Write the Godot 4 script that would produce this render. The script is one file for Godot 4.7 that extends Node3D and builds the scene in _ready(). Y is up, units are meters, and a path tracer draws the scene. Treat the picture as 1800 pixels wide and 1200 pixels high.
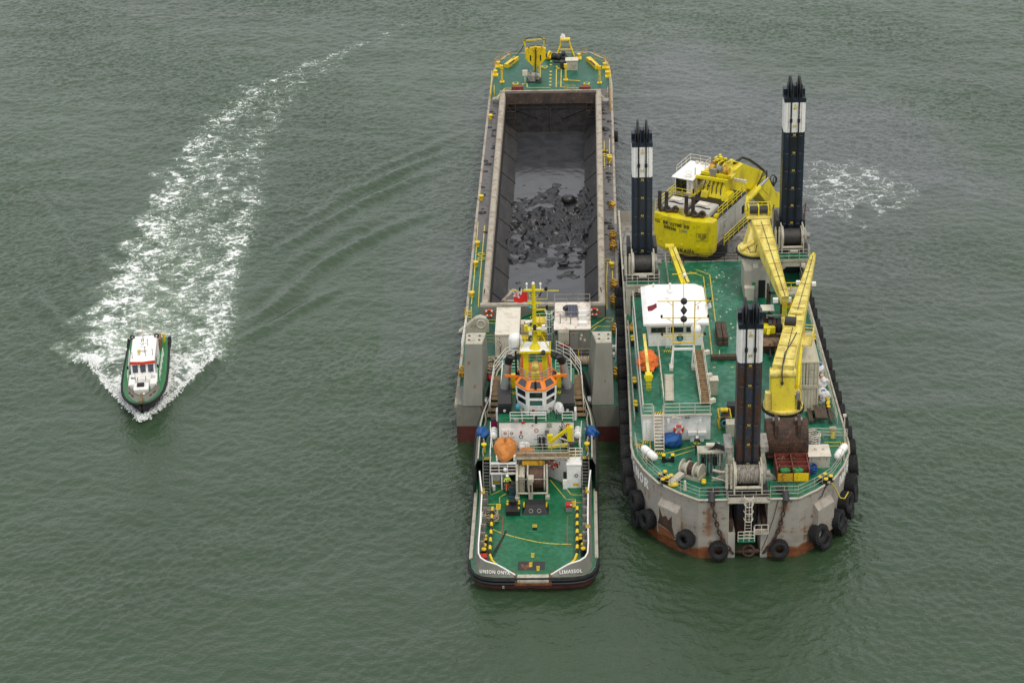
extends Node3D
# A hopper barge, the tug in its notch, a backhoe dredger and a small workboat on grey-green water under an overcast sky.

# ---------------------------------------------------------------- camera numbers (photograph 1800 x 1200)
const FOC := 4020.0
const PITCH := 27.3
const ROLL := 1.65
const CAM_H := 110.0
# enlarged views of the photograph: left, top, magnification
const VIEWS := {1: [800, 40, 4.615], 2: [790, 280, 4.286], 3: [790, 480, 4.6156], 4: [790, 640, 5.0], 5: [800, 800, 4.8], 6: [1080, 120, 3.429], 7: [1080, 420, 4.0], 8: [1080, 680, 3.75], 9: [120, 560, 5.714], 10: [1330, 560, 4.616], 11: [1140, 260, 5.714], 12: [1280, 340, 5.4545], 13: [860, 140, 7.5], 14: [810, 500, 6.0], 15: [790, 560, 5.217], 16: [1020, 560, 5.217], 17: [1085, 420, 8.571], 18: [1280, 520, 10.0], 19: [1090, 740, 4.6136], 20: [1300, 740, 4.6136], 0: [0, 0, 1.0]}
var cam_b: Basis
var cur := Transform3D()          # frame of the vessel being built
var org := {}                     # node -> origin of its own axes in the vessel frame
var taken := {}
var M := {}
var rng := RandomNumberGenerator.new()
var nz := FastNoiseLite.new()

class MB:
	var v := PackedVector3Array()
	var n := PackedVector3Array()
	var uv := PackedVector2Array()
	var col := PackedColorArray()
	func tri(a: Vector3, b: Vector3, c: Vector3) -> void:
		var k := (b - a).cross(c - a).normalized()
		v.push_back(a); v.push_back(c); v.push_back(b)
		n.push_back(k); n.push_back(k); n.push_back(k)
	func tris(a: Vector3, b: Vector3, c: Vector3, na: Vector3, nb: Vector3, nc: Vector3) -> void:
		v.push_back(a); v.push_back(c); v.push_back(b)
		n.push_back(na); n.push_back(nc); n.push_back(nb)
	func quad(a: Vector3, b: Vector3, c: Vector3, d: Vector3) -> void:
		tri(a, b, c); tri(a, c, d)
	func quad_(a: Vector3, b: Vector3, c: Vector3, d: Vector3) -> MB:
		quad(a, b, c, d)
		return self
	func box(c: Vector3, s: Vector3, b := Basis.IDENTITY) -> MB:
		var x := b.x * s.x * 0.5; var y := b.y * s.y * 0.5; var z := b.z * s.z * 0.5
		quad(c + x - y + z, c + x - y - z, c + x + y - z, c + x + y + z)
		quad(c - x - y - z, c - x - y + z, c - x + y + z, c - x + y - z)
		quad(c - x + y + z, c + x + y + z, c + x + y - z, c - x + y - z)
		quad(c - x - y - z, c + x - y - z, c + x - y + z, c - x - y + z)
		quad(c - x - y + z, c + x - y + z, c + x + y + z, c - x + y + z)
		quad(c + x - y - z, c - x - y - z, c - x + y - z, c + x + y - z)
		return self
	# box from its lowest corner to its highest
	func bb(a: Vector3, b: Vector3) -> MB:
		return box((a + b) * 0.5, (b - a).abs())
	# box with its edges taken off
	func cham(c: Vector3, s: Vector3, r: float, b := Basis.IDENTITY) -> MB:
		var rows := []
		for k in [[-0.5, 1.0], [-0.5, 0.0], [0.5, 0.0], [0.5, 1.0]]:
			var row := PackedVector3Array()
			var hx: float = s.x * 0.5 - r * k[1]; var hz: float = s.z * 0.5 - r * k[1]
			var y: float = s.y * k[0] + (0.0 if k[1] == 1.0 else -r * signf(k[0]))
			for p in [[hx, hz - r], [hx, -hz + r], [hx - r, -hz], [-hx + r, -hz], [-hx, -hz + r], [-hx, hz - r], [-hx + r, hz], [hx - r, hz]]:
				row.push_back(c + b * Vector3(p[0], y, p[1]))
			rows.push_back(row)
		return loft(rows, true, true)
	func bar(a: Vector3, b: Vector3, w: float, h: float, up := Vector3.UP) -> MB:
		var d := b - a
		if d.length() < 1e-5: return self
		var z := d.normalized()
		var u := up if absf(z.dot(up)) < 0.99 else Vector3.RIGHT
		var x := u.cross(z).normalized()
		return box((a + b) * 0.5, Vector3(w, h, d.length()), Basis(x, z.cross(x), z))
	func cyl(a: Vector3, b: Vector3, r0: float, r1 := -1.0, seg := 12, caps := true) -> MB:
		if r1 < 0.0: r1 = r0
		var z := (b - a).normalized()
		var x := (Vector3.UP if absf(z.y) < 0.9 else Vector3.RIGHT).cross(z).normalized()
		var y := z.cross(x)
		var sl := z * (r0 - r1) / maxf((b - a).length(), 1e-4)
		for i in seg:
			var t0 := TAU * i / seg; var t1 := TAU * (i + 1) / seg
			var d0 := x * cos(t0) + y * sin(t0); var d1 := x * cos(t1) + y * sin(t1)
			var n0 := (d0 + sl).normalized(); var n1 := (d1 + sl).normalized()
			tris(a + d0 * r0, a + d1 * r0, b + d1 * r1, n0, n1, n1)
			tris(a + d0 * r0, b + d1 * r1, b + d0 * r1, n0, n1, n0)
			if caps:
				if r1 > 0.001: tri(b, b + d0 * r1, b + d1 * r1)
				if r0 > 0.001: tri(a, a + d1 * r0, a + d0 * r0)
		return self
	func tube(pts: Array, r: float, seg := 5, closed := false) -> MB:
		var rings := []
		var m := pts.size()
		var px := Vector3.ZERO
		for i in m:
			var d: Vector3
			if closed: d = pts[(i + 1) % m] - pts[(i - 1 + m) % m]
			else: d = pts[mini(i + 1, m - 1)] - pts[maxi(i - 1, 0)]
			d = d.normalized()
			var x: Vector3 = px - d * px.dot(d)
			if x.length() < 0.1: x = (Vector3.UP if absf(d.y) < 0.9 else Vector3.RIGHT).cross(d)
			x = x.normalized(); px = x
			var y := d.cross(x)
			var ring := []
			for k in seg: ring.push_back(x * cos(TAU * k / seg) + y * sin(TAU * k / seg))
			rings.push_back(ring)
		for i in (m if closed else m - 1):
			var j := (i + 1) % m
			var a: Vector3 = pts[i]; var b: Vector3 = pts[j]
			for k in seg:
				var l := (k + 1) % seg
				var a0: Vector3 = rings[i][k]; var a1: Vector3 = rings[i][l]; var b0: Vector3 = rings[j][k]; var b1: Vector3 = rings[j][l]
				tris(a + a0 * r, a + a1 * r, b + b1 * r, a0, a1, b1)
				tris(a + a0 * r, b + b1 * r, b + b0 * r, a0, b1, b0)
		return self
	# outline in x and z, pushed up from y0 to y1
	func prism(poly: PackedVector2Array, y0: float, y1: float) -> MB:
		return push(poly, Transform3D(Basis(Vector3.RIGHT, Vector3.BACK * 1.0, Vector3.DOWN), Vector3.ZERO), -y1, -y0)
	# outline in the first two axes of t, pushed along the third
	func push(poly: PackedVector2Array, t: Transform3D, w0: float, w1: float) -> MB:
		var p := poly.duplicate()
		if Geometry2D.is_polygon_clockwise(p): p.reverse()
		# is_polygon_clockwise is meant for y down; check the area directly
		var ar := 0.0
		for i in p.size():
			var q := p[(i + 1) % p.size()]
			ar += p[i].x * q.y - p[i].y * q.x
		if ar < 0.0: p.reverse()
		var m := p.size()
		for i in m:
			var a := p[i]; var b := p[(i + 1) % m]
			quad(t * Vector3(a.x, a.y, w0), t * Vector3(b.x, b.y, w0), t * Vector3(b.x, b.y, w1), t * Vector3(a.x, a.y, w1))
		var ix := Geometry2D.triangulate_polygon(p)
		for i in range(0, ix.size(), 3):
			var a := p[ix[i]]; var b := p[ix[i + 1]]; var c := p[ix[i + 2]]
			if (b - a).cross(c - a) < 0.0:
				var s := b; b = c; c = s
			tri(t * Vector3(a.x, a.y, w1), t * Vector3(b.x, b.y, w1), t * Vector3(c.x, c.y, w1))
			tri(t * Vector3(a.x, a.y, w0), t * Vector3(c.x, c.y, w0), t * Vector3(b.x, b.y, w0))
		return self
	# outline in z and y (side view), pushed across from x0 to x1
	func side(poly: PackedVector2Array, x0: float, x1: float) -> MB:
		return push(poly, Transform3D(Basis(Vector3.BACK, Vector3.UP, Vector3.LEFT), Vector3.ZERO), -x1, -x0)
	# outline in x and y (front view), pushed from z0 to z1
	func front(poly: PackedVector2Array, z0: float, z1: float) -> MB:
		return push(poly, Transform3D.IDENTITY, z0, z1)
	# rows of points; smooth or faceted
	func grid(rows: Array, smooth := true, closed := false) -> MB:
		var m := rows.size()
		var w: int = rows[0].size()
		var nn := []
		if smooth:
			for i in m:
				var line := PackedVector3Array()
				for j in w:
					var a: Vector3 = rows[maxi(i - 1, 0)][j]; var b: Vector3 = rows[mini(i + 1, m - 1)][j]
					var jl := (j - 1 + w) % w if closed else maxi(j - 1, 0)
					var jr := (j + 1) % w if closed else mini(j + 1, w - 1)
					var k: Vector3 = (rows[i][jr] - rows[i][jl]).cross(b - a)
					if k.length() < 1e-9: # pole
						var i2 := 1 if i == 0 else m - 2
						k = rows[i][j] - (rows[i2][0] + rows[i2][w / 2]) * 0.5
					line.push_back(k.normalized())
				nn.push_back(line)
		for i in m - 1:
			for j in (w if closed else w - 1):
				var l := (j + 1) % w
				var a: Vector3 = rows[i][j]; var b: Vector3 = rows[i][l]; var c: Vector3 = rows[i + 1][l]; var d: Vector3 = rows[i + 1][j]
				if smooth:
					tris(a, b, c, nn[i][j], nn[i][l], nn[i + 1][l]); tris(a, c, d, nn[i][j], nn[i + 1][l], nn[i + 1][j])
				else:
					quad(a, b, c, d)
		return self
	func loft(rows: Array, cap0 := false, cap1 := false, smooth := false) -> MB:
		grid(rows, smooth, true)
		for e in 2:
			if (e == 0 and cap0) or (e == 1 and cap1):
				var r: PackedVector3Array = rows[0] if e == 0 else rows[-1]
				var c := Vector3.ZERO
				for p in r: c += p / r.size()
				for j in r.size():
					if e == 0: tri(c, r[(j + 1) % r.size()], r[j])
					else: tri(c, r[j], r[(j + 1) % r.size()])
		return self
	func ball(c: Vector3, r: Vector3, seg := 12, rows := 8, noise: FastNoiseLite = null, amp := 0.0) -> MB:
		var g := []
		for i in rows + 1:
			var line := PackedVector3Array()
			var p := PI * i / rows
			for j in seg:
				var t := TAU * j / seg
				var d := Vector3(sin(p) * cos(t), -cos(p), -sin(p) * sin(t))
				var k := 1.0
				if noise: k += amp * noise.get_noise_3dv((c + d * r) * 1.0)
				line.push_back(c + d * r * k)
			g.push_back(line)
		return grid(g, true, true)
	func torus(c: Vector3, axis: Vector3, rr: float, r: float, seg := 16, ring := 6) -> MB:
		var z := axis.normalized()
		var x := (Vector3.UP if absf(z.y) < 0.9 else Vector3.RIGHT).cross(z).normalized()
		var y := z.cross(x)
		var pts := []
		for i in seg: pts.push_back(c + (x * cos(TAU * i / seg) + y * sin(TAU * i / seg)) * rr)
		return tube(pts, r, ring, true)
	func mesh(off := Vector3.ZERO) -> ArrayMesh:
		var a := []
		a.resize(Mesh.ARRAY_MAX)
		if off != Vector3.ZERO:
			for i in v.size(): v[i] -= off
		a[Mesh.ARRAY_VERTEX] = v
		a[Mesh.ARRAY_NORMAL] = n
		if uv.size() == v.size(): a[Mesh.ARRAY_TEX_UV] = uv
		if col.size() == v.size(): a[Mesh.ARRAY_COLOR] = col
		var m := ArrayMesh.new()
		m.add_surface_from_arrays(Mesh.PRIMITIVE_TRIANGLES, a)
		return m

# ---------------------------------------------------------------- from the photograph to the vessel's own axes
func ray(view: int, x: float, y: float) -> Vector3:
	var c = VIEWS[view]
	var px: float = c[0] + x / c[2]; var py: float = c[1] + y / c[2]
	return -cam_b.z + cam_b.x * (px - 900.0) / FOC - cam_b.y * (py - 600.0) / FOC
# the point seen there that lies at height h
func q(view: int, x: float, y: float, h: float) -> Vector3:
	var d := ray(view, x, y)
	return cur.affine_inverse() * (Vector3(0, CAM_H, 0) + d * ((h - CAM_H) / d.y))
# the point seen there that lies in the upright plane through p with normal k (vessel axes)
func qp(view: int, x: float, y: float, p: Vector3, k: Vector3) -> Vector3:
	var inv := cur.affine_inverse()
	var o := inv * Vector3(0, CAM_H, 0)
	var d := inv.basis * ray(view, x, y)
	return o + d * ((p - o).dot(k) / d.dot(k))
func qz(view: int, x: float, y: float, z: float) -> Vector3:
	return qp(view, x, y, Vector3(0, 0, z), Vector3.BACK)
func qx(view: int, x: float, y: float, x0: float) -> Vector3:
	return qp(view, x, y, Vector3(x0, 0, 0), Vector3.RIGHT)

# ---------------------------------------------------------------- nodes
func numbered(called: String) -> String:
	var k: int = taken.get(called, 0)
	taken[called] = k + 1
	return called if k == 0 else "%s_%03d" % [called, k]
func thing(called: String, label: String, category: String, at: Vector3, group := "") -> Node3D:
	var o := Node3D.new()
	o.name = numbered(called)
	add_child(o)
	o.transform = cur * Transform3D(Basis.IDENTITY, at)
	o.set_meta("label", label); o.set_meta("category", category)
	if group: o.set_meta("group", group)
	org[o] = at
	return o
func part(parent: Node3D, called: String, mb: MB, mat: Material, label := "") -> MeshInstance3D:
	var o := MeshInstance3D.new()
	o.name = called
	var at: Vector3 = org[parent]
	o.mesh = mb.mesh(at)
	o.material_override = mat
	parent.add_child(o, true)
	org[o] = at
	if label: o.set_meta("label", label)
	return o
# a shared mesh, set at a place in the vessel frame
func inst(parent: Node3D, called: String, mesh: Mesh, mat: Material, t: Transform3D) -> MeshInstance3D:
	var o := MeshInstance3D.new()
	o.name = called
	o.mesh = mesh
	o.material_override = mat
	parent.add_child(o, true)
	var at: Vector3 = org[parent]
	o.transform = Transform3D(t.basis, t.origin - at)
	org[o] = at
	return o
# a copy of a thing somewhere else
func copy(o: Node3D, at: Vector3, turn := 0.0, label := "") -> Node3D:
	var r: Node3D = o.duplicate()
	r.name = numbered(String(o.name).rstrip("0123456789").trim_suffix("_"))
	add_child(r)
	r.transform = cur * Transform3D(Basis(Vector3.UP, turn), at)
	if label: r.set_meta("label", label)
	return r
func structure(called: String, mesh: Mesh, mat: Material) -> MeshInstance3D:
	var o := MeshInstance3D.new()
	o.name = called; o.mesh = mesh; o.material_override = mat
	o.set_meta("kind", "structure")
	add_child(o)
	return o
func mk() -> MB: return MB.new()
func V(x: float, y: float, z: float) -> Vector3: return Vector3(x, y, z)
func pv(a: Array) -> PackedVector2Array:
	var r := PackedVector2Array()
	for i in range(0, a.size(), 2): r.push_back(Vector2(a[i], a[i + 1]))
	return r
func smooth(a: float, b: float, x: float) -> float:
	var t := clampf((x - a) / (b - a), 0.0, 1.0)
	return t * t * (3.0 - 2.0 * t)

# ---------------------------------------------------------------- things met on every ship
# a handrail along points on the deck
func rail(parent: Node3D, pts: Array, mat: Material, h := 1.05, bars := 3, gap := 1.6, r := 0.03) -> MeshInstance3D:
	var m := mk()
	for i in pts.size() - 1:
		var a: Vector3 = pts[i]; var b: Vector3 = pts[i + 1]
		var k := maxi(1, roundi((b - a).length() / gap))
		for j in k + (1 if i == pts.size() - 2 else 0):
			var p := a.lerp(b, float(j) / k)
			m.cyl(p, p + V(0, h, 0), r * 1.1, -1, 5, false)
		for e in bars:
			var y := h * (e + 1) / bars
			m.cyl(a + V(0, y, 0), b + V(0, y, 0), r, -1, 5, false)
	return part(parent, "railing", m, mat)
# a stair from its foot to its head; each step is a piece of its own
func stair(parent: Node3D, foot: Vector3, head: Vector3, across: Vector3, width: float, mat: Material, steps := 10, rails := true, step_mat: Material = null) -> MeshInstance3D:
	var m := mk()
	var s := across.normalized() * width * 0.5
	for e: float in [-1.0, 1.0]:
		m.bar(foot + s * e, head + s * e, 0.06, 0.22)
		if rails:
			m.tube([foot + s * e + V(0, 0.95, 0), head + s * e + V(0, 0.95, 0)], 0.03)
			m.tube([foot + s * e + V(0, 0.5, 0), head + s * e + V(0, 0.5, 0)], 0.022)
			for k in 4:
				var p := foot.lerp(head, k / 3.0) + s * e
				m.tube([p, p + V(0, 0.95, 0)], 0.028)
	var o := part(parent, "stairs", m, mat)
	var run := (head - foot) * V(1, 0, 1) / steps
	var sm := mk().box(Vector3.ZERO, V(width - 0.07, 0.05, maxf(0.26, run.length() * 0.98))).mesh()
	var z := run.normalized()
	for i in steps:
		inst(o, "step", sm, step_mat if step_mat else mat, Transform3D(Basis(across.normalized(), Vector3.UP, across.normalized().cross(Vector3.UP)), foot.lerp(head, (i + 0.5) / steps) + V(0, 0.1, 0)))
	return o
func upright_ladder(parent: Node3D, foot: Vector3, h: float, across: Vector3, mat: Material, width := 0.5, called := "ladder") -> MeshInstance3D:
	var m := mk()
	var s := across.normalized() * width * 0.5
	m.tube([foot - s, foot - s + V(0, h, 0)], 0.03); m.tube([foot + s, foot + s + V(0, h, 0)], 0.03)
	for i in int(h / 0.3): m.tube([foot - s + V(0, 0.3 * (i + 0.5), 0), foot + s + V(0, 0.3 * (i + 0.5), 0)], 0.022, 4)
	return part(parent, called, m, mat)
# a painted line on a deck
func painted(parent: Node3D, called: String, pts: Array, w: float, mat: Material) -> MeshInstance3D:
	var m := mk()
	for i in pts.size() - 1:
		var a: Vector3 = pts[i]; var b: Vector3 = pts[i + 1]
		var d := (b - a).normalized()
		var s := Vector3.UP.cross(d).normalized() * w * 0.5
		var e := d * w * 0.5
		m.quad(a - e - s, b + e - s, b + e + s, a - e + s)
	for i in m.v.size(): m.v[i].y += 0.008
	return part(parent, called, m, mat)
# a patch of yellow and black hazard stripes
func hazard(parent: Node3D, c: Vector3, ux: Vector3, uz: Vector3, k := 4) -> void:
	var up := uz.cross(ux).normalized()
	var plate := mk()
	plate.quad(c - ux * 0.5 + uz * 0.5, c + ux * 0.5 + uz * 0.5, c + ux * 0.5 - uz * 0.5, c - ux * 0.5 - uz * 0.5)
	for i in plate.v.size(): plate.v[i] += up * 0.012
	var o := part(parent, "hazard_plate", plate, M.yellow)
	var m := mk()
	for i in k:
		var f := (i + 0.1) / k - 0.5; var g := (i + 0.6) / k - 0.5
		var t := 0.35 / k
		m.quad(c + ux * (f - t) + uz * 0.5, c + ux * (g - t) + uz * 0.5, c + ux * (g + t) - uz * 0.5, c + ux * (f + t) - uz * 0.5)
	for i in m.v.size(): m.v[i] += up * 0.018
	part(o, "black_stripes", m, M.black)
func text_on(parent: Node3D, words: String, height: float, at: Vector3, right: Vector3, up: Vector3, mat: Material, thick := 0.02, serif := false, bold := true) -> MeshInstance3D:
	var t := TextMesh.new()
	var f := SystemFont.new()
	f.font_names = PackedStringArray(["Droid Serif" if serif else "Droid Sans"])
	if bold: f.font_weight = 700
	t.font = f
	t.text = words
	t.font_size = 64
	t.pixel_size = height / 46.0
	t.depth = thick
	t.curve_step = 4.0
	var x := right.normalized(); var z := x.cross(up).normalized()
	return inst(parent, "lettering", t, mat, Transform3D(Basis(x, z.cross(x), z), at))
# a coil of rope lying flat
func coil(parent: Node3D, called: String, c: Vector3, rx: float, rz: float, r: float, loops: int, mat: Material, mess := 0.12) -> MeshInstance3D:
	var m := mk()
	var pts := []
	for i in loops * 14:
		var t := TAU * i / 14.0
		var k := 0.55 + 0.45 * absf(sin(i * 0.37)) + mess * rng.randf_range(-1, 1)
		pts.push_back(c + V(cos(t) * rx * k, r + 0.012 * i * 0.5 * r / 0.05 + rng.randf() * r, sin(t) * rz * k))
	m.tube(pts, r, 5)
	return part(parent, called, m, mat)
# a heap of cloth
func cloth_heap(parent: Node3D, called: String, c: Vector3, r: Vector3, mat: Material, amp := 0.3, fine := 18) -> MeshInstance3D:
	nz.frequency = 1.3
	nz.fractal_octaves = 3
	return part(parent, called, mk().ball(c, r, fine + 6, fine, nz, amp), mat)

# ---------------------------------------------------------------- camera, sky, light
func make_view() -> void:
	var p := deg_to_rad(PITCH); var r := deg_to_rad(ROLL)
	var fw := V(0, -sin(p), -cos(p)); var up := V(0, cos(p), -sin(p)); var rt := Vector3.RIGHT
	cam_b = Basis(rt * cos(r) - up * sin(r), up * cos(r) + rt * sin(r), -fw)
	var c := Camera3D.new()
	c.name = "camera"
	add_child(c)
	c.transform = Transform3D(cam_b, V(0, CAM_H, 0))
	c.fov = rad_to_deg(2.0 * atan(600.0 / FOC))
	c.near = 1.0
	c.far = 12000.0
	c.current = true
	var sky := ProceduralSkyMaterial.new()
	sky.sky_top_color = Color(0.97, 0.985, 1.0)
	sky.sky_horizon_color = Color(0.985, 0.99, 1.0)
	sky.sky_curve = 0.4
	sky.ground_bottom_color = Color(0.3, 0.33, 0.3)
	sky.ground_horizon_color = Color(0.985, 0.99, 1.0)
	sky.sky_cover = cloud_cover()
	sky.sky_cover_modulate = Color(1, 1, 1, 0.16)
	sky.energy_multiplier = 1.0
	var e := Environment.new()
	e.background_mode = Environment.BG_SKY
	e.sky = Sky.new()
	e.sky.sky_material = sky
	e.tonemap_mode = Environment.TONE_MAPPER_LINEAR
	e.tonemap_exposure = 1.0
	e.sdfgi_enabled = true
	e.ssao_enabled = true
	e.ssil_enabled = true
	var w := WorldEnvironment.new()
	w.name = "world_environment"
	w.environment = e
	add_child(w)
	var s := DirectionalLight3D.new()
	s.name = "sun"
	s.light_energy = 0.45
	s.light_angular_distance = 14.0
	s.light_color = Color(1.0, 0.96, 0.9)
	s.shadow_enabled = true
	add_child(s)
	# the sun stands behind the cloud, high over the camera's right shoulder
	s.transform = Transform3D(Basis.looking_at(V(-0.3, -1.0, -0.4).normalized(), Vector3.UP), V(0, 200, 0))
func cloud_cover() -> ImageTexture:
	var f := FastNoiseLite.new()
	f.seed = 4; f.noise_type = FastNoiseLite.TYPE_SIMPLEX_SMOOTH; f.frequency = 0.012; f.fractal_octaves = 5
	var im := f.get_seamless_image(512, 256)
	im.convert(Image.FORMAT_RGBA8)
	return ImageTexture.create_from_image(im)

# ---------------------------------------------------------------- materials
func noise_bytes(sd: int, w: int, h: int, freq: float, oct := 4, cell := false, warp := 0.0) -> PackedByteArray:
	var f := FastNoiseLite.new()
	f.seed = sd
	f.noise_type = FastNoiseLite.TYPE_CELLULAR if cell else FastNoiseLite.TYPE_SIMPLEX_SMOOTH
	if cell:
		f.cellular_return_type = FastNoiseLite.RETURN_DISTANCE2_SUB
		f.cellular_jitter = 1.0
	f.frequency = freq
	f.fractal_octaves = oct
	f.fractal_type = FastNoiseLite.FRACTAL_FBM if oct > 1 else FastNoiseLite.FRACTAL_NONE
	if warp > 0.0:
		f.domain_warp_enabled = true
		f.domain_warp_amplitude = warp
		f.domain_warp_frequency = freq * 1.5
		f.domain_warp_fractal_octaves = 3
	var im := f.get_seamless_image(w, h)
	im.convert(Image.FORMAT_L8)
	return im.get_data()
# a weathered coat: base colour, a second colour in patches from lo to hi of the noise, a third in specks
func coat(sd: int, base: Color, alt: Color, lo: float, hi: float, speck := Color(0, 0, 0, 0), speck_at := 0.8, size := 256, freq := 0.012, vary := 0.05) -> ImageTexture:
	var a := noise_bytes(sd, size, size, freq, 5)
	var b := noise_bytes(sd + 7, size, size, freq * 5.0, 3)
	var d := PackedByteArray()
	d.resize(size * size * 3)
	for i in size * size:
		var t := smooth(lo, hi, a[i] / 255.0 * 0.75 + b[i] / 255.0 * 0.25)
		var c := base.lerp(alt, t * alt.a)
		var k := 1.0 + (b[i] / 255.0 - 0.5) * 2.0 * vary
		if speck.a > 0.0:
			c = c.lerp(speck, smooth(speck_at, speck_at + 0.08, b[i] / 255.0) * speck.a)
		d[i * 3] = clampi(int(c.r * k * 255.0), 0, 255); d[i * 3 + 1] = clampi(int(c.g * k * 255.0), 0, 255); d[i * 3 + 2] = clampi(int(c.b * k * 255.0), 0, 255)
	var im := Image.create_from_data(size, size, false, Image.FORMAT_RGB8, d)
	im.generate_mipmaps()
	return ImageTexture.create_from_image(im)
func plain(c: Color, rough := 0.6, metal := 0.0) -> StandardMaterial3D:
	var m := StandardMaterial3D.new()
	m.albedo_color = c
	m.roughness = rough
	m.metallic = metal
	return m
func worn(tex: Texture2D, metres: Vector3, rough := 0.6, metal := 0.0) -> StandardMaterial3D:
	var m := plain(Color.WHITE, rough, metal)
	m.albedo_texture = tex
	m.uv1_triplanar = true
	m.uv1_world_triplanar = true
	m.uv1_triplanar_sharpness = 6.0
	m.uv1_scale = V(1.0 / metres.x, 1.0 / metres.y, 1.0 / metres.z)
	return m
func rgb(r: float, g: float, b: float, a := 1.0) -> Color: return Color(r / 255.0, g / 255.0, b / 255.0, a)
func make_materials() -> void:
	var rust := rgb(104, 62, 36)
	M.green = worn(coat(11, rgb(10, 98, 70), rgb(58, 120, 98, 0.8), 0.42, 0.74, rgb(104, 96, 78, 0.75), 0.74, 512, 0.008, 0.16), V(17, 17, 17), 0.42)
	M.green_dark = worn(coat(12, rgb(5, 94, 58), rgb(30, 106, 74, 0.8), 0.4, 0.7, rgb(76, 76, 58, 0.7), 0.76, 512, 0.008, 0.15), V(13, 13, 13), 0.34)
	M.green_boat = worn(coat(13, rgb(32, 112, 60), rgb(48, 124, 74, 0.6), 0.5, 0.8), V(6, 6, 6), 0.5)
	M.grey = worn(coat(14, rgb(124, 124, 114), rgb(102, 99, 90, 0.6), 0.5, 0.85, Color(rust, 0.7), 0.8, 256, 0.013, 0.06), V(14, 30, 14), 0.55)
	M.hull = worn(coat(15, rgb(176, 172, 162), rgb(150, 143, 130, 0.6), 0.48, 0.8, Color(rust, 0.5), 0.83, 512, 0.008, 0.05), V(12, 34, 12), 0.55)
	M.cream = worn(coat(16, rgb(178, 174, 158), rgb(146, 138, 120, 0.7), 0.5, 0.8, Color(rust, 0.7), 0.77), V(5, 9, 5), 0.55)
	M.coaming = worn(coat(17, rgb(168, 158, 142), rgb(116, 98, 84, 0.75), 0.42, 0.85, rgb(74, 64, 58, 0.6), 0.72, 512, 0.012, 0.1), V(9, 9, 9), 0.65)
	M.hold_rust = worn(coat(18, rgb(80, 66, 57), rgb(54, 49, 47, 0.9), 0.4, 0.7, rgb(124, 96, 76, 0.5), 0.74, 256, 0.016, 0.15), V(9, 15, 9), 0.75)
	M.hold_wall = worn(coat(19, rgb(60, 58, 57), rgb(40, 40, 42, 0.9), 0.4, 0.7, rgb(92, 86, 80, 0.5), 0.72, 256, 0.016, 0.18), V(5, 5, 22), 0.6)
	M.yellow = worn(coat(20, rgb(228, 196, 22), rgb(190, 156, 30, 0.7), 0.55, 0.8, rgb(110, 84, 34, 0.45), 0.74), V(4, 7, 4), 0.45)
	M.lemon = worn(coat(21, rgb(224, 206, 16), rgb(180, 160, 38, 0.75), 0.46, 0.78, rgb(120, 100, 40, 0.3), 0.72, 256, 0.013), V(8, 15, 8), 0.4)
	M.pale_yellow = worn(coat(22, rgb(226, 210, 112), rgb(188, 164, 78, 0.85), 0.42, 0.72, rgb(110, 88, 50, 0.45), 0.72, 256, 0.014, 0.08), V(7, 7, 7), 0.5)
	M.ochre = worn(coat(23, rgb(206, 160, 34), rgb(132, 92, 40, 0.8), 0.5, 0.75, rgb(70, 52, 38, 0.8), 0.72), V(3, 3, 3), 0.55)
	M.white = worn(coat(24, rgb(236, 235, 231), rgb(218, 214, 206, 0.4), 0.5, 0.95, rgb(150, 120, 90, 0.4), 0.85), V(6, 10, 6), 0.45)
	M.off_white = worn(coat(25, rgb(214, 206, 190), rgb(184, 172, 152, 0.6), 0.5, 0.8, rgb(140, 96, 60, 0.5), 0.8), V(5, 9, 5), 0.5)
	M.roof_white = worn(coat(26, rgb(226, 218, 206), rgb(178, 150, 122, 0.7), 0.55, 0.75, rgb(120, 84, 56, 0.8), 0.77), V(4, 4, 4), 0.5)
	M.black = plain(rgb(22, 23, 26), 0.5)
	M.rubber = worn(coat(27, rgb(21, 22, 24), rgb(42, 42, 42, 0.7), 0.5, 0.8, rgb(92, 90, 86, 0.7), 0.77), V(2, 2, 2), 0.8)
	M.navy = worn(coat(28, rgb(30, 42, 56), rgb(22, 28, 36, 0.9), 0.45, 0.7, rgb(70, 60, 52, 0.5), 0.8, 256, 0.016, 0.12), V(5, 16, 5), 0.38)
	M.navy_rust = worn(coat(29, rgb(50, 58, 70), rgb(74, 48, 36, 0.95), 0.44, 0.62, rgb(96, 60, 40, 0.8), 0.7, 256, 0.019, 0.14), V(4, 15, 4), 0.5)
	M.rust = worn(coat(30, rgb(72, 50, 38), rgb(46, 36, 31, 0.9), 0.42, 0.7, rgb(132, 80, 42, 0.7), 0.72, 256, 0.019, 0.16), V(5, 9, 5), 0.7)
	M.rust_orange = worn(coat(31, rgb(126, 72, 38), rgb(88, 54, 38, 0.9), 0.4, 0.7, rgb(160, 100, 50, 0.8), 0.7), V(4, 4, 4), 0.75)
	M.steel = worn(coat(32, rgb(150, 148, 142), rgb(104, 98, 90, 0.8), 0.45, 0.75, Color(rust, 0.8), 0.74), V(3, 5, 3), 0.5, 0.0)
	M.silver = plain(rgb(190, 190, 188), 0.35, 0.85)
	M.rope_black = worn(coat(33, rgb(52, 48, 46), rgb(30, 29, 30, 0.9), 0.4, 0.6, rgb(120, 116, 108, 0.7), 0.68, 256, 0.03, 0.2), V(1.2, 6, 6), 0.6)
	M.rope_wire = worn(coat(40, rgb(152, 144, 132), rgb(88, 82, 76, 0.9), 0.4, 0.6, rgb(60, 54, 50, 0.7), 0.66, 256, 0.03, 0.2), V(1.2, 6, 6), 0.6)
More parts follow.
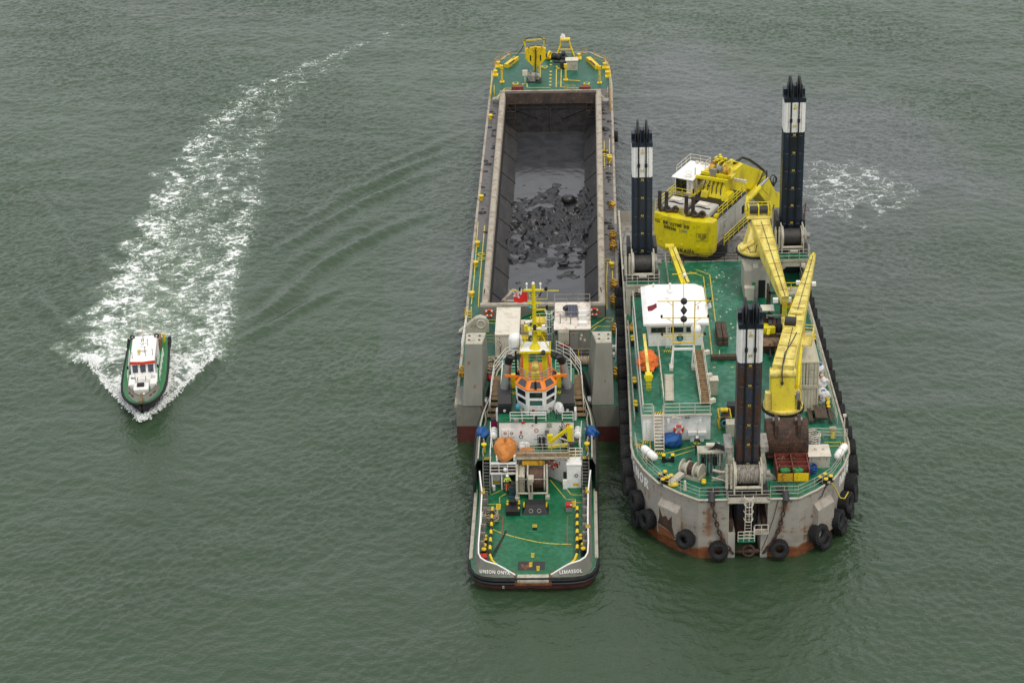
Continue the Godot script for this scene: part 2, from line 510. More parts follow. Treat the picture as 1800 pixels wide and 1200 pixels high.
	M.rope = worn(coat(34, rgb(176, 162, 138), rgb(120, 106, 86, 0.8), 0.4, 0.7), V(1, 1, 1), 0.9)
	M.boot = worn(coat(35, rgb(92, 46, 42), rgb(74, 40, 38, 0.9), 0.45, 0.75, rgb(120, 84, 72, 0.5), 0.8), V(7, 12, 7), 0.6)
	M.orange = plain(rgb(232, 124, 22), 0.45)
	M.tarp_orange = worn(coat(36, rgb(198, 128, 62), rgb(164, 96, 42, 0.8), 0.45, 0.8), V(3, 3, 3), 0.8)
	M.tarp_blue = worn(coat(37, rgb(22, 84, 150), rgb(16, 60, 116, 0.8), 0.45, 0.8), V(2, 2, 2), 0.6)
	M.red = plain(rgb(176, 40, 34), 0.5)
	M.red_dull = worn(coat(41, rgb(128, 62, 52), rgb(96, 48, 40, 0.9), 0.45, 0.7, rgb(150, 110, 60, 0.5), 0.78), V(3, 3, 3), 0.65)
	M.tan = worn(coat(38, rgb(128, 104, 74), rgb(98, 80, 58, 0.9), 0.4, 0.7), V(2, 2, 2), 0.8)
	M.wood = worn(coat(39, rgb(92, 76, 62), rgb(56, 46, 40, 0.9), 0.4, 0.65, rgb(124, 108, 90, 0.6), 0.68, 256, 0.02, 0.2), V(0.6, 0.6, 6), 0.85)
	M.glass = plain(rgb(22, 30, 34), 0.06)
	M.glass.metallic_specular = 0.8
	M.glass_green = plain(rgb(58, 96, 88), 0.1)
	M.dark = plain(rgb(44, 44, 46), 0.6)
	M.grey_plain = plain(rgb(128, 128, 122), 0.6)
	M.sign_green = plain(rgb(20, 128, 84), 0.5)
	M.hivis = plain(rgb(196, 220, 30), 0.7)
	M.bag = worn(coat(42, rgb(214, 212, 210), rgb(170, 170, 176, 0.7), 0.5, 0.8), V(1, 1, 1), 0.7)
	M.line_yellow = worn(coat(43, rgb(214, 190, 60), rgb(150, 150, 80, 0.8), 0.5, 0.75), V(2, 2, 2), 0.55)
	M.line_red = plain(rgb(140, 76, 50), 0.6)
	M.rope_green = worn(coat(44, rgb(44, 130, 70), rgb(24, 84, 48, 0.9), 0.4, 0.7, rgb(120, 170, 100, 0.6), 0.7), V(1, 1, 1), 0.8)
	M.panel_blue = plain(rgb(52, 56, 84), 0.2)
	M.mud = worn(coat(45, rgb(38, 38, 40), rgb(27, 28, 31, 0.9), 0.4, 0.7, rgb(58, 58, 61, 0.6), 0.74, 256, 0.02, 0.2), V(3, 3, 3), 0.36)
	M.slurry = worn(coat(46, rgb(66, 67, 71), rgb(54, 56, 60, 0.9), 0.4, 0.7), V(9, 9, 9), 0.16)
	M.bin = plain(rgb(38, 70, 78), 0.5)
	M.tow_rope = worn(coat(47, rgb(92, 66, 50), rgb(66, 46, 36, 0.9), 0.4, 0.6, rgb(120, 90, 66, 0.6), 0.7, 256, 0.03, 0.2), V(1.0, 5, 5), 0.7)
	M.magenta = plain(rgb(150, 24, 72), 0.5)
	M.teal = plain(rgb(64, 140, 158), 0.5)
	M.flag_red = plain(rgb(206, 34, 24), 0.8)
	M.flag_red.cull_mode = BaseMaterial3D.CULL_DISABLED
	M.rope_white = worn(coat(48, rgb(214, 210, 200), rgb(170, 164, 150, 0.8), 0.4, 0.7), V(1, 1, 1), 0.9)
	M.roof_clean = worn(coat(49, rgb(240, 240, 238), rgb(222, 220, 214, 0.6), 0.5, 0.85), V(7, 7, 7), 0.5)
	M.cover_orange = worn(coat(60, rgb(222, 112, 34), rgb(184, 84, 22, 0.8), 0.45, 0.8), V(3, 3, 3), 0.7)
	M.cream_box = worn(coat(61, rgb(190, 184, 164), rgb(160, 150, 128, 0.7), 0.5, 0.8, rgb(130, 96, 60, 0.5), 0.82), V(6, 9, 6), 0.55)
	M.flag_faded = plain(rgb(150, 62, 70), 0.8)
	M.machine_grey = worn(coat(62, rgb(184, 182, 174), rgb(154, 150, 140, 0.7), 0.5, 0.8, rgb(110, 92, 76, 0.4), 0.84), V(7, 12, 7), 0.5)
	M.stack = worn(coat(63, rgb(66, 52, 44), rgb(40, 34, 32, 0.9), 0.4, 0.7), V(2, 3, 2), 0.7)
	M.lemon_pale = worn(coat(64, rgb(226, 208, 58), rgb(204, 184, 66, 0.7), 0.5, 0.8, rgb(130, 108, 50, 0.35), 0.74, 256, 0.012), V(6, 10, 6), 0.45)
	M.boom_seam = plain(rgb(150, 126, 52), 0.6)
	M.red_bright = plain(rgb(216, 62, 28), 0.45)
	M.boat_glass = plain(rgb(64, 72, 84), 0.08)
	M.pad = worn(coat(65, rgb(158, 152, 142), rgb(128, 116, 100, 0.7), 0.45, 0.8, rgb(120, 76, 46, 0.7), 0.74), V(3, 9, 3), 0.55)
	M.foam = plain(rgb(236, 238, 236), 0.85)

# ---------------------------------------------------------------- water
const WX0 := -82.0
const WX1 := 82.0
const WZ0 := -336.0
const WZ1 := -140.0
# trail of the workboat, from its bow back: left x, left z, right x, right z
const TRAIL := [-45.0, -210.8, -29.8, -209.9, -45.4, -217.3, -29.5, -216.3, -45.1, -221.3, -29.3, -220.3, -44.4, -229.7, -29.8, -228.8, -44.2, -237.2, -29.5, -236.2, -43.6, -245.0, -29.2, -244.0, -43.0, -253.2, -28.5, -252.1, -42.0, -261.8, -27.8, -260.8, -40.5, -271.0, -27.1, -270.0, -38.1, -280.6, -25.5, -279.6, -34.3, -290.7, -23.5, -289.8, -29.4, -296.8, -21.5, -296.2, -22.7, -303.0, -17.5, -302.6, -15.8, -311.9, -12.1, -311.6, -9.4, -321.3, -5.7, -320.9]
const BOW_L := [-37.2, -198.2, -39.2, -201.3, -41.5, -205.0, -43.6, -209.4, -45.5, -213.1]
const BOW_R := [-36.6, -198.2, -34.9, -201.0, -33.1, -205.1, -31.8, -208.7, -30.4, -212.8]
# crests that run out from the workboat: amplitude, wavelength, then points
const CRESTS := [[0.2, 3.6, -28.5, -218.2, -24.8, -225.6, -21.5, -233.4, -16.7, -239.9, -11.6, -245.1, -4.0, -251.5], [0.15, 3.4, -27.5, -236.0, -22.2, -244.3, -17.2, -251.3, -10.5, -257.8, -2.9, -263.5], [0.13, 3.2, -24.8, -243.7, -18.7, -254.0, -12.0, -261.4, -2.9, -269.1], [0.1, 3.0, -22.6, -250.0, -16.2, -260.0, -2.9, -274.5], [0.15, 3.0, -28.8, -214.9, -23.3, -222.0, -17.4, -228.9], [0.12, 3.2, -55.5, -252.4, -51.9, -242.3, -48.8, -232.9], [0.14, 3.2, -52.6, -227.4, -49.1, -221.6, -46.4, -216.0], [0.3, 2.6, -30.4, -212.8, -31.8, -208.7, -33.1, -205.1, -34.9, -201.0], [0.28, 2.6, -45.5, -213.1, -43.6, -209.4, -41.5, -205.0, -39.2, -201.3]]

func from_crest(x: float, z: float) -> float:
	var h := 0.0
	for c in CRESTS:
		var lam: float = c[1]
		var best := 1e9
		var where := 0.0
		var m: int = (c.size() - 2) / 2
		for i in m - 1:
			var a := Vector2(c[2 + i * 2], c[3 + i * 2]); var b := Vector2(c[4 + i * 2], c[5 + i * 2])
			var d := b - a
			var t := clampf((Vector2(x, z) - a).dot(d) / d.length_squared(), 0.0, 1.0)
			var e := Vector2(x, z) - a - d * t
			if e.length() < absf(best):
				best = e.length() * signf(d.cross(e))
				where = (i + t) / (m - 1)
		if absf(best) < lam * 1.6:
			h += 1.6 * float(c[0]) * cos(TAU * best / lam) * exp(-pow(best / lam * 1.5, 2.0)) * smooth(0.0, 0.12, where) * (1.0 - smooth(0.6, 1.0, where))
	return h

func make_water() -> void:
	var sx := 0.21; var sz := 0.26
	var w := int((WX1 - WX0) / sx) + 1; var d := int((WZ1 - WZ0) / sz) + 1
	# wake heights on a coarse lattice
	var cs := 0.7
	var cw := int((WX1 - WX0) / cs) + 3; var cd := int((WZ1 - WZ0) / cs) + 3
	var ch := PackedFloat32Array(); ch.resize(cw * cd)
	for j in cd:
		for i in cw:
			var x := WX0 + i * cs; var z := WZ0 + j * cs
			if x > -60.0 and x < 2.0 and z > -282.0 and z < -194.0: ch[j * cw + i] = from_crest(x, z)
	var f1 := FastNoiseLite.new(); f1.seed = 3; f1.frequency = 1.0; f1.fractal_octaves = 2; f1.noise_type = FastNoiseLite.TYPE_SIMPLEX_SMOOTH
	f1.domain_warp_enabled = false
	var f2 := FastNoiseLite.new(); f2.seed = 8; f2.frequency = 1.0; f2.fractal_type = FastNoiseLite.FRACTAL_NONE; f2.noise_type = FastNoiseLite.TYPE_SIMPLEX
	var f3 := FastNoiseLite.new(); f3.seed = 15; f3.frequency = 1.0; f3.fractal_type = FastNoiseLite.FRACTAL_NONE; f3.noise_type = FastNoiseLite.TYPE_SIMPLEX
	var hh := PackedFloat32Array(); hh.resize(w * d)
	var ca := cos(0.16); var sa := sin(0.16)
	for j in d:
		var z := WZ0 + j * sz
		var cj := (z - WZ0) / cs; var j0 := int(cj); var fj := cj - j0
		for i in w:
			var x := WX0 + i * sx
			var u := x * ca + z * sa; var t := z * ca - x * sa
			var gust := 0.75 + 0.5 * f3.get_noise_2d(x * 0.03, z * 0.03)
			var a := f1.get_noise_2d(u * 0.24, t * 0.42)
			var h := (0.5 - absf(a)) * 0.14 + f1.get_noise_2d(u * 0.06 + 40.0, t * 0.11) * 0.12
			var b := f2.get_noise_2d(u * 0.55 + a * 0.5, t * 0.95)
			h += (0.6 - absf(b)) * 0.09 * gust
			h += f3.get_noise_2d(u * 1.0 + t * 0.3, t * 1.5) * 0.036 * gust
			var ci := (x - WX0) / cs; var i0 := int(ci); var fi := ci - i0
			var k := j0 * cw + i0
			h += lerpf(lerpf(ch[k], ch[k + 1], fi), lerpf(ch[k + cw], ch[k + cw + 1], fi), fj)
			hh[j * w + i] = h - 0.1
	# the hold of the barge, open to the air, holds no sea water
	var barge := Transform3D(Basis(Vector3.UP, deg_to_rad(-2.32)), V(3.3486, 0, -211.106)).affine_inverse()
	var vs := PackedVector3Array(); vs.resize(w * d + 16)
	var ns := PackedVector3Array(); ns.resize(w * d + 16)
	var us := PackedVector2Array(); us.resize(w * d + 16)
	for j in d:
		for i in w:
			var k := j * w + i
			var gx := (hh[k + (1 if i < w - 1 else 0)] - hh[k - (1 if i > 0 else 0)]) / (2.0 * sx)
			var gz := (hh[k + (w if j < d - 1 else 0)] - hh[k - (w if j > 0 else 0)]) / (2.0 * sz)
			vs[k] = V(WX0 + i * sx, hh[k], WZ0 + j * sz)
			ns[k] = V(-gx, 1.0, -gz).normalized()
			us[k] = Vector2(float(i) / (w - 1), float(j) / (d - 1))
	var ix := PackedInt32Array(); ix.resize((w - 1) * (d - 1) * 6)
	var at := 0
	for j in d - 1:
		for i in w - 1:
			var k := j * w + i
			var p := vs[k]
			if p.x > -5.0 and p.x < 14.0 and p.z < -209.0 and p.z > -275.0:
				var l := barge * p
				if absf(l.x) < 6.2 and l.z < -0.6 and l.z > -61.0: continue
			ix[at] = k; ix[at + 1] = k + 1; ix[at + 2] = k + w
			ix[at + 3] = k + 1; ix[at + 4] = k + w + 1; ix[at + 5] = k + w
			at += 6
	ix.resize(at)
	# the sea beyond, out to the horizon
	var far := 5000.0
	var xs := [-far, WX0 + 0.05, WX1 - 0.05, far]; var zs := [-far, WZ0 + 0.05, WZ1 - 0.05, far]
	for j in 4:
		for i in 4:
			var k := w * d + j * 4 + i
			vs[k] = V(xs[i], -0.12, zs[j]); ns[k] = Vector3.UP; us[k] = Vector2(0.002, 0.002)
	for j in 3:
		for i in 3:
			if i == 1 and j == 1: continue
			var k := w * d + j * 4 + i
			ix.append_array([k, k + 1, k + 4, k + 1, k + 5, k + 4])
	var a := []
	a.resize(Mesh.ARRAY_MAX)
	a[Mesh.ARRAY_VERTEX] = vs; a[Mesh.ARRAY_NORMAL] = ns; a[Mesh.ARRAY_TEX_UV] = us; a[Mesh.ARRAY_TEX_UV2] = us; a[Mesh.ARRAY_INDEX] = ix
	var m := ArrayMesh.new()
	m.add_surface_from_arrays(Mesh.PRIMITIVE_TRIANGLES, a)
	structure("water", m, water_material())

func along(list: Array, z: float, step: int, ix: int, iz: int) -> float:
	var m: int = list.size() / step
	for i in m - 1:
		var z0: float = list[i * step + iz]; var z1: float = list[(i + 1) * step + iz]
		if z <= z0 and z > z1: return lerpf(list[i * step + ix], list[(i + 1) * step + ix], (z - z0) / (z1 - z0))
	return 1e9

# threads of foam: the ridges of two noises, drawn out along x
func strands(a: PackedByteArray, b: PackedByteArray, i: int, j: int) -> float:
	var p := 1.0 - absf(a[(j & 1023) * 1024 + (int(i * 0.62) & 1023)] / 127.5 - 1.0)
	var r := 1.0 - absf(b[(j & 1023) * 1024 + (int(i * 0.7 + j * 0.2) & 1023)] / 127.5 - 1.0)
	return maxf(pow(p, 6.0), pow(r, 5.0) * 0.86)
func water_material() -> StandardMaterial3D:
	var S := 2048
	var px := (WX1 - WX0) / S; var pz := (WZ1 - WZ0) / S
	var big := noise_bytes(50, 512, 512, 0.006, 4)
	var lace := noise_bytes(51, 1024, 1024, 0.034, 2, false, 20.0)
	var lace2 := noise_bytes(52, 1024, 1024, 0.08, 2, false, 10.0)
	var fuzz := noise_bytes(53, 1024, 1024, 0.14, 3)
	var soft := noise_bytes(54, 1024, 1024, 0.02, 4)
	var d := PackedByteArray(); d.resize(S * S * 3)
	# sea colour: green, with grey clouds of stirred-up silt around the dredging
	for j in S:
		var z := WZ0 + j * pz
		for i in S:
			var b: float = big[((j >> 2) & 511) * 512 + ((i >> 2) & 511)] / 255.0
			var x := WX0 + i * px
			var silt := 0.0
			if x > -14.0 and x < 64.0 and z < -196.0:
				var e := Vector2((x - 24.0) / 34.0, (z + 250.0) / 50.0).length()
				silt = clampf((1.15 - e) * 1.6 + (b - 0.5) * 1.6, 0.0, 1.0)
			var k := 0.93 + b * 0.14
			var o := (j * S + i) * 3
			d[o] = int(lerpf(51.0, 76.0, silt) * k); d[o + 1] = int(lerpf(70.0, 82.0, silt) * k); d[o + 2] = int(lerpf(48.0, 80.0, silt) * k)
	# foam of the workboat's wake
	var j0 := int((-325.0 - WZ0) / pz); var j1 := int((-196.0 - WZ0) / pz)
	for j in range(j0, j1):
		var z := WZ0 + j * pz
		var xl := along(TRAIL, z, 4, 0, 1); var xr := along(TRAIL, z, 4, 2, 3)
		var bl := along(BOW_L, z, 2, 0, 1); var br := along(BOW_R, z, 2, 0, 1)
		var wake := xl < 1e8 and xr < 1e8
		var bow := bl < 1e8 and br < 1e8
		if not wake and not bow: continue
		var age := clampf((-z - 212.0) / 108.0, 0.0, 1.0)
		var lo := minf(xl if wake else bl, bl if bow else xl) - 4.0
		var hi := maxf(xr if wake else br, br if bow else xr) + 4.0
		for i in range(int((lo - WX0) / px), int((hi - WX0) / px)):
			var x := WX0 + i * px
			var fz: float = fuzz[(j & 1023) * 1024 + (i & 1023)] / 255.0
			var sf: float = soft[((j * 1) & 1023) * 1024 + ((i * 1) & 1023)] / 255.0
			var dens := 0.0
			var milk := 0.0
			if wake and z < -210.0 - (sf - 0.5) * 6.0:
				var wob := (sf - 0.5) * 3.4 * (1.0 - age * 0.5)
				var u := (x + wob - xl) / (xr - xl)
				if u > -0.15 and u < 1.15:
					var el := exp(-pow((u - 0.16) / 0.25, 2.0))
					var er := exp(-pow((u - 0.84) / 0.17, 2.0)) * (1.0 - smooth(0.3, 0.62, age))
					var mid := exp(-pow((u - 0.5) / 0.4, 4.0)) * lerpf(0.78, 0.66, age)
					dens = maxf(maxf(el, er), mid) * lerpf(0.7, 0.4, pow(age, 0.65)) * (1.0 - smooth(0.75, 1.0, age) * 0.4)
					milk = exp(-pow((u - 0.42) / 0.36, 2.0)) * (1.0 - smooth(0.0, 0.5, age)) * sf
			if bow:
				var u := (x - bl) / maxf(br - bl, 0.6)
				var e := minf(x - bl, br - x) + (fz - 0.5) * 0.9
				if e > -0.5:
					var t := smooth(-0.15, 0.3, e) * (0.86 + 0.25 * exp(-pow(e / 1.2, 2.0)))
					dens = maxf(dens, t * (0.62 + 0.4 * sf))
			if dens < 0.03 and milk < 0.03: continue
			var pat := strands(lace, lace2, i, j) * 0.74 + fz * 0.2 + (sf - 0.5) * 0.4
			var foam := maxf(smooth(0.98 - dens, 1.22 - dens, pat), smooth(0.5 - dens, 1.2 - dens, pat * 0.4 + sf * 0.5) * 0.42 * (1.0 - age))
			var o := (j * S + i) * 3
			var r := lerpf(d[o], 118.0, milk * 0.8); var g := lerpf(d[o + 1], 136.0, milk * 0.8); var b := lerpf(d[o + 2], 110.0, milk * 0.8)
			d[o] = int(lerpf(r, 232.0, foam)); d[o + 1] = int(lerpf(g, 234.0, foam)); d[o + 2] = int(lerpf(b, 232.0, foam))
	# the patch stirred up beside the excavator's bucket
	for j in range(int((-268.0 - WZ0) / pz), int((-238.0 - WZ0) / pz)):
		var z := WZ0 + j * pz
		for i in range(int((31.0 - WX0) / px), int((53.0 - WX0) / px)):
			var x := WX0 + i * px
			var sf: float = soft[(j & 1023) * 1024 + (i & 1023)] / 255.0
			var fz: float = fuzz[(j & 1023) * 1024 + (i & 1023)] / 255.0
			var p := Vector2((x - 40.5) / 7.6, (z + 251.0) / 9.5)
			var e := p.length() + (sf - 0.5) * 1.3 + (fz - 0.5) * 0.2
			if e > 1.2: continue
			var dens := (1.0 - smooth(0.6, 1.15, e)) * 0.5 + 0.2 * exp(-pow((e - 0.86) / 0.14, 2.0)) * smooth(-0.3, 0.6, p.y + p.x * 0.6)
			var pat := strands(lace, lace2, i + 200, j + 300) * 0.78 + fz * 0.16 + (sf - 0.5) * 0.4
			var foam := maxf(smooth(1.0 - dens, 1.25 - dens, pat) * 0.85, dens * 0.34 * sf)
			var o := (j * S + i) * 3
			d[o] = int(lerpf(d[o], 226.0, foam)); d[o + 1] = int(lerpf(d[o + 1], 226.0, foam)); d[o + 2] = int(lerpf(d[o + 2], 226.0, foam))
	var m := plain(Color.WHITE, 1.0)
	var im := Image.create_from_data(S, S, false, Image.FORMAT_RGB8, d)
	# sea colour and foam lie on the second set of coordinates; the first carries fine ripples
	im.convert(Image.FORMAT_RGBA8)
	m.detail_enabled = true
	m.detail_albedo = ImageTexture.create_from_image(im)
	m.detail_uv_layer = BaseMaterial3D.DETAIL_UV_2
	m.detail_blend_mode = BaseMaterial3D.BLEND_MODE_MIX
	m.roughness = 0.14
	m.metallic_specular = 0.43
	var fn := FastNoiseLite.new(); fn.seed = 61; fn.frequency = 0.03; fn.fractal_octaves = 4; fn.fractal_gain = 0.55
	var rip := fn.get_seamless_image(1024, 1024)
	rip.convert(Image.FORMAT_RGBA8)
	rip.bump_map_to_normal_map(9.0)
	m.normal_enabled = true
	m.normal_texture = ImageTexture.create_from_image(rip)
	m.normal_scale = 0.36
	m.uv1_scale = V(9.0, 17.0, 1.0)
	return m

# ---------------------------------------------------------------- hopper barge
# walls that follow an outline (x, z pairs) between two heights
func skin(m: MB, o: PackedVector2Array, y0: float, y1: float, o1 := PackedVector2Array(), closed := true) -> MB:
	var ar := 0.0
	for i in o.size():
		var b := o[(i + 1) % o.size()]
		ar += o[i].x * b.y - o[i].y * b.x
	var a := PackedVector3Array(); var c := PackedVector3Array()
	var top := o1 if o1.size() == o.size() else o
	for i in o.size():
		var k := i if ar < 0.0 else o.size() - 1 - i
		a.push_back(V(o[k].x, y0, o[k].y)); c.push_back(V(top[k].x, y1, top[k].y))
	return m.grid([a, c], false, closed)
func flat(m: MB, poly: PackedVector2Array, y: float, uvf := Rect2()) -> MB:
	var ix := Geometry2D.triangulate_polygon(poly)
	for i in range(0, ix.size(), 3):
		var p := [poly[ix[i]], poly[ix[i + 1]], poly[ix[i + 2]]]
		if (p[1] - p[0]).cross(p[2] - p[0]) > 0.0: p.reverse()
		m.tri(V(p[0].x, y, p[0].y), V(p[1].x, y, p[1].y), V(p[2].x, y, p[2].y))
		if uvf.size.x > 0.0:
			for k in [0, 2, 1]: m.uv.push_back(Vector2((p[k].x - uvf.position.x) / uvf.size.x, (p[k].y - uvf.position.y) / uvf.size.y))
	return m
func muddy_deck() -> StandardMaterial3D:
	var w := 192; var h := 1152
	var a := noise_bytes(71, 256, 256, 0.02, 5); var b := noise_bytes(72, 256, 256, 0.09, 3)
	var d := PackedByteArray(); d.resize(w * h * 3)
	for j in h:
		var z := -80.0 + 101.0 * j / h
		for i in w:
			var x := -8.5 + 17.0 * i / w
			var na: float = a[(j & 255) * 256 + (i & 255)] / 255.0
			var nb: float = b[(j & 255) * 256 + (i & 255)] / 255.0
			var mud := 0.0
			if x < -6.0: mud = smooth(-64.0, -58.0, z) * (1.0 - smooth(-24.0, -12.0, z)) * 1.0
			elif x > 6.0: mud = smooth(-72.0, -60.0, z) * (1.0 - smooth(-6.0, 4.0, z)) * 0.85
			mud = smooth(0.55, 0.8, mud * 0.75 + na * 0.35 + nb * 0.15)
			var c := rgb(16, 84, 64).lerp(rgb(60, 112, 96), smooth(0.5, 0.8, na * 0.6 + nb * 0.4) * 0.6)
			c = c.lerp(rgb(92, 88, 86), mud)
			c = c.lerp(rgb(50, 48, 48), smooth(0.62, 0.75, nb) * mud * 0.8)
			var k := 0.92 + nb * 0.16
			var o := (j * w + i) * 3
			d[o] = int(c.r * k * 255); d[o + 1] = int(c.g * k * 255); d[o + 2] = int(c.b * k * 255)
	var m := plain(Color.WHITE, 0.45)
	m.albedo_texture = ImageTexture.create_from_image(Image.create_from_data(w, h, false, Image.FORMAT_RGB8, d))
	return m
var bollard_mesh: ArrayMesh
var bollard_top: ArrayMesh
# a pair of mooring posts on a plate
func bollard(parent: Node3D, at: Vector3, turn := 0.0, cap: Material = null, body: Material = null, size := 1.0) -> void:
	if bollard_mesh == null:
		var m := mk().box(V(0, 0.05, 0), V(0.5, 0.1, 1.15))
		var t := mk()
		for s: float in [-0.33, 0.33]:
			m.cyl(V(0, 0.1, s), V(0, 0.62, s), 0.17, -1, 10)
		bollard_mesh = m.mesh(); bollard_top = t.cyl(V(0, 0.6, 0), V(0, 0.7, 0), 0.23, 0.2, 10).mesh()
	var tr := Transform3D(Basis(Vector3.UP, turn).scaled(Vector3.ONE * size), at)
	var o := inst(parent, "bollard", bollard_mesh, body if body else M.black, tr)
	for s: float in [-0.33, 0.33]:
		var k := MeshInstance3D.new()
		k.name = "bollard_cap"; k.mesh = bollard_top; k.material_override = cap if cap else M.yellow
		k.position.z = s
		o.add_child(k, true)
# a thick yellow roller guide at a deck edge
func rope_guide(parent: Node3D, at: Vector3, n := 3) -> void:
	var m := mk()
	var o := part(parent, "rope_guide", m.cyl(at, at + V(0, 0.5, 0), 0.14, -1, 8), M.ochre)
	for i in n:
		var c := at + V(0, 0.25, -0.45 * i)
		var pts := []
		for k in 8:
			var t := PI * (k / 7.0) + 0.2
			pts.push_back(c + V(cos(t) * 0.34, sin(t) * 0.3 + 0.1 * sin(k * 1.7 + i), sin(t + i) * 0.16))
		part(o, "guide_horn", mk().tube(pts, 0.12, 6), M.ochre)
func post(parent: Node3D, at: Vector3, h: float, r := 0.16, mat: Material = null) -> void:
	var m := mk().cyl(at, at + V(0, h, 0), r, r * 0.85, 8)
	m.box(at + V(0, 0.06, 0), V(r * 4.2, 0.12, r * 4.2))
	m.box(at + V(0, h, 0), V(r * 3.0, 0.45, r * 2.6))
	part(parent, "mooring_post", m, mat if mat else M.yellow)
func lifebuoy(at: Vector3, facing: Vector3, label: String, rr := 0.36) -> void:
	var t := thing("lifebuoy", label, "lifebuoy", at)
	part(t, "ring", mk().torus(at, facing, rr, 0.11, 20, 8), M.lifebuoy)
	var z := facing.normalized()
	var x := (Vector3.UP).cross(z).normalized(); var y := z.cross(x)
	for i in 4:
		var a := PI / 4.0 + i * PI / 2.0
		var p := at + (x * cos(a) + y * sin(a)) * rr
		var tn := -x * sin(a) + y * cos(a)
		part(t, "white_band", mk().cyl(p - tn * 0.07, p + tn * 0.07, 0.122, -1, 8), M.white)
func barge() -> void:
	M.lifebuoy = plain(rgb(214, 72, 34), 0.5)
	var w0 := q(0, 955.2, 531.5, 5.45)
	frame(w0.x, w0.z, 2.32)
	var D := 4.0; var K := 5.45
	var b := thing("hopper_barge", "long grey hopper barge with green decks and an open hold of black mud", "barge", V(0, 0, 0))
	var notch := [4.95, 19.4, 4.75, 16.0, 4.2, 12.6, 3.0, 10.0, 1.4, 8.4, -0.25, 7.9, -1.9, 8.3, -3.5, 9.8, -4.7, 12.4, -5.3, 16.0, -5.5, 19.1]
	var out := pv([-8.15, 19.1, -8.0, 0.0, -7.97, -23.0, -7.78, -66.0, -7.7, -70.0, -7.3, -74.7, -5.7, -78.0, 5.0, -78.0, 6.9, -75.5, 7.5, -72.5, 7.75, -66.0, 7.72, -23.0, 7.7, 0.0, 7.78, 19.4] + notch)
	part(b, "hull", skin(mk(), out, 1.7, D), M.grey)
	part(b, "boot_top", skin(mk(), out, -1.2, 1.7), M.boot, "dull red paint band along the waterline")
	# rubbing edge
	var edge := mk()
	for i in 13: edge.bar(V(out[i].x, D - 0.12, out[i].y), V(out[i + 1].x, D - 0.12, out[i + 1].y), 0.26, 0.3)
	part(b, "rubbing_strake", edge, M.coaming)
	var R := Rect2(-8.5, -80.0, 17.0, 101.0)
	var dk := mk()
	flat(dk, pv([-8.05, 0.7, 7.7, 0.7, 7.78, 19.4] + notch + [-8.15, 19.1]), D, R)
	flat(dk, pv([-7.78, -60.2, 7.75, -60.2, 7.75, -66.0, 7.5, -72.5, 6.9, -75.5, 5.0, -78.0, -5.7, -78.0, -7.3, -74.7, -7.7, -70.0, -7.78, -66.0]), D, R)
	flat(dk, pv([-8.0, 0.7, -6.4, 0.7, -6.4, -60.2, -7.78, -60.2, -7.97, -23.0]), D, R)
	flat(dk, pv([7.7, 0.7, 6.4, 0.7, 6.4, -60.2, 7.75, -60.2, 7.72, -23.0]), D, R)
	part(b, "deck", dk, muddy_deck())
	# hold
	for s: float in [-1.0, 1.0]:
		var r0 := PackedVector3Array(); var r1 := PackedVector3Array()
		for p in [[6.42, 4.0], [6.42, 5.2], [6.36, 5.38], [6.2, 5.45], [5.92, 5.45], [5.76, 5.38], [5.68, 5.2], [5.66, 4.6]]:
			r0.push_back(V(p[0] * s, p[1], 0.4)); r1.push_back(V(p[0] * s, p[1], -60.3))
		part(b, "coaming", mk().grid([r1, r0] if s > 0 else [r0, r1], true), M.coaming)
		var a0 := PackedVector3Array(); var a1 := PackedVector3Array()
		for p in [[5.66, 4.7], [5.72, 1.4], [3.7, -0.45], [3.5, -1.2]]:
			a0.push_back(V(p[0] * s, p[1], 0.4)); a1.push_back(V(p[0] * s, p[1], -59.6))
		part(b, "hold_side", mk().grid([a1, a0] if s > 0 else [a0, a1], false), M.hold_wall)
		# plate seams and scour marks on the hopper slope
		for k in 9:
			var z := -4.0 - 6.6 * k
			part(b, "hold_rib", mk().bar(V(5.7 * s, 1.45, z), V(3.75 * s, -0.36, z), 0.1, 0.07), M.hold_wall)
	var bw := mk().bb(V(-5.7, 4.0, -60.3), V(5.7, 5.45, -59.5))
	part(b, "coaming", bw, M.hold_rust)
	part(b, "coaming_edge", mk().bb(V(-6.4, 5.36, -60.45), V(6.4, 5.5, -60.15)), M.coaming)
	part(b, "hold_end", mk().quad_(V(-5.7, -1.2, -59.9), V(5.7, -1.2, -59.9), V(5.7, 4.1, -59.9), V(-5.7, 4.1, -59.9)), M.hold_wall)
	part(b, "hold_stiffener", mk().bb(V(-0.16, -0.5, -59.9), V(0.04, 4.0, -59.74)), M.hold_wall)
	part(b, "hold_stiffener", mk().bb(V(-5.7, 3.3, -59.9), V(5.7, 3.42, -59.76)), M.hold_rust)
	for s: float in [-1.0, 1.0]:
		part(b, "hold_brace", mk().bar(V(4.4 * s, 3.2, -59.8), V(1.6 * s, 2.0, -59.8), 0.1, 0.12), M.hold_wall)
		var g := mk()
		for x: float in [4.5, 5.55]: g.tube([V(x * s, 2.2, -59.0), V(x * s, 5.0, -59.0)], 0.05)
		for y: float in [2.3, 3.2, 4.2]: g.tube([V(4.5 * s, y, -59.0), V(5.55 * s, y, -59.0)], 0.05)
		g.tube([V(4.5 * s, 2.3, -59.0), V(5.55 * s, 4.2, -59.0)], 0.04)
		part(b, "hold_ladder", g, M.hold_rust)
	part(b, "coaming", mk().bb(V(-6.5, 4.0, 0.0), V(6.35, 5.4, 0.75)), M.grey)
	part(b, "coaming_edge", mk().cham(V(-0.08, 5.42, 0.2), V(12.9, 0.16, 0.5), 0.05), M.coaming)
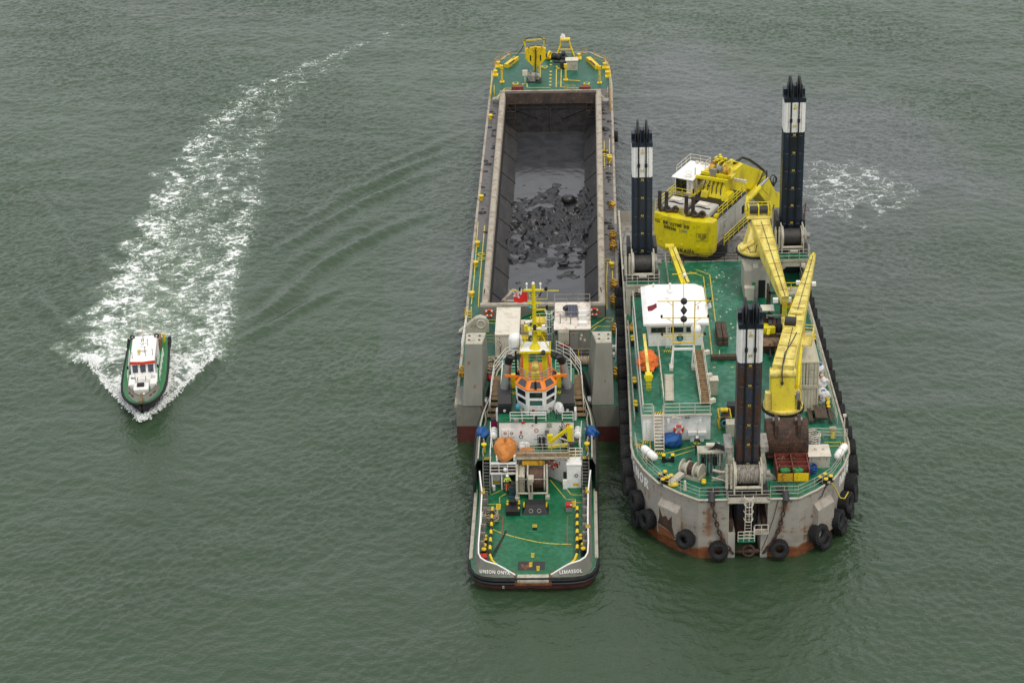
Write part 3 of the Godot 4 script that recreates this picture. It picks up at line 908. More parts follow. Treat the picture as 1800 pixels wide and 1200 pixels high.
	# wedge-shaped cover plates under the hydraulic hinges, aft and fore
	for e: Array in [[1.0, 0.8, 2.6, 1.0], [-60.5, -1.0, -2.0, 0.6]]:
		for s: float in [-1.0, 1.0]:
			for k in 5:
				var z: float = e[0] + (e[2] if e[1] > 0 else -0.2) * 0.0 + k * 0.55 * (1.0 if e[1] > 0 else -0.22)
				if e[1] > 0: part(b, "hinge_rib", mk().bar(V(-0.1, 5.1 - k * 0.17, 1.0 + k * 0.42), V(2.7 * s, 4.3, 1.7 + k * 0.55), 0.2, 0.2), M.green_dark)
				elif k < 4: part(b, "hinge_rib", mk().bar(V(0.0, 4.75, -61.6 - k * 0.2), V(1.7 * s, 4.3, -60.7 - k * 0.32), 0.14, 0.16), M.green_dark)
	# hydraulic jack frame at the hold's aft end
	part(b, "hold_frame", mk().bar(q(14, 440, 185, 3.0), q(14, 560, 60, 3.0), 0.3, 0.3).bar(q(14, 560, 60, 3.0), q(14, 700, 185, 3.0), 0.3, 0.3).bar(q(14, 440, 180, 3.0), q(14, 800, 185, 3.0), 0.3, 0.3), M.coaming)

	# --- fore deck
	var Y: Material = M.yellow
	var zt := q(1, 655, 400, D).z
	var g5 := func(x: float, y: float) -> Vector2:
		var v := qz(1, x, y, zt)
		return Vector2(v.x, v.y)
	part(b, "towing_plate", mk().front(PackedVector2Array([g5.call(565, 222), g5.call(600, 205), g5.call(710, 200), g5.call(735, 212), g5.call(735, 290), g5.call(680, 355), g5.call(636, 355), g5.call(568, 290)]), zt - 0.5, zt), Y)
	part(b, "towing_ring", mk().torus(qz(1, 653, 208, zt + 0.1), Vector3.BACK, 0.26, 0.12, 14, 6), Y)
	for p in [[612, 285], [693, 285]]: part(b, "plate_slot", mk().box(qz(1, p[0], p[1], zt + 0.02), V(0.16, 0.75, 0.05)), M.black)
	part(b, "towing_chain", mk().tube([qz(1, 653, 215, zt + 0.2), qz(1, 655, 270, zt + 0.15), qz(1, 652, 340, zt + 0.2), qz(1, 648, 410, zt + 0.6)], 0.1, 6), M.dark)
	var fr := mk()
	for e in [[575, 215, 558, 142], [718, 205, 722, 130], [645, 355, 632, 405], [670, 355, 682, 410]]: fr.bar(qz(1, e[0], e[1], zt - 0.2), qz(1, e[2], e[3], zt - 0.2), 0.16, 0.16)
	fr.bar(qz(1, 556, 144, zt - 0.2), qz(1, 724, 131, zt - 0.2), 0.16, 0.16)
	part(b, "towing_gallows", fr, Y)
	for e in [[590, 205, 620, 185, 690, 182, 712, 205], [558, 180, 530, 230, 490, 272, 465, 290], [556, 144, 600, 118, 690, 115, 735, 145]]:
		var hp := []
		for k in 4: hp.push_back(qz(1, e[k * 2], e[k * 2 + 1], zt - 0.1))
		part(b, "hose", mk().tube(hp, 0.05), M.black)
	# signal light frame
	var L := q(1, 838, 290, D); var Rr := q(1, 952, 290, D)
	var mx := (L.x + Rr.x) * 0.5
	var leg := mk()
	for s: float in [-1.0, 1.0]:
		leg.bar(V(mx + s * 1.25, D, L.z), V(mx + s * 0.42, D + 2.5, L.z - 0.5), 0.16, 0.16)
		leg.bar(V(mx + s * 1.0, D, L.z - 1.4), V(mx + s * 0.42, D + 2.5, L.z - 0.6), 0.14, 0.14)
	leg.bar(V(mx - 0.85, D + 1.2, L.z - 0.2), V(mx + 0.85, D + 1.2, L.z - 0.2), 0.13, 0.13)
	leg.box(V(mx, D + 2.55, L.z - 0.5), V(1.3, 0.16, 0.9))
	part(b, "light_mast", leg, Y)
	part(b, "navigation_light", mk().cyl(V(mx - 0.1, D + 2.6, L.z - 0.5), V(mx - 0.1, D + 3.0, L.z - 0.5), 0.14, 0.1, 8).bar(V(mx - 0.5, D + 2.7, L.z - 0.5), V(mx - 0.2, D + 3.2, L.z - 0.6), 0.2, 0.35), M.white)
	var win := mk()
	for i in 4: win.ball(q(1, 760 + i * 42, 262 + i * 6, D + 0.4), V(0.5, 0.45, 0.5), 10, 7)
	win.cyl(q(1, 800, 315, D + 0.5), q(1, 910, 320, D + 0.5), 0.18, -1, 8)
	win.box(q(1, 880, 335, D + 0.5), V(0.9, 0.9, 0.9))
	win.cyl(q(1, 880, 240, D + 1.2), q(1, 880, 275, D + 0.5), 0.3, 0.25, 8)
	part(b, "anchor_windlass", win, M.dark)
	part(b, "chain_drum", mk().torus(q(1, 765, 262, D + 0.7), Vector3(1, 0, 0.4), 0.45, 0.16, 14, 6), Y)
	var bx := q(1, 948, 385, D)
	part(b, "locker", mk().bb(V(bx.x - 0.75, D, bx.z - 1.0), V(bx.x + 0.75, D + 1.3, bx.z)), M.cream)
	part(b, "locker_lid", mk().cham(V(bx.x, D + 1.36, bx.z - 0.5), V(1.7, 0.12, 1.2), 0.04), M.off_white)
	# power pack
	var pk := q(1, 645, 485, D)
	part(b, "power_pack", mk().bb(V(pk.x - 0.8, D, pk.z - 1.3), V(pk.x + 0.1, D + 0.9, pk.z - 0.2)).cyl(V(pk.x + 0.4, D + 0.6, pk.z - 1.2), V(pk.x + 0.4, D + 0.6, pk.z - 0.2), 0.3, -1, 10).cyl(V(pk.x - 0.5, D + 0.9, pk.z - 0.8), V(pk.x - 0.5, D + 1.3, pk.z - 0.8), 0.14, -1, 8), M.steel)
	part(b, "drip_tray", mk().bb(V(pk.x - 1.0, D + 0.01, pk.z - 1.6), V(pk.x + 0.9, D + 0.12, pk.z + 0.1)), M.dark)
	var pn := q(1, 567, 480, D)
	part(b, "control_panel", mk().bb(V(pn.x - 0.3, D + 0.9, pn.z - 0.15), V(pn.x + 0.35, D + 1.6, pn.z + 0.1)).cyl(V(pn.x, D, pn.z), V(pn.x, D + 1.0, pn.z), 0.06), M.off_white)
	for p in [[381, 482], [1173, 488], [898, 465]]: post(b, q(1, p[0], p[1], D), 2.1 if p[0] != 898 else 2.0, 0.14)
	part(b, "handle_bar", mk().tube([q(1, 915, 465, D + 0.2), q(1, 1015, 470, D + 0.2)], 0.05), Y)
	for p in [[328, 420], [350, 350], [1215, 360], [1240, 395], [1240, 430], [1005, 285], [733, 280]]:
		var c := q(1, p[0], p[1], D)
		part(b, "fairlead", mk().cyl(c, c + V(0, 0.55, 0), 0.2, -1, 9).cyl(c + V(0, 0.5, 0), c + V(0, 0.6, 0), 0.28, -1, 9).box(c + V(0.0, 0.08, 0.3), V(0.7, 0.16, 0.9)), Y)
	for p in [[490, 498], [1068, 498], [727, 363], [843, 363]]:
		var c := q(1, p[0], p[1], D)
		part(b, "deck_hatch", mk().cyl(c, c + V(0, 0.16, 0), 0.42, -1, 14), M.line_yellow)
		part(b, "hatch_cover", mk().cyl(c + V(0, 0.16, 0), c + V(0, 0.2, 0), 0.26, -1, 12), M.green)
	for p in [[505, 540], [1052, 540]]:
		var c := q(1, p[0], p[1] + 20, D)
		part(b, "tank_vent", mk().bb(V(c.x - 0.75, D, c.z - 0.7), V(c.x + 0.75, D + 0.65, c.z)).bb(V(c.x - 0.55, D, c.z), V(c.x - 0.3, D + 0.4, c.z + 0.25)).bb(V(c.x + 0.3, D, c.z), V(c.x + 0.55, D + 0.4, c.z + 0.25)), M.red_dull)
	for k in 8:
		var c := q(1, 779 - k * 1.0, 312 + k * 27.5, D)
		if k != 2: part(b, "deck_marking", flat(mk(), pv([c.x - 0.14, c.z - 0.2, c.x + 0.14, c.z - 0.2, c.x + 0.14, c.z + 0.2, c.x - 0.14, c.z + 0.2]), D + 0.008), M.line_yellow)
	for l in [[820, 520, 822, 375, 862, 375, 858, 520, 1020, 530], [770, 525, 585, 525, 583, 492, 550, 492, 545, 530, 405, 530, 310, 632], [470, 535, 405, 545, 350, 600], [1090, 545, 1140, 545, 1240, 635], [690, 350, 720, 350], [690, 350, 690, 470]]:
		var pts := []
		for i in range(0, l.size(), 2): pts.push_back(q(1, l[i], l[i + 1], D))
		painted(b, "deck_line", pts, 0.11, M.line_yellow)
	rail(b, [q(1, 320, 365, D), q(1, 365, 320, D), q(1, 448, 300, D)], M.ochre, 1.1, 3)
	rail(b, [q(1, 1130, 305, D), q(1, 1212, 335, D), q(1, 1245, 370, D)], M.ochre, 1.1, 3)
	rail(b, [q(1, 1035, 275, D), q(1, 1072, 282, D)], M.ochre, 1.1, 2)
	rail(b, [q(1, 885, 560, D), q(1, 975, 560, D)], M.ochre, 0.9, 2)
	rail(b, [q(1, 288, 630, D), q(1, 300, 440, D)], Y, 0.9, 2, 2.0, 0.04)
	rail(b, [q(1, 318, 605, D), q(1, 318, 560, D)], Y, 0.9, 3, 1.0, 0.04)
	rail(b, [q(1, 1260, 720, D), q(1, 1253, 440, D)], M.ochre, 0.9, 2, 2.0, 0.04)
	rail(b, [q(1, 1235, 620, D), q(1, 1240, 570, D)], M.ochre, 0.9, 3, 1.0, 0.04)
	for e in [[415, 350, 500, 285], [1155, 360, 1080, 290]]:
		part(b, "anchor_guide", mk().bar(q(1, e[0], e[1], D + 0.25), q(1, e[2], e[3], D + 0.25), 0.6, 0.5), Y)
		part(b, "guide_slot", mk().bar(q(1, lerpf(e[0], e[2], 0.25), lerpf(e[1], e[3], 0.25), D + 0.52), q(1, lerpf(e[0], e[2], 0.8), lerpf(e[1], e[3], 0.8), D + 0.52), 0.22, 0.02), M.rust)
	for s in [[303, 660, 355, 660], [1195, 670, 1248, 670]]:
		var a := q(1, s[0], s[1], D); var c := q(1, s[2], s[3], D)
		part(b, "step_bridge", mk().bb(V(a.x, D + 0.5, a.z - 1.0), V(c.x, D + 0.6, a.z)).bb(V(a.x, D, a.z - 1.0), V(a.x + 0.1, D + 0.5, a.z)).bb(V(c.x - 0.1, D, a.z - 1.0), V(c.x, D + 0.5, a.z)), M.steel)

	# --- side decks
	for p in [[2, 213, 655], [2, 200, 805], [2, 170, 1035], [2, 240, 305], [2, 1210, 12], [2, 1225, 815], [1, 288, 780], [1, 1252, 1110]]:
		var c := q(p[0], p[1], p[2], D)
		part(b, "bollard", mk().cyl(c, c + V(0, 0.5, 0), 0.2, -1, 9).cyl(c + V(0, 0.45, 0), c + V(0, 0.58, 0), 0.3, -1, 10), Y)
	for p in [[240, 715], [240, 750], [1190, 765]]:
		part(b, "manhole_ring", mk().torus(q(2, p[0], p[1], D + 0.05), Vector3.UP, 0.36, 0.07, 14, 5), M.line_yellow)
	for p in [[1215, 1035], [1215, 1072]]: part(b, "manhole_ring", mk().torus(q(1, p[0], p[1], D + 0.05), Vector3.UP, 0.3, 0.06, 12, 5), M.line_yellow)
	for l in [[2, 265, 500, 248, 700, 225, 950, 218, 1110], [2, 215, 470, 200, 700, 185, 900, 165, 1090], [2, 1192, 780, 1185, 900, 1188, 1130], [2, 1228, 840, 1230, 900], [1, 1253, 940, 1253, 1180], [1, 1210, 960, 1212, 1180]]:
		var pts := []
		for i in range(1, l.size(), 2): pts.push_back(q(l[0], l[i], l[i + 1], D))
		painted(b, "deck_line", pts, 0.09, M.line_yellow)
	rope_guide(b, q(2, 1228, 365, D), 2)
	rope_guide(b, q(2, 1235, 605, D), 3); rope_guide(b, q(2, 1238, 680, D), 3)
	rope_guide(b, q(2, 1243, 975, D), 3); rope_guide(b, q(2, 1243, 1105, D), 4)
	rope_guide(b, q(3, 1345, 490, D), 3); rope_guide(b, q(3, 108, 840, D), 3); rope_guide(b, q(3, 1350, 850, D), 3)
	nz.frequency = 0.9
	for i in 60:
		var s := 1.0 if rng.randf() < 0.5 else -1.0
		var p := V(s * rng.randf_range(6.6, 7.5) - 0.1, D, rng.randf_range(-58, -18))
		var r := rng.randf_range(0.08, 0.3)
		part(b, "mud_clod", mk().ball(p, V(r * 1.5, r * 0.6, r), 7, 4, nz, 0.5), M.mud)
	part(b, "mud_clod", mk().ball(q(1, 1215, 865, D), V(0.55, 0.3, 0.5), 10, 6, nz, 0.6), M.mud)
	part(b, "handrail", mk().tube([V(-6.2, 5.45, -2.3), V(-6.1, 6.1, -2.0)], 0.05).tube([V(6.0, 5.45, -2.3), V(5.9, 6.1, -2.0)], 0.05), M.dark)

	# --- stern pillars
	for s: float in [-1.0, 1.0]:
		var x0 := -7.5 if s < 0 else 4.9; var x1 := -5.6 if s < 0 else 7.05
		var t0 := -7.15 if s < 0 else 5.37; var t1 := -5.5 if s < 0 else 6.85
		var i1 := -5.25 if s < 0 else 6.88; var i0 := -7.2 if s < 0 else 4.96
		var z0 := 19.2
		var m := mk()
		m.loft([PackedVector3Array([V(x1, D, z0), V(x1 + (0.35 if s < 0 else 0.0), D, 11.5), V(x0 - (0.35 if s > 0 else 0.0), D, 11.5), V(x0, D, z0)]), PackedVector3Array([V(t1, 9.5, 17.0), V(i1, 9.5, 14.7), V(i0, 9.5, 14.7), V(t0, 9.5, 17.0)])], true, false)
		var o := part(b, "pusher_pillar", m, M.grey)
		part(o, "pillar_top", mk().loft([PackedVector3Array([V(t1, 9.5, 17.0), V(i1, 9.5, 14.7), V(i0, 9.5, 14.7), V(t0, 9.5, 17.0)]), PackedVector3Array([V(t1 - 0.04, 9.58, 16.94), V(i1 - 0.04, 9.58, 14.76), V(i0 + 0.04, 9.58, 14.76), V(t0 + 0.04, 9.58, 16.94)])], false, true), M.cream)
		for k in 4:
			var c := V(lerpf(t0, t1, 0.2 if k % 2 == 0 else 0.8), 9.6, 15.4 + 0.9 * (k / 2))
			part(o, "lifting_eye", mk().torus(c, Vector3.UP, 0.09, 0.04, 8, 4), M.dark)
		# the pushing pin that holds the tug
		var pc := q(4, 345 if s < 0 else 1230, 250, 3.6)
		part(b, "coupling_pin", mk().cyl(V(-5.6 if s < 0 else 5.2, 3.4, 17.4), V(-4.6 if s < 0 else 4.2, 3.4, 17.4), 0.5, -1, 18), M.silver)
	# small corner plates at the stern
	part(b, "corner_plate", mk().side(pv([18.9, 4.0, 16.2, 4.0, 16.2, 4.5]), -8.1, -7.5), M.grey)
	# --- stern deck fittings
	rail(b, [q(3, 100, 640, D), q(3, 140, 420, D)], M.white, 1.1, 3, 1.2)
	rail(b, [q(3, 1352, 720, D), q(3, 1355, 500, D)], M.white, 1.1, 3, 1.2)
	rail(b, [q(3, 140, 380, D), q(3, 180, 380, D), q(3, 180, 345, D)], Y, 1.0, 3, 0.8, 0.05)
	upright_ladder(b, q(3, 155, 390, D), 1.5, Vector3.RIGHT, Y, 0.7)
	for p in [[290, 560, 300, 470], [300, 740, 300, 660]]: rail(b, [q(3, p[0], p[1] + 20, D), q(3, p[2] + 60, p[1] + 20, D)], M.ochre, 1.1, 3, 1.0)
	for l in [[1150, 440, 1270, 360], [1150, 475, 1200, 430, 1310, 432], [1265, 362, 1330, 360, 1320, 395, 1275, 390], [230, 375, 380, 380], [200, 400, 380, 405], [320, 740, 430, 745], [600, 440, 670, 435]]:
		var pts := []
		for i in range(0, l.size(), 2): pts.push_back(q(3, l[i], l[i + 1], D))
		painted(b, "deck_line", pts, 0.1, M.line_yellow)
	# hose reel on its side, left of the deck
	var re := q(3, 250, 480, D)
	part(b, "reel_housing", mk().push(pv([-2.2, 0, 0.9, 0, 0.9, 0.9, 0.6, 1.5, 0.0, 1.7, -0.5, 1.5]), Transform3D(Basis.IDENTITY, V(re.x, D, re.z)), -0.7, 0.0), M.cream)
	part(b, "reel_disc", mk().torus(V(re.x + 0.1, D + 0.95, re.z + 0.02), Vector3.BACK, 0.42, 0.06, 18, 5), M.off_white)
	# hoop behind the right pillar
	part(b, "hose_hoop", mk().torus(V(6.0, D + 1.0, 12.6), V(0, 0.3, 1), 0.95, 0.1, 20, 6), M.black)
	part(b, "hose_reel", mk().cyl(V(5.2, D + 0.5, 12.5), V(6.8, D + 0.5, 12.5), 0.55, -1, 14), M.ochre)
	coil(b, "rope_coil", q(3, 345, 800, D), 0.85, 1.1, 0.07, 9, M.rope)
	part(b, "orange_buoy", mk().ball(q(3, 330, 850, D + 0.2), V(0.25, 0.3, 0.45), 10, 6), M.red)
	var rd := mk()
	for i in 9: rd.torus(q(3, 1085, 710, D + 0.45) + V(-0.72 + i * 0.18, 0, 0), Vector3.RIGHT, 0.4, 0.1, 14, 5)
	part(b, "rope_drum", rd, M.rope)
	part(b, "drum_stand", mk().bb(q(3, 975, 705, D), q(3, 1050, 690, D) + V(0, 0.5, 0)), Y)
	# yellow access stand and white pipe in the middle
	var st := q(3, 745, 560, D)
	part(b, "access_stand", mk().bb(V(st.x - 0.75, D, st.z - 1.4), V(st.x + 0.55, D + 2.2, st.z)), Y)
	rail(b, [V(st.x - 0.8, D + 2.2, st.z), V(st.x + 0.6, D + 2.2, st.z), V(st.x + 0.6, D + 2.2, st.z - 1.4)], M.pale_yellow, 1.0, 3, 0.7)
	part(b, "white_pipe", mk().tube([q(3, 612, 405, D + 1.6), q(3, 770, 368, D + 1.6)], 0.17, 10), M.white)
	part(b, "pump_box", mk().bb(q(3, 580, 520, D), q(3, 652, 520, D) + V(0, 1.5, -1.0)), M.off_white)
	part(b, "pump_box", mk().bb(q(3, 582, 600, D), q(3, 640, 600, D) + V(0, 0.9, -0.9)), Y)
	# cage ladder by the cabin
	var cl := q(3, 815, 560, D)
	upright_ladder(b, cl, 3.6, Vector3.RIGHT, M.white)
	var cg := mk()
	for y: float in [1.3, 2.1, 2.9, 3.6]:
		var pts := []
		for k in 9: pts.push_back(cl + V(cos(PI * k / 8.0) * 0.42, y, sin(PI * k / 8.0) * 0.75))
		cg.tube(pts, 0.035)
	for k in [2, 4, 6]: cg.tube([cl + V(cos(PI * k / 8.0) * 0.42, 1.3, sin(PI * k / 8.0) * 0.75), cl + V(cos(PI * k / 8.0) * 0.42, 3.6, sin(PI * k / 8.0) * 0.75)], 0.03)
	part(b, "ladder_cage", cg, M.white)
	for p in [[3, 1330, 680], [3, 1340, 620]]: part(b, "deck_box", mk().bb(q(p[0], p[1] - 20, p[2], D), q(p[0], p[1] + 15, p[2], D) + V(0, 0.3, -0.5)), M.off_white)

	lifebuoy(V(q(14, 300, 283, 4.7).x, 4.72, 0.86), Vector3.BACK, "orange lifebuoy on the barge coaming beside the cream container")
	lifebuoy(V(q(14, 1410, 285, 4.7).x, 4.72, 0.86), Vector3.BACK, "orange lifebuoy on the barge coaming beside the white-roofed cabin")
	barge_container()
	barge_cabin()
	barge_load()
	# a tyre on a rope over the barge's side
	hang_tyre(V(8.02, 2.9, q(1, 1298, 905, 3.2).z), Vector3.RIGHT, 0.62, 0.34, "lone tyre fender hanging over the barge's side near its bow", "")

# corrugated box walls
func corrugated(m: MB, a: Vector3, b: Vector3, h: float, wave := 0.28, deep := 0.045) -> void:
	var d := (b - a); var len := d.length(); d /= len
	var o := d.cross(Vector3.UP).normalized()
	var k := int(len / wave)
	for i in k:
		var s := len * i / k; var e := len * (i + 1) / k; var w := (e - s)
		var p := [a + d * s, a + d * (s + w * 0.3), a + d * (s + w * 0.45) - o * deep, a + d * (s + w * 0.85) - o * deep, a + d * e]
		for j in 4: m.quad(p[j], p[j + 1], p[j + 1] + V(0, h, 0), p[j] + V(0, h, 0))
func container(called: String, label: String, c: Vector3, s: Vector3, mat: Material, doors := false) -> Node3D:
	var t := thing(called, label, "container", c)
	var x := s.x * 0.5; var z := s.z * 0.5
	var m := mk()
	var e := 0.07
	corrugated(m, c + V(x - e, 0.15, z - e), c + V(x - e, 0.15, -z + e), s.y - 0.25)
	corrugated(m, c + V(-x + e, 0.15, -z + e), c + V(-x + e, 0.15, z - e), s.y - 0.25)
	corrugated(m, c + V(x - e, 0.15, -z + e), c + V(-x + e, 0.15, -z + e), s.y - 0.25)
	if not doors: corrugated(m, c + V(-x + e, 0.15, z - e), c + V(x - e, 0.15, z - e), s.y - 0.25)
	part(t, "wall", m, mat)
	part(t, "roof", mk().box(c + V(0, s.y - 0.05, 0), V(s.x - 0.1, 0.04, s.z - 0.1)), mat)
	var f := mk()
	for ax: float in [-1.0, 1.0]:
		for az: float in [-1.0, 1.0]: f.box(c + V(ax * (x - 0.06), s.y * 0.5, az * (z - 0.06)), V(0.12, s.y, 0.12))
		f.box(c + V(ax * (x - 0.05), s.y - 0.06, 0), V(0.1, 0.12, s.z - 0.24)); f.box(c + V(ax * (x - 0.05), 0.08, 0), V(0.1, 0.16, s.z - 0.24))
		f.box(c + V(0, s.y - 0.06, ax * (z - 0.05)), V(s.x - 0.24, 0.12, 0.1)); f.box(c + V(0, 0.08, ax * (z - 0.05)), V(s.x - 0.24, 0.16, 0.1))
	part(t, "frame", f, mat)
	if doors:
		for ax: float in [-1.0, 1.0]:
			var d := mk().box(c + V(ax * x * 0.48, s.y * 0.5, z - 0.09), V(x * 0.9, s.y - 0.28, 0.06))
			for k in 3: d.box(c + V(ax * x * 0.48, s.y * (0.22 + 0.28 * k), z - 0.05), V(x * 0.8, s.y * 0.2, 0.03))
			var o := part(t, "door", d, mat)
			for k in 2: part(o, "locking_bar", mk().cyl(c + V(ax * x * (0.22 + 0.42 * k), 0.2, z - 0.01), c + V(ax * x * (0.22 + 0.42 * k), s.y - 0.2, z - 0.01), 0.025, -1, 5), M.steel)
	return t
func barge_container() -> void:
	var t := container("shipping_container", "cream corrugated shipping container on the barge's aft deck", V(-3.45, 4.0, 6.35), V(2.42, 2.6, 6.1), M.off_white)
	part(t, "cable", mk().tube([V(-4.2, 6.3, 9.45), V(-4.25, 5.9, 9.47), V(-4.0, 5.5, 9.47), V(-4.15, 5.0, 9.47), V(-4.1, 4.2, 9.47)], 0.035), M.dark)
	part(t, "junction_box", mk().box(V(-4.28, 6.05, 9.46), V(0.14, 0.22, 0.1)).box(V(-4.1, 5.5, 9.46), V(0.16, 0.2, 0.1)), M.off_white)
func barge_cabin() -> void:
	var x0 := 1.25; var x1 := 4.8; var z0 := 3.3; var z1 := 9.1; var h0 := 4.0; var h1 := 7.0
	var t := thing("control_cabin", "grey control cabin with stained white roof and solar panel on the barge", "cabin", V(3.0, 4.0, 6.2))
	part(t, "wall", mk().bb(V(x0, h0, z0), V(x1, h1 - 0.1, z1)), M.grey)
	part(t, "roof", mk().bb(V(x0 - 0.06, h1 - 0.1, z0 - 0.06), V(x1 + 0.06, h1 + 0.02, z1 + 0.06)), M.roof_white)
	rail(t, [V(x0, h1, z1 - 1.8), V(x0, h1, z0 + 0.05), V(x1, h1, z0 + 0.05), V(x1, h1, z1 - 1.8), V(x0, h1, z1 - 1.8)], M.steel, 1.0, 2, 1.2)
	var sp := q(14, 1167, 275, h1 + 0.3)
	var o := part(t, "solar_panel", mk().box(sp, V(1.2, 0.05, 1.9), Basis(Vector3.RIGHT, 0.2)), M.panel_blue)
	var gl := mk()
	for k in 5: gl.box(sp + Basis(Vector3.RIGHT, 0.2) * V(-0.6 + 0.3 * k, 0.03, 0), V(0.02, 0.01, 1.9), Basis(Vector3.RIGHT, 0.2))
	for k in 7: gl.box(sp + Basis(Vector3.RIGHT, 0.2) * V(0, 0.03, -0.9 + 0.3 * k), V(1.2, 0.01, 0.015), Basis(Vector3.RIGHT, 0.2))
	part(o, "cell_lines", gl, M.grey_plain)
	for p in [[1290, 300], [1285, 410], [1280, 345]]: part(t, "roof_box", mk().box(q(14, p[0], p[1], h1 + 0.2), V(0.8, 0.36, 0.6)), M.white)
	for p in [[1050, 410], [1160, 420], [1235, 350], [1230, 330]]: part(t, "roof_pole", mk().cyl(q(14, p[0], p[1], h1), q(14, p[0], p[1], h1) + V(0, 1.1, 0), 0.05), M.steel)
	part(t, "day_shape", mk().loft([PackedVector3Array([q(14, 1105, 245, h1 + 0.9)]), ], false, false) if false else mk().cyl(q(14, 1105, 250, h1 + 0.5), q(14, 1105, 250, h1 + 0.95), 0.01, 0.3, 8).cyl(q(14, 1105, 250, h1 + 0.95), q(14, 1105, 250, h1 + 1.4), 0.3, 0.01, 8), M.black)
	for p in [[465, 230], [1250, 228]]: part(t, "roof_step" if p[0] > 600 else "step_plate", mk().box(q(14, p[0], p[1], h1 - 0.1 if p[0] > 600 else 5.3), V(0.6, 0.2, 0.4)), M.yellow)
	# the side towards the tug: cabinet, door, signs
	part(t, "cabinet", mk().bb(V(1.65, 5.45, z1), V(2.7, 6.85, z1 + 0.35)), M.cream)
	part(t, "red_strip", mk().bb(V(1.65, 5.25, z1), V(2.7, 5.45, z1 + 0.37)), M.red)
	part(t, "door", mk().bb(V(2.78, 4.75, z1), V(3.6, 6.6, z1 + 0.12)), M.grey_plain)
	part(t, "door_sign", mk().box(V(3.15, 6.45, z1 + 0.13), V(0.18, 0.12, 0.02)), M.red)
	for p in [[3.95, 6.3], [4.25, 5.75], [3.85, 5.9]]: part(t, "notice", mk().box(V(p[0], p[1], z1 + 0.01), V(0.2, 0.26, 0.02)), M.off_white)
	part(t, "vent_lamp", mk().box(V(1.42, 6.6, z1 + 0.06), V(0.16, 0.4, 0.12)), M.black)
	part(t, "platform", mk().bb(V(1.3, 4.5, z1), V(4.75, 4.6, z1 + 1.2)), M.dark)
	rail(t, [V(1.3, 4.6, z1 + 1.2), V(4.75, 4.6, z1 + 1.2)], M.steel, 0.8, 2, 0.9)
	part(t, "yellow_post", mk().bb(V(2.75, 4.0, z1 + 1.22), V(2.83, 5.3, z1 + 1.3)).bb(V(3.6, 4.0, z1 + 1.22), V(3.68, 5.3, z1 + 1.3)), M.yellow)

func barge_load() -> void:
	# thin slurry, lying level
	var s := thing("slurry", "flat grey slurry lying in the barge's hold round the mud", "slurry", V(0, 0, -30))
	s.set_meta("kind", "stuff")
	var rows := []
	nz.frequency = 1.0
	nz.fractal_octaves = 3
	for j in 240:
		var r := PackedVector3Array()
		var z := -59.9 + 59.9 * j / 239.0
		for i in 30:
			var x := -4.9 + 9.8 * i / 29.0
			# rings of small ripples run out from where the bucket last emptied
			var e := Vector2(x - 0.3, z + 43.0).length()
			r.push_back(V(x, 0.02 + 0.016 * nz.get_noise_2d(x * 0.3, z * 0.3) * sin(e * 5.0) * exp(-pow((e - 4.0) / 3.0, 2.0)) * smooth(-41.0, -46.0, z) + 0.01 * nz.get_noise_2d(x * 0.5, z * 0.5), z))
		rows.push_back(r)
	part(s, "surface", mk().grid(rows, true), M.slurry)
	var t := thing("mud_heap", "heap of lumpy black dredged mud in the barge's hold", "mud", V(0, 0, -30))
	t.set_meta("kind", "stuff")
	rows = []
	var f := FastNoiseLite.new(); f.seed = 31; f.frequency = 0.6; f.fractal_octaves = 5; f.fractal_gain = 0.5
	var g := FastNoiseLite.new(); g.seed = 33; g.frequency = 0.12; g.fractal_octaves = 3
	for j in 330:
		var r := PackedVector3Array()
		var z := -48.0 + 38.0 * j / 329.0
		for i in 90:
			var x := -5.3 + 10.6 * i / 89.0
			var body := exp(-pow((z + 31.0 + x * 0.5) / 7.5, 2.0)) * (1.0 + 0.35 * x / 5.0)
			var fringe := smooth(-47.0, -41.0, z) * (1.0 - smooth(-19.0, -14.5, z + g.get_noise_2d(x * 2.0, z) * 6.0))
			var lump := f.get_noise_2d(x, z) * 0.5 + 0.5
			var h := -0.42 + body * (0.5 + 0.5 * (lump - 0.5) + 0.5 * g.get_noise_2d(x * 2.4, z * 2.4)) + fringe * (lump * 0.55 + g.get_noise_2d(x * 2.2 + 9.0, z * 2.2) * 0.45 + 0.04)
			r.push_back(V(x, h, z))
		rows.push_back(r)
	part(t, "surface", mk().grid(rows, true), M.mud)
	part(t, "boulder", mk().ball(V(2.3, 0.75, q(2, 905, 300, 0.8).z), V(0.95, 0.7, 0.8), 14, 9, g, 0.25), M.mud)
	nz.frequency = 1.2
	for i in 16: # clods
		var p := V(rng.randf_range(-4.2, 4.4), 0.3, rng.randf_range(-40, -20))
		var k := rng.randf_range(0.15, 0.45)
		part(t, "clod", mk().ball(p, V(k * 1.6, k * 0.5, k), 9, 6, nz, 0.9), M.mud)

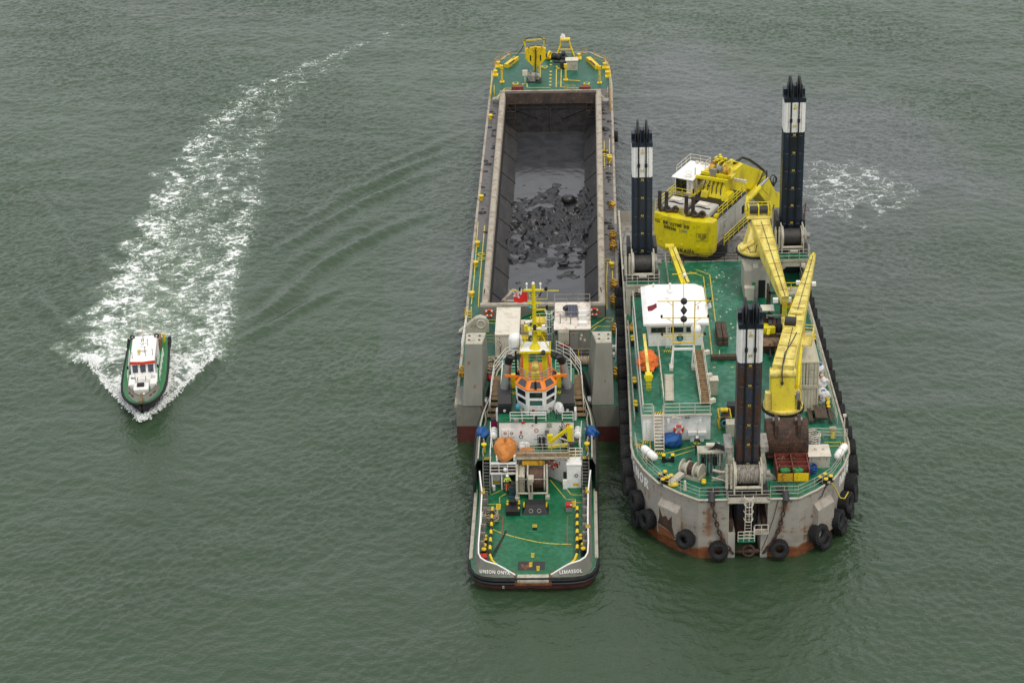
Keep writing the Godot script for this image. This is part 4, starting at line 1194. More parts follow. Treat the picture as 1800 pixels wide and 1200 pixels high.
# ---------------------------------------------------------------- tyres
var tyre_meshes := {}
func tyre_mesh(r: float, w: float) -> ArrayMesh:
	var key := "%.2f %.2f" % [r, w]
	if tyre_meshes.has(key): return tyre_meshes[key]
	# turned about x: radius and half width of the section
	var sec := [[0.4, 0.62], [0.52, 0.92], [0.78, 1.0], [0.92, 0.94], [0.99, 0.74], [1.0, 0.4], [1.0, -0.4], [0.99, -0.74], [0.92, -0.94], [0.78, -1.0], [0.52, -0.92], [0.4, -0.62], [0.44, 0.0]]
	var rows := []
	for p in sec + [sec[0]]:
		var row := PackedVector3Array()
		for k in 24: row.push_back(V(p[1] * w, p[0] * r * sin(TAU * k / 24), p[0] * r * cos(TAU * k / 24)))
		rows.push_back(row)
	var m := mk().grid(rows, true, true)
	for k in 22: # tread bars, in two leaning rows
		for s: float in [-1.0, 1.0]:
			var a := TAU * (k + (0.5 if s > 0 else 0.0)) / 22
			var rad := V(0, sin(a), cos(a)); var tn := V(0, cos(a), -sin(a))
			var ax := (V(s, 0, 0) * 0.9 + tn * 0.45).normalized()
			m.box(rad * (r * 1.0) + V(s * w * 0.5, 0, 0), V(w * 1.0, 0.1 * r, 0.14 * r), Basis(ax, rad, ax.cross(rad)))
	tyre_meshes[key] = m.mesh()
	return tyre_meshes[key]
# a tyre hung with its axle along 'out'
func hang_tyre(at: Vector3, out: Vector3, r: float, w: float, label: String, group := "tyre fenders", tilt := 0.0) -> void:
	var t := thing("tyre_fender", label, "tyre", at, group)
	var x := out.normalized(); var y := (Vector3.UP - x * x.y).normalized()
	var b := Basis(x, y, x.cross(y)) * Basis(Vector3.BACK, tilt)
	var o := inst(t, "tyre", tyre_mesh(r, w), M.rubber, Transform3D(b, at))
	o.rotate_object_local(Vector3.RIGHT, rng.randf() * TAU)

# ---------------------------------------------------------------- tug
func ring_at(o: PackedVector2Array, y: float, k := 1.0, c := Vector2.ZERO) -> PackedVector3Array:
	var r := PackedVector3Array()
	for p in o:
		var s := c + (p - c) * k
		r.push_back(V(s.x, y, s.y))
	return r
func mirrored(half: Array) -> PackedVector2Array: # points with x > 0 from stern to bow; the other side is added
	var r := PackedVector2Array()
	for i in range(0, half.size(), 2): r.push_back(Vector2(half[i], half[i + 1]))
	for i in range(half.size() - 2, -1, -2): r.push_back(Vector2(-half[i], half[i + 1]))
	return r
func tug() -> void:
	cur = Transform3D()
	var w0 := q(0, 938, 1031, 0)
	frame(w0.x, w0.z, 2.2)
	var D := 1.6; var A := 4.2; var B := 6.75
	var g := thing("tugboat", "tug with green decks, white wheelhouse and yellow mast pushing in the barge's notch", "tugboat", V(0, 0, 0))
	# outlines, right half from the stern forward
	var deck_half := [2.0, 0.88, 3.4, 0.82, 4.3, 0.6, 5.0, 0.1, 5.38, -0.7, 5.53, -2.0, 5.55, -8.0, 5.55, -20.0, 5.4, -22.0, 5.1, -24.0, 4.7, -26.0, 4.5, -28.5, 4.3, -30.5, 3.6, -32.6, 2.4, -34.4, 1.2, -35.1, 0.3, -35.3]
	var deck := mirrored(deck_half)
	var low := PackedVector2Array()
	for p in deck: low.push_back(Vector2(p.x * 0.97, (p.y + 17.0) * 0.965 - 17.0))
	part(g, "boot_top", skin(mk(), low, -1.0, 0.3), M.boot)
	part(g, "hull", skin(mk(), low, 0.3, 0.85, deck).grid([ring_rev(deck, 0.85), ring_rev(deck, D)], false, true), M.hull)
	# hull side of the raised fore part
	var fore := PackedVector2Array()
	for i in range(6, deck_half.size() / 2): fore.push_back(Vector2(deck_half[i * 2], deck_half[i * 2 + 1]))
	fore[0] = Vector2(5.55, -13.6)
	var foreP := fore.duplicate()
	for i in range(fore.size() - 1, -1, -1): foreP.push_back(Vector2(-fore[i].x, fore[i].y))
	part(g, "fore_hull", skin(mk(), foreP, D, A, PackedVector2Array(), false), M.hull)
	var foreD := foreP.duplicate()
	foreD[0] = Vector2(5.55, -14.6); foreD[foreD.size() - 1] = Vector2(-5.55, -14.6)
	foreD.append_array(pv([-4.15, -14.6, -4.15, -16.5, 4.2, -16.5, 4.2, -14.6]))
	part(g, "fore_deck", flat(mk(), foreD, A), M.green_dark)
	part(g, "aft_deck", flat(mk(), deck, D), M.green_dark)
	# rubber belt
	var belt := mk(); var belt2 := mk()
	var bp := []; var bp2 := []; var bp3 := []
	for p in deck:
		bp.push_back(V(p.x * 1.02, D - 0.15, p.y + (0.1 if p.y > -0.5 else 0.0)))
	bp.append(bp[0])
	part(g, "rubber_belt", belt.tube(bp, 0.13, 7), M.rubber)
	for s: float in [-1.0, 1.0]:
		for y: float in [0.95, 1.3]:
			part(g, "stern_fender", mk().tube([V(1.6 * s, y, 1.0), V(3.4 * s, y, 0.94), V(4.4 * s, y, 0.68), V(5.1 * s, y, 0.12), V(5.5 * s, y, -0.75), V(5.62 * s, y, -2.0)], 0.16, 7), M.black)
	# grey capping along the side
	for s: float in [-1.0, 1.0]:
		part(g, "side_capping", mk().bar(V(5.5 * s, D + 0.02, -2.0), V(5.46 * s, D + 0.02, -13.6), 0.3, 0.16), M.cream)
		# leaning bulwark, aft
		var foot := [[1.7, 0.84], [2.3, 0.83], [2.9, 0.8], [3.5, 0.74], [4.3, 0.52], [4.85, 0.08], [5.12, -0.7], [5.15, -2.2], [5.12, -6.0], [5.12, -11.8], [5.2, -13.6]]
		var top := [[1.6, 0.74, D + 0.06], [2.1, 0.64, D + 0.35], [2.65, 0.54, D + 0.68], [3.2, 0.5, D + 1.0], [4.1, 0.3, D + 1.2], [4.55, -0.1, D + 1.28], [4.78, -0.8, D + 1.3], [4.84, -2.4, D + 1.3], [4.82, -6.0, D + 1.3], [4.86, -11.0, D + 1.3], [5.1, -12.6, D + 2.6]]
		var r0 := PackedVector3Array(); var r1 := PackedVector3Array(); var i0 := PackedVector3Array(); var i1 := PackedVector3Array()
		var cap := []
		for i in 11:
			r0.push_back(V(foot[i][0] * s, D, foot[i][1])); r1.push_back(V(top[i][0] * s, top[i][2], top[i][1]))
			i0.push_back(V((foot[i][0] - 0.12) * s, D, foot[i][1] - 0.12)); i1.push_back(V((top[i][0] - 0.1) * s, top[i][2], top[i][1] - 0.08))
			cap.push_back(V((top[i][0] - 0.05) * s, top[i][2] + 0.02, top[i][1] - 0.05))
		var bm := mk()
		if s > 0: bm.grid([r0, r1], false); bm.grid([i1, i0], false)
		else: bm.grid([r1, r0], false); bm.grid([i0, i1], false)
		var bo := part(g, "bulwark", bm, M.grey)
		part(bo, "bulwark_cap", mk().tube(cap, 0.075, 6), M.white)
		# stays inside
		for k in 7: part(bo, "bulwark_stay", mk().side(pv([-3.0 - k * 1.4, D, -3.0 - k * 1.4, D + 1.2, -3.1 - k * 1.4, D + 1.2, -3.1 - k * 1.4, D]), s * 4.72 if s < 0 else 4.3, s * 4.3 if s < 0 else 4.72), M.steel)
		# fore bulwark
		var f0 := PackedVector3Array(); var f1 := PackedVector3Array()
		var fcap := []
		for p in fore:
			f0.push_back(V((p.x - 0.02) * s, A, p.y)); f1.push_back(V((p.x - 0.35) * s, A + 0.75, p.y + 0.1))
			fcap.push_back(V((p.x - 0.35) * s, A + 0.78, p.y + 0.1))
		var fb := mk()
		if s > 0: fb.grid([f0, f1], false)
		else: fb.grid([f1, f0], false)
		var fo := part(g, "fore_bulwark", fb, M.grey)
		part(fo, "bulwark_cap", mk().tube(fcap, 0.08, 6), M.cream)
		var ft := []
		for p in fore: ft.push_back(V((p.x + 0.06) * s, A - 0.25, p.y))
		ft.push_front(V(5.6 * s, D + 0.1, -13.2))
		part(fo, "rubber_belt", mk().tube(ft, 0.15, 7), M.rubber)
		# knotted pipework and fairleads along the bulwark
		var pz := []
		for k in 9: pz.push_back(V((4.75 + 0.12 * (k % 2)) * s, A + 0.35 + 0.25 * ((k / 2) % 2), -14.5 - k * 1.1))
		part(fo, "bulwark_pipe", mk().tube(pz, 0.09, 6), M.steel)
		for k in 2:
			var c := V(4.75 * s, A, -16.2 - k * 2.6)
			part(fo, "fairlead", mk().cyl(c, c + V(0, 0.7, 0), 0.14, -1, 8).cyl(c + V(0, 0.7, 0), c + V(0, 0.82, 0), 0.26, -1, 10), M.yellow if k == 0 else M.steel)
	text_on(g, "UNION ONYX", 0.3, V(-3.3, D + 0.42, 0.74), V(1, 0, 0.12), V(0.0, 0.95, -0.28), M.white, 0.03)
	text_on(g, "LIMASSOL", 0.3, V(3.25, D + 0.42, 0.74), V(1, 0, -0.12), V(0.0, 0.95, -0.28), M.white, 0.03)
	# stern roller between two rusty cheeks
	part(g, "stern_roller", mk().cyl(V(-1.35, D - 0.35, 0.72), V(1.35, D - 0.35, 0.72), 0.42, -1, 20), M.cream)
	part(g, "roller_sill", mk().bb(V(-1.6, D - 0.75, 0.5), V(1.6, D - 0.45, 1.1)), M.rust_orange)
	for s: float in [-1.0, 1.0]: part(g, "roller_cheek", mk().bar(V(1.5 * s, D - 0.1, 0.86), V(1.75 * s, D + 0.12, 0.2), 0.12, 0.3), M.rust_orange)
	for k in 3: part(g, "draught_mark", mk().box(V(-2.6, 0.35 + k * 0.2, 0.66 + k * 0.06), V(0.18, 0.08, 0.02)), M.white)

	# --- aft deck
	var Y: Material = M.line_yellow
	part(g, "wear_plate", flat(mk(), pv([q(5, 548, 0, D).x, -0.35, q(5, 765, 980, D).x, -0.35, q(5, 765, 900, D).x, q(5, 765, 900, D).z, q(5, 550, 900, D).x, q(5, 550, 900, D).z] if false else [-1.35, -0.15, 1.0, -0.15, 1.0, -1.55, -1.35, -1.55]), D + 0.01), M.dark)
	nz.frequency = 1.2
	for p in [[-0.65, -0.7, 0.5, 0.35], [-0.3, -1.1, 0.25, 0.2]]:
		var poly := PackedVector2Array()
		for k in 14:
			var rr := 1.0 + 0.4 * sin(k * 2.3) + 0.25 * sin(k * 5.1)
			poly.push_back(Vector2(p[0] + cos(TAU * k / 14) * p[2] * rr, p[1] + sin(TAU * k / 14) * p[3] * rr))
		part(g, "rust_patch", flat(mk(), poly, D + 0.018), M.rust_orange)
	for c in [[700, 955], [638, 922], [655, 845]]:
		var p := q(5, c[0], c[1], D)
		var m := mk()
		for k in 4:
			var z := p.z - 0.35 + k * 0.2
			for s: float in [-1.0, 1.0]: m.quad(V(p.x + s * 0.07 - 0.07, D + 0.024, z + 0.1 + 0.05 * s), V(p.x + s * 0.07 + 0.07, D + 0.024, z + 0.1 - 0.05 * s), V(p.x + s * 0.07 + 0.07, D + 0.024, z - 0.05 * s), V(p.x + s * 0.07 - 0.07, D + 0.024, z + 0.05 * s))
		part(g, "chevron_mark", m, M.yellow)
	var arc := []
	for p in [[318, 625], [400, 660], [500, 688], [600, 712], [700, 733], [800, 745], [890, 749], [977, 750]]: arc.push_back(q(5, p[0], p[1], D))
	painted(g, "deck_line", arc, 0.1, Y)
	for l in [[262, 412, 345, 412], [305, 335, 430, 275], [375, 400, 375, 355, 440, 318], [808, 160, 880, 205, 980, 333, 1073, 335], [800, 205, 935, 368], [945, 373, 1015, 373, 1015, 400, 1075, 400]]:
		var pts := []
		for i in range(0, l.size(), 2): pts.push_back(q(5, l[i], l[i + 1], D))
		painted(g, "deck_line", pts, 0.07, Y)
	for l in [[1110, 505, 950, 505, 945, 765, 1118, 765], [355, 512, 405, 512, 388, 772, 205, 772]]:
		var pts := []
		for i in range(0, l.size(), 2): pts.push_back(q(5, l[i], l[i + 1], D))
		painted(g, "deck_line", pts, 0.07, M.line_red)
	for p in [[365, 435], [672, 610], [1000, 412]]:
		var c := q(5, p[0], p[1], D)
		var o := part(g, "warning_plate", mk().box(V(c.x, D + 0.015, c.z), V(0.4, 0.03, 1.0)), M.yellow)
		var m := mk()
		for k in 3: m.box(V(c.x - 0.1 + k * 0.1, D + 0.033, c.z), V(0.035, 0.006, 0.8))
		part(o, "print", m, M.dark)
	part(g, "deck_hatch", mk().bb(V(-0.72, D, -7.6), V(0.68, D + 0.03, -6.3)), M.green_dark)
	# black guide pins housing and towing jaws
	var tj := mk().loft([PackedVector3Array([V(1.25, D, -9.2), V(1.25, D, -10.9), V(-1.15, D, -10.9), V(-1.15, D, -9.2)]), PackedVector3Array([V(0.85, D + 0.75, -9.75), V(0.85, D + 0.75, -10.7), V(-0.75, D + 0.75, -10.7), V(-0.75, D + 0.75, -9.75)])], false, true)
	var to := part(g, "towing_jaw_housing", tj, M.black)
	for x: float in [-0.36, 0.38]: part(to, "jaw_hole", mk().torus(V(x, D + 0.32, -9.38), V(0, 0.6, 1), 0.17, 0.05, 14, 5), M.steel)
	for x: float in [-1.0, 1.05]: part(to, "hazard_edge", mk().box(V(x, D + 0.5, -10.2), V(0.1, 0.08, 0.8), Basis(Vector3.BACK, 0.5 * signf(x))), M.yellow)
	var th := part(g, "shark_jaw_block", mk().bb(V(-2.6, D, -10.9), V(-1.35, D + 0.45, -9.1)).cyl(V(-2.0, D + 0.45, -10.5), V(-2.0, D + 0.8, -10.5), 0.3, -1, 12), M.black)
	for p in [[-2.5, -10.3], [-2.5, -10.75], [-1.45, -10.75], [-1.45, -10.4], [-1.45, -9.6]]: part(th, "guide_pin_cap", mk().cyl(V(p[0], D + 0.4, p[1]), V(p[0], D + 0.58, p[1]), 0.1, -1, 8), M.yellow)
	# striped deck rails
	for s: float in [-1.0, 1.0]:
		for k in 12:
			var z0 := -9.3 + k * 0.64
			part(g, "cargo_rail", mk().cyl(V(3.82 * s, D + 0.75, z0), V(3.8 * s, D + 0.75, z0 + 0.64), 0.14, -1, 8), M.yellow if k % 2 == 0 else M.black)
		for k in 5: part(g, "rail_post", mk().bb(V(3.74 * s, D, -9.2 + k * 1.85), V(3.88 * s, D + 0.7, -9.05 + k * 1.85)), M.black if k % 2 else M.yellow)
		part(g, "rail_bend", mk().tube([V(3.8 * s, D + 0.75, -1.6), V(3.6 * s, D + 0.4, -1.15), V(3.2 * s, D + 0.15, -0.85)], 0.12, 7), M.yellow)
		bollard(g, V(4.35 * s, D, -2.9), 0.0, M.yellow, M.black, 1.05)
		bollard(g, V(4.2 * s - 0.1, D, -4.7), 0.0, M.yellow, M.black, 0.8)
	part(g, "side_ladder", mk().bar(q(5, 1060, 670, D + 0.2), q(5, 1120, 600, D + 1.3), 0.5, 0.1), M.steel)
	hazard(g, q(5, 1120, 598, D + 1.4), V(0.4, 0, 0), V(0, 0, 0.6))
	for s: float in [-1.0, 1.0]: hazard(g, V(4.75 * s, D + 1.4, -11.2), V(0.35, 0, 0), V(0, 0, 1.1))
	for s in [[222, 560], [1118, 520]]:
		var c := q(5, s[0], s[1], D + 0.8)
		part(g, "freeing_frame", mk().tube([c + V(0, -0.5, 1.0), c + V(0, 0.4, 1.0), c + V(0, 0.4, -1.0), c + V(0, -0.5, -1.0)], 0.06), M.white)

	# loose gear on the aft deck
	var tb := thing("toolbox", "red and grey box on the tug's deck beside the striped rail and yellow plate", "box", q(5, 962, 478, D))
	var tc := q(5, 962, 478, D)
	part(tb, "body", mk().bb(tc + V(-0.3, 0, -0.5), tc + V(0.3, 0.45, 0)), M.grey_plain)
	part(tb, "lid", mk().cham(tc + V(0, 0.6, -0.25), V(0.64, 0.32, 0.56), 0.05), M.red)
	part(tb, "handle", mk().bb(tc + V(0.1, 0.7, -0.02), tc + V(0.28, 0.78, 0.06)), M.white)
	tc = q(5, 240, 905, D)
	tb = thing("toolbox", "red box by the bollards at the tug's stern", "box", tc)
	part(tb, "body", mk().bb(tc + V(-0.33, 0, -0.6), tc + V(0.33, 0.35, 0)), M.grey_plain)
	part(tb, "lid", mk().cham(tc + V(0, 0.45, -0.3), V(0.7, 0.3, 0.64), 0.06), M.red)
	var rp := thing("rope_coil", "pale rope coiled round the striped rail of the tug", "rope", q(5, 298, 550, D))
	coil(rp, "rope", q(5, 298, 550, D), 0.75, 0.9, 0.045, 11, M.rope, 0.1)
	var ho := thing("hose_loop", "dark hose looped across the red line on the tug's deck", "hose", q(5, 360, 750, D))
	var hp := []
	for p in [[425, 632], [405, 680], [370, 740], [335, 800], [305, 850], [330, 850], [375, 760], [410, 690], [435, 635], [420, 660], [395, 700], [355, 780], [318, 840]]: hp.push_back(q(5, p[0], p[1], D + 0.05))
	part(ho, "hose", mk().tube(hp, 0.035, 5), M.dark)
	tc = q(4, 573, 1160, D)
	var lk := thing("storage_bin", "dark teal storage bin beside the towing winch of the tug", "bin", tc)
	part(lk, "body", mk().bb(tc + V(-0.5, 0, -0.7), tc + V(0.25, 0.85, 0)), M.bin)
	part(lk, "lid", mk().cham(tc + V(-0.12, 0.9, -0.35), V(0.84, 0.1, 0.8), 0.03), M.dark)
	part(lk, "tray", mk().bb(tc + V(-0.55, 0, 0.05), tc + V(0.3, 0.12, 0.45)), M.bin)
	tc = q(4, 390, 1105, D)
	var pl := thing("plastic_drum", "small pale plastic drum at the foot of the tug's stairs", "drum", tc)
	part(pl, "body", mk().cyl(tc, tc + V(0, 0.4, 0), 0.15, 0.16, 12), M.bag)
	part(pl, "lid", mk().cyl(tc + V(0, 0.4, 0), tc + V(0, 0.46, 0), 0.17, -1, 12), M.white)

	# --- towing winch
	var wz := -13.6
	var wn := thing("towing_winch", "cream towing winch with a brown rope drum on the tug's aft deck", "winch", V(-0.2, D, wz))
	part(wn, "drum", mk().cyl(V(-0.55, D + 1.25, wz), V(0.75, D + 1.25, wz), 0.95, -1, 26), M.tow_rope)
	for x: float in [-0.68, 0.85]: part(wn, "flange", mk().cyl(V(x - 0.07, D + 1.25, wz), V(x + 0.07, D + 1.25, wz), 1.25, -1, 28), M.cream)
	part(wn, "gear_case", mk().cham(V(-1.25, D + 1.1, wz), V(0.6, 2.1, 2.2), 0.12), M.cream)
	part(wn, "side_frame", mk().side(pv([wz + 1.7, D, wz + 1.5, D + 1.9, wz + 0.7, D + 2.3, wz - 1.0, D + 2.3, wz - 1.2, D]), -1.75, -1.55), M.cream)
	part(wn, "side_frame", mk().side(pv([wz + 1.5, D, wz + 1.2, D + 0.8, wz + 0.4, D + 2.4, wz - 0.6, D + 2.4, wz - 1.2, D]), 1.0, 1.15), M.cream)
	part(wn, "spooling_head", mk().bb(V(-0.62, D, wz + 1.35), V(-0.22, D + 2.0, wz + 1.75)).bb(V(-0.62, D + 1.9, wz + 0.9), V(-0.12, D + 2.15, wz + 1.8)), M.cream)
	part(wn, "spooling_slot", mk().bb(V(-0.5, D + 0.8, wz + 1.74), V(-0.32, D + 1.6, wz + 1.77)), M.rust)
	part(wn, "spooling_bar", mk().cyl(V(-1.6, D + 0.6, wz + 1.6), V(1.05, D + 0.6, wz + 1.6), 0.1, -1, 10), M.cream)
	part(wn, "spooling_screw", mk().cyl(V(-1.6, D + 1.9, wz + 1.3), V(1.05, D + 1.9, wz + 1.3), 0.06, -1, 8), M.steel)
	part(wn, "motor", mk().cyl(V(-2.2, D + 0.9, wz + 0.4), V(-1.7, D + 0.9, wz + 0.4), 0.3, -1, 14), M.dark)
	part(wn, "brake_rod", mk().cyl(V(1.08, D + 0.2, wz + 1.4), V(1.08, D + 2.3, wz + 0.2), 0.05, -1, 6), M.ochre)
	part(wn, "foot", mk().bb(V(-1.85, D, wz + 1.3), V(-1.45, D + 0.25, wz + 1.9)).bb(V(0.9, D, wz + 1.2), V(1.3, D + 0.25, wz + 1.7)), M.cream)

	# --- house above the aft deck
	part(g, "aft_bulkhead", mk().bb(V(-4.1, D, -16.6), V(4.3, A - 0.15, -16.4)), M.white)
	part(g, "boat_deck_aft", mk().bb(V(-4.15, A - 0.15, -16.5), V(-1.75, A + 0.01, -14.2)).bb(V(-1.75, A - 0.15, -16.5), V(4.4, A + 0.01, -15.1)), M.green_dark)
	part(g, "deck_edge", mk().bb(V(-4.15, A - 0.2, -14.2), V(-1.75, A + 0.03, -14.1)).bb(V(-1.75, A - 0.2, -15.1), V(4.4, A + 0.03, -15.0)), M.white)
	# right-hand store under the deck
	part(g, "store_room", mk().bb(V(2.9, D, -16.4), V(4.2, A - 0.2, -13.9)), M.white)
	part(g, "store_roof", mk().bb(V(2.85, A - 0.2, -15.0), V(4.25, A - 0.1, -13.85)), M.white)
	part(g, "bulkhead", mk().bar(V(1.0, D + 1.2, -16.2), V(3.0, D + 1.2, -14.6), 0.12, 2.4), M.white)
	part(g, "door_wheel", mk().torus(V(3.75, D + 1.35, -13.85), Vector3.BACK, 0.15, 0.03, 14, 5), M.dark)
	hazard(g, V(3.7, D + 0.35, -13.88), V(0.5, 0, 0), V(0, -0.26, 0) * -1.0)
	part(g, "cabinet", mk().bb(V(2.5, D, -14.2), V(2.9, D + 0.9, -13.7)), M.white)
	part(g, "fire_gear", mk().bb(V(2.55, D + 0.95, -14.25), V(2.85, D + 1.5, -13.95)), M.black)
	for p in [[2.0, 1.9], [1.65, 1.7], [2.25, 2.2]]: part(g, "extinguisher", mk().cyl(V(p[0], D + p[1] - 0.5, -15.2), V(p[0], D + p[1] - 0.1, -15.2), 0.08, -1, 8), M.red)
	lifebuoy(V(1.5, D + 1.75, -15.3), V(-0.4, 0.1, 1), "orange lifebuoy in the bay under the tug's boat deck", 0.34)
	# left-hand bay
	part(g, "bay_locker", mk().bb(V(-4.1, D, -16.0), V(-3.3, D + 1.0, -14.6)).bb(V(-3.2, D, -15.9), V(-2.6, D + 1.6, -15.0)), M.white)
	hazard(g, V(-3.6, D + 0.3, -14.55), V(0.6, 0, 0), V(0, 0.3, 0))
	for s: float in [-1.0, 1.0]:
		var x := -4.48 if s < 0 else 4.6
		stair(g, V(x, D, -12.9), V(x, A - 0.2, -14.6), Vector3.RIGHT, 0.62, M.steel, 10, true, M.silver)
		hazard(g, V(x, A + 0.02, -14.9), V(0.6, 0, 0), V(0, 0, 0.5))
	# platform with rail over the left bay
	part(g, "platform", mk().bb(V(-4.1, A - 0.9, -15.0), V(-1.75, A - 0.82, -13.7)), M.rust)
	part(g, "platform_frame", mk().bb(V(-4.15, A - 0.98, -13.75), V(-1.7, A - 0.8, -13.65)).bb(V(-4.15, A - 0.98, -15.0), V(-4.07, A - 0.8, -13.7)).bb(V(-1.78, A - 0.98, -15.0), V(-1.7, A - 0.8, -13.7)).cyl(V(-3.1, D, -13.8), V(-3.1, A - 0.9, -13.8), 0.09).cyl(V(-4.0, D, -13.8), V(-4.0, A - 0.9, -13.8), 0.06), M.white)
	rail(g, [V(-4.1, A - 0.82, -15.0), V(-4.1, A - 0.82, -13.7), V(-1.75, A - 0.82, -13.7), V(-1.75, A - 0.82, -15.0)], M.white, 1.0, 3, 0.8)
	part(g, "floodlight", mk().ball(V(-2.75, A - 0.4, -13.55), V(0.2, 0.2, 0.14), 10, 6), M.white)
	# catwalk along the deck edge over the winch
	part(g, "catwalk", mk().bb(V(-1.7, A + 0.35, -14.95), V(3.1, A + 0.43, -14.25)), M.tan)
	part(g, "catwalk_edge", mk().bb(V(-1.75, A + 0.3, -14.25), V(3.15, A + 0.5, -14.15)).bb(V(-1.75, A + 0.3, -15.05), V(3.15, A + 0.5, -14.95)), M.cream)
	rail(g, [V(-1.7, A + 0.43, -15.0), V(3.1, A + 0.43, -15.0)], M.cream, 1.0, 3, 0.8)
	rail(g, [V(-1.7, A + 0.43, -14.2), V(3.1, A + 0.43, -14.2)], M.cream, 0.6, 1, 1.2)
	part(g, "winch_beam", mk().bb(V(-1.2, A - 0.35, -14.6), V(0.85, A + 0.1, -14.2)), M.ochre)
	rail(g, [V(3.1, A, -14.95), V(4.3, A, -14.95)], M.white, 1.0, 3, 0.8)
	for s: float in [-1.0, 1.0]: rail(g, [V(4.12 * s, A, -14.3 if s < 0 else -15.0), V(4.12 * s, A, -16.9)], M.white, 1.0, 2, 1.2)
	for s: float in [-1.0, 1.0]: part(g, "stanchion", mk().tube([V(4.25 * s, A, -19.5), V(4.25 * s, A + 1.3, -19.5), V(4.2 * s, A + 1.3, -18.0), V(4.0 * s, A, -17.0)], 0.04), M.white)

	# deck house and its fittings
	var hs := part(g, "deck_house", mk().bb(V(-3.35, A, -27.5), V(3.55, B - 0.05, -17.2)), M.white)
	part(hs, "house_roof", mk().bb(V(-3.4, B - 0.05, -27.6), V(3.6, B + 0.02, -17.15)), M.green_dark)
	for p in [[490, 605], [548, 605]]:
		var c := qz(4, p[0], p[1], -17.15)
		part(hs, "hatch", mk().box(c, V(0.55, 0.75, 0.08)), M.white)
		part(hs, "hatch_wheel", mk().torus(c + V(0, 0, 0.06), Vector3.BACK, 0.12, 0.025, 12, 4), M.dark)
	for p in [[630, 637], [765, 583]]: part(hs, "emblem_ring", mk().torus(qz(4, p[0], p[1], -17.18), Vector3.BACK, 0.17, 0.03, 16, 4), M.dark if p[0] < 700 else M.red)
	for p in [[648, 512], [1042, 535], [730, 538], [630, 592], [630, 606]]: part(hs, "alarm_lamp", mk().box(qz(4, p[0], p[1], -17.12), V(0.3, 0.2, 0.14) * (1.0 if p[0] in [648, 1042] else 0.5)), M.red)
	part(hs, "window_hatch", mk().box(qz(4, 857, 598, -17.16), V(0.36, 0.42, 0.08)), M.grey_plain)
	part(hs, "exit_sign", mk().box(qz(4, 1067, 580, -17.18), V(0.34, 0.42, 0.03)), M.sign_green)
	part(hs, "exit_mark", mk().box(qz(4, 1067, 580, -17.155), V(0.3, 0.05, 0.01), Basis(Vector3.BACK, 0.7)).box(qz(4, 1067, 580, -17.152), V(0.3, 0.05, 0.01), Basis(Vector3.BACK, -0.7)), M.white)
	for p in [[588, 497], [877, 538]]: part(hs, "flood_lamp", mk().box(qz(4, p[0], p[1], -16.9) , V(0.45, 0.28, 0.3)), M.silver)
	part(hs, "black_fender", mk().cyl(qz(4, 762, 455, -17.2), qz(4, 762, 520, -17.1), 0.1, -1, 8), M.black)
	var rk := mk()
	var kz := -16.6
	for x: float in [0.22, 0.62, 0.98]: rk.tube([V(x, A, kz), V(x, A + 1.5, kz)], 0.03)
	for y: float in [0.3, 0.7, 1.1, 1.5]: rk.tube([V(0.22, A + y, kz), V(0.98, A + y, kz)], 0.03)
	rk.tube([V(-0.15, A + 1.0, kz), V(1.9, A + 1.0, kz)], 0.03)
	part(g, "bottle_rack", rk, M.dark)
	for p in [[0.4, 0], [0.78, 1]]: part(g, "gas_bottle", mk().cyl(V(p[0], A, kz - 0.15), V(p[0], A + 1.1, kz - 0.15), 0.13, 0.12, 10).ball(V(p[0], A + 1.1, kz - 0.15), V(0.12, 0.12, 0.12), 8, 5), M.panel_blue if p[1] == 0 else M.dark)
	# stairs from the boat deck to the house roof, on the right
	stair(g, V(3.15, A, -16.2), V(1.7, B, -18.0), V(0.78, 0, 0.62), 0.7, M.black, 9, true)
	rail(g, [V(-2.3, B, -17.3), V(1.0, B, -17.3)], M.white, 0.95, 3, 1.1)
	rail(g, [V(-0.5, B, -17.6), V(1.1, B, -17.6)], M.black, 0.9, 1, 1.6)
	rail(g, [V(2.5, B, -17.3), V(3.5, B, -17.3)], M.white, 0.95, 3, 1.0)
	# funnels: dark casings, silver exhausts
	for s: float in [-1.0, 1.0]:
		var cx := 2.92 * s + 0.06
		var ca := part(g, "funnel_casing", mk().bb(V(cx - 0.6, B, -22.0), V(cx + 0.6, B + 0.9, -19.0)), M.black)
		part(ca, "casing_cowl", mk().side(pv([-19.0, B + 0.9, -19.6, B + 1.55, -21.6, B + 1.55, -22.0, B + 0.9]), cx - 0.62, cx + 0.62), M.dark)
		part(ca, "casing_front", mk().bb(V(cx - 0.62, A + 0.3, -18.95), V(cx + 0.62, B + 0.85, -18.7)), M.black)
		part(ca, "emblem", mk().torus(V(cx, B + 0.35, -18.68), Vector3.BACK, 0.09, 0.04, 10, 4), M.white)
		part(ca, "side_box", mk().bb(V(cx + 0.62 * s - 0.2, B - 0.9, -19.8), V(cx + 0.62 * s + 0.2, B + 0.1, -19.0)), M.white)
		var ex := part(g, "exhaust", mk().cyl(V(cx, B + 1.2, -21.0), V(2.55 * s + 0.05, 11.0, -21.0), 0.5, 0.36, 14), M.silver)
		part(ex, "exhaust_tip", mk().cyl(V(2.55 * s + 0.05, 10.9, -21.0), V(2.3 * s, 11.6, -20.8), 0.37, 0.38, 14).cyl(V(2.3 * s, 11.58, -20.8), V(2.29 * s, 11.62, -20.8), 0.3, -1, 12), M.black)
		part(g, "yellow_locker", mk().bb(V(2.15 * s - 0.45, B + 0.1, -24.3), V(2.15 * s + 0.45, B + 1.3, -23.5)), M.yellow)
		hazard(g, V(2.1 * s + 0.1, B + 0.03, -22.7), V(0.9, 0, 0), V(0, 0, 0.5), 5)
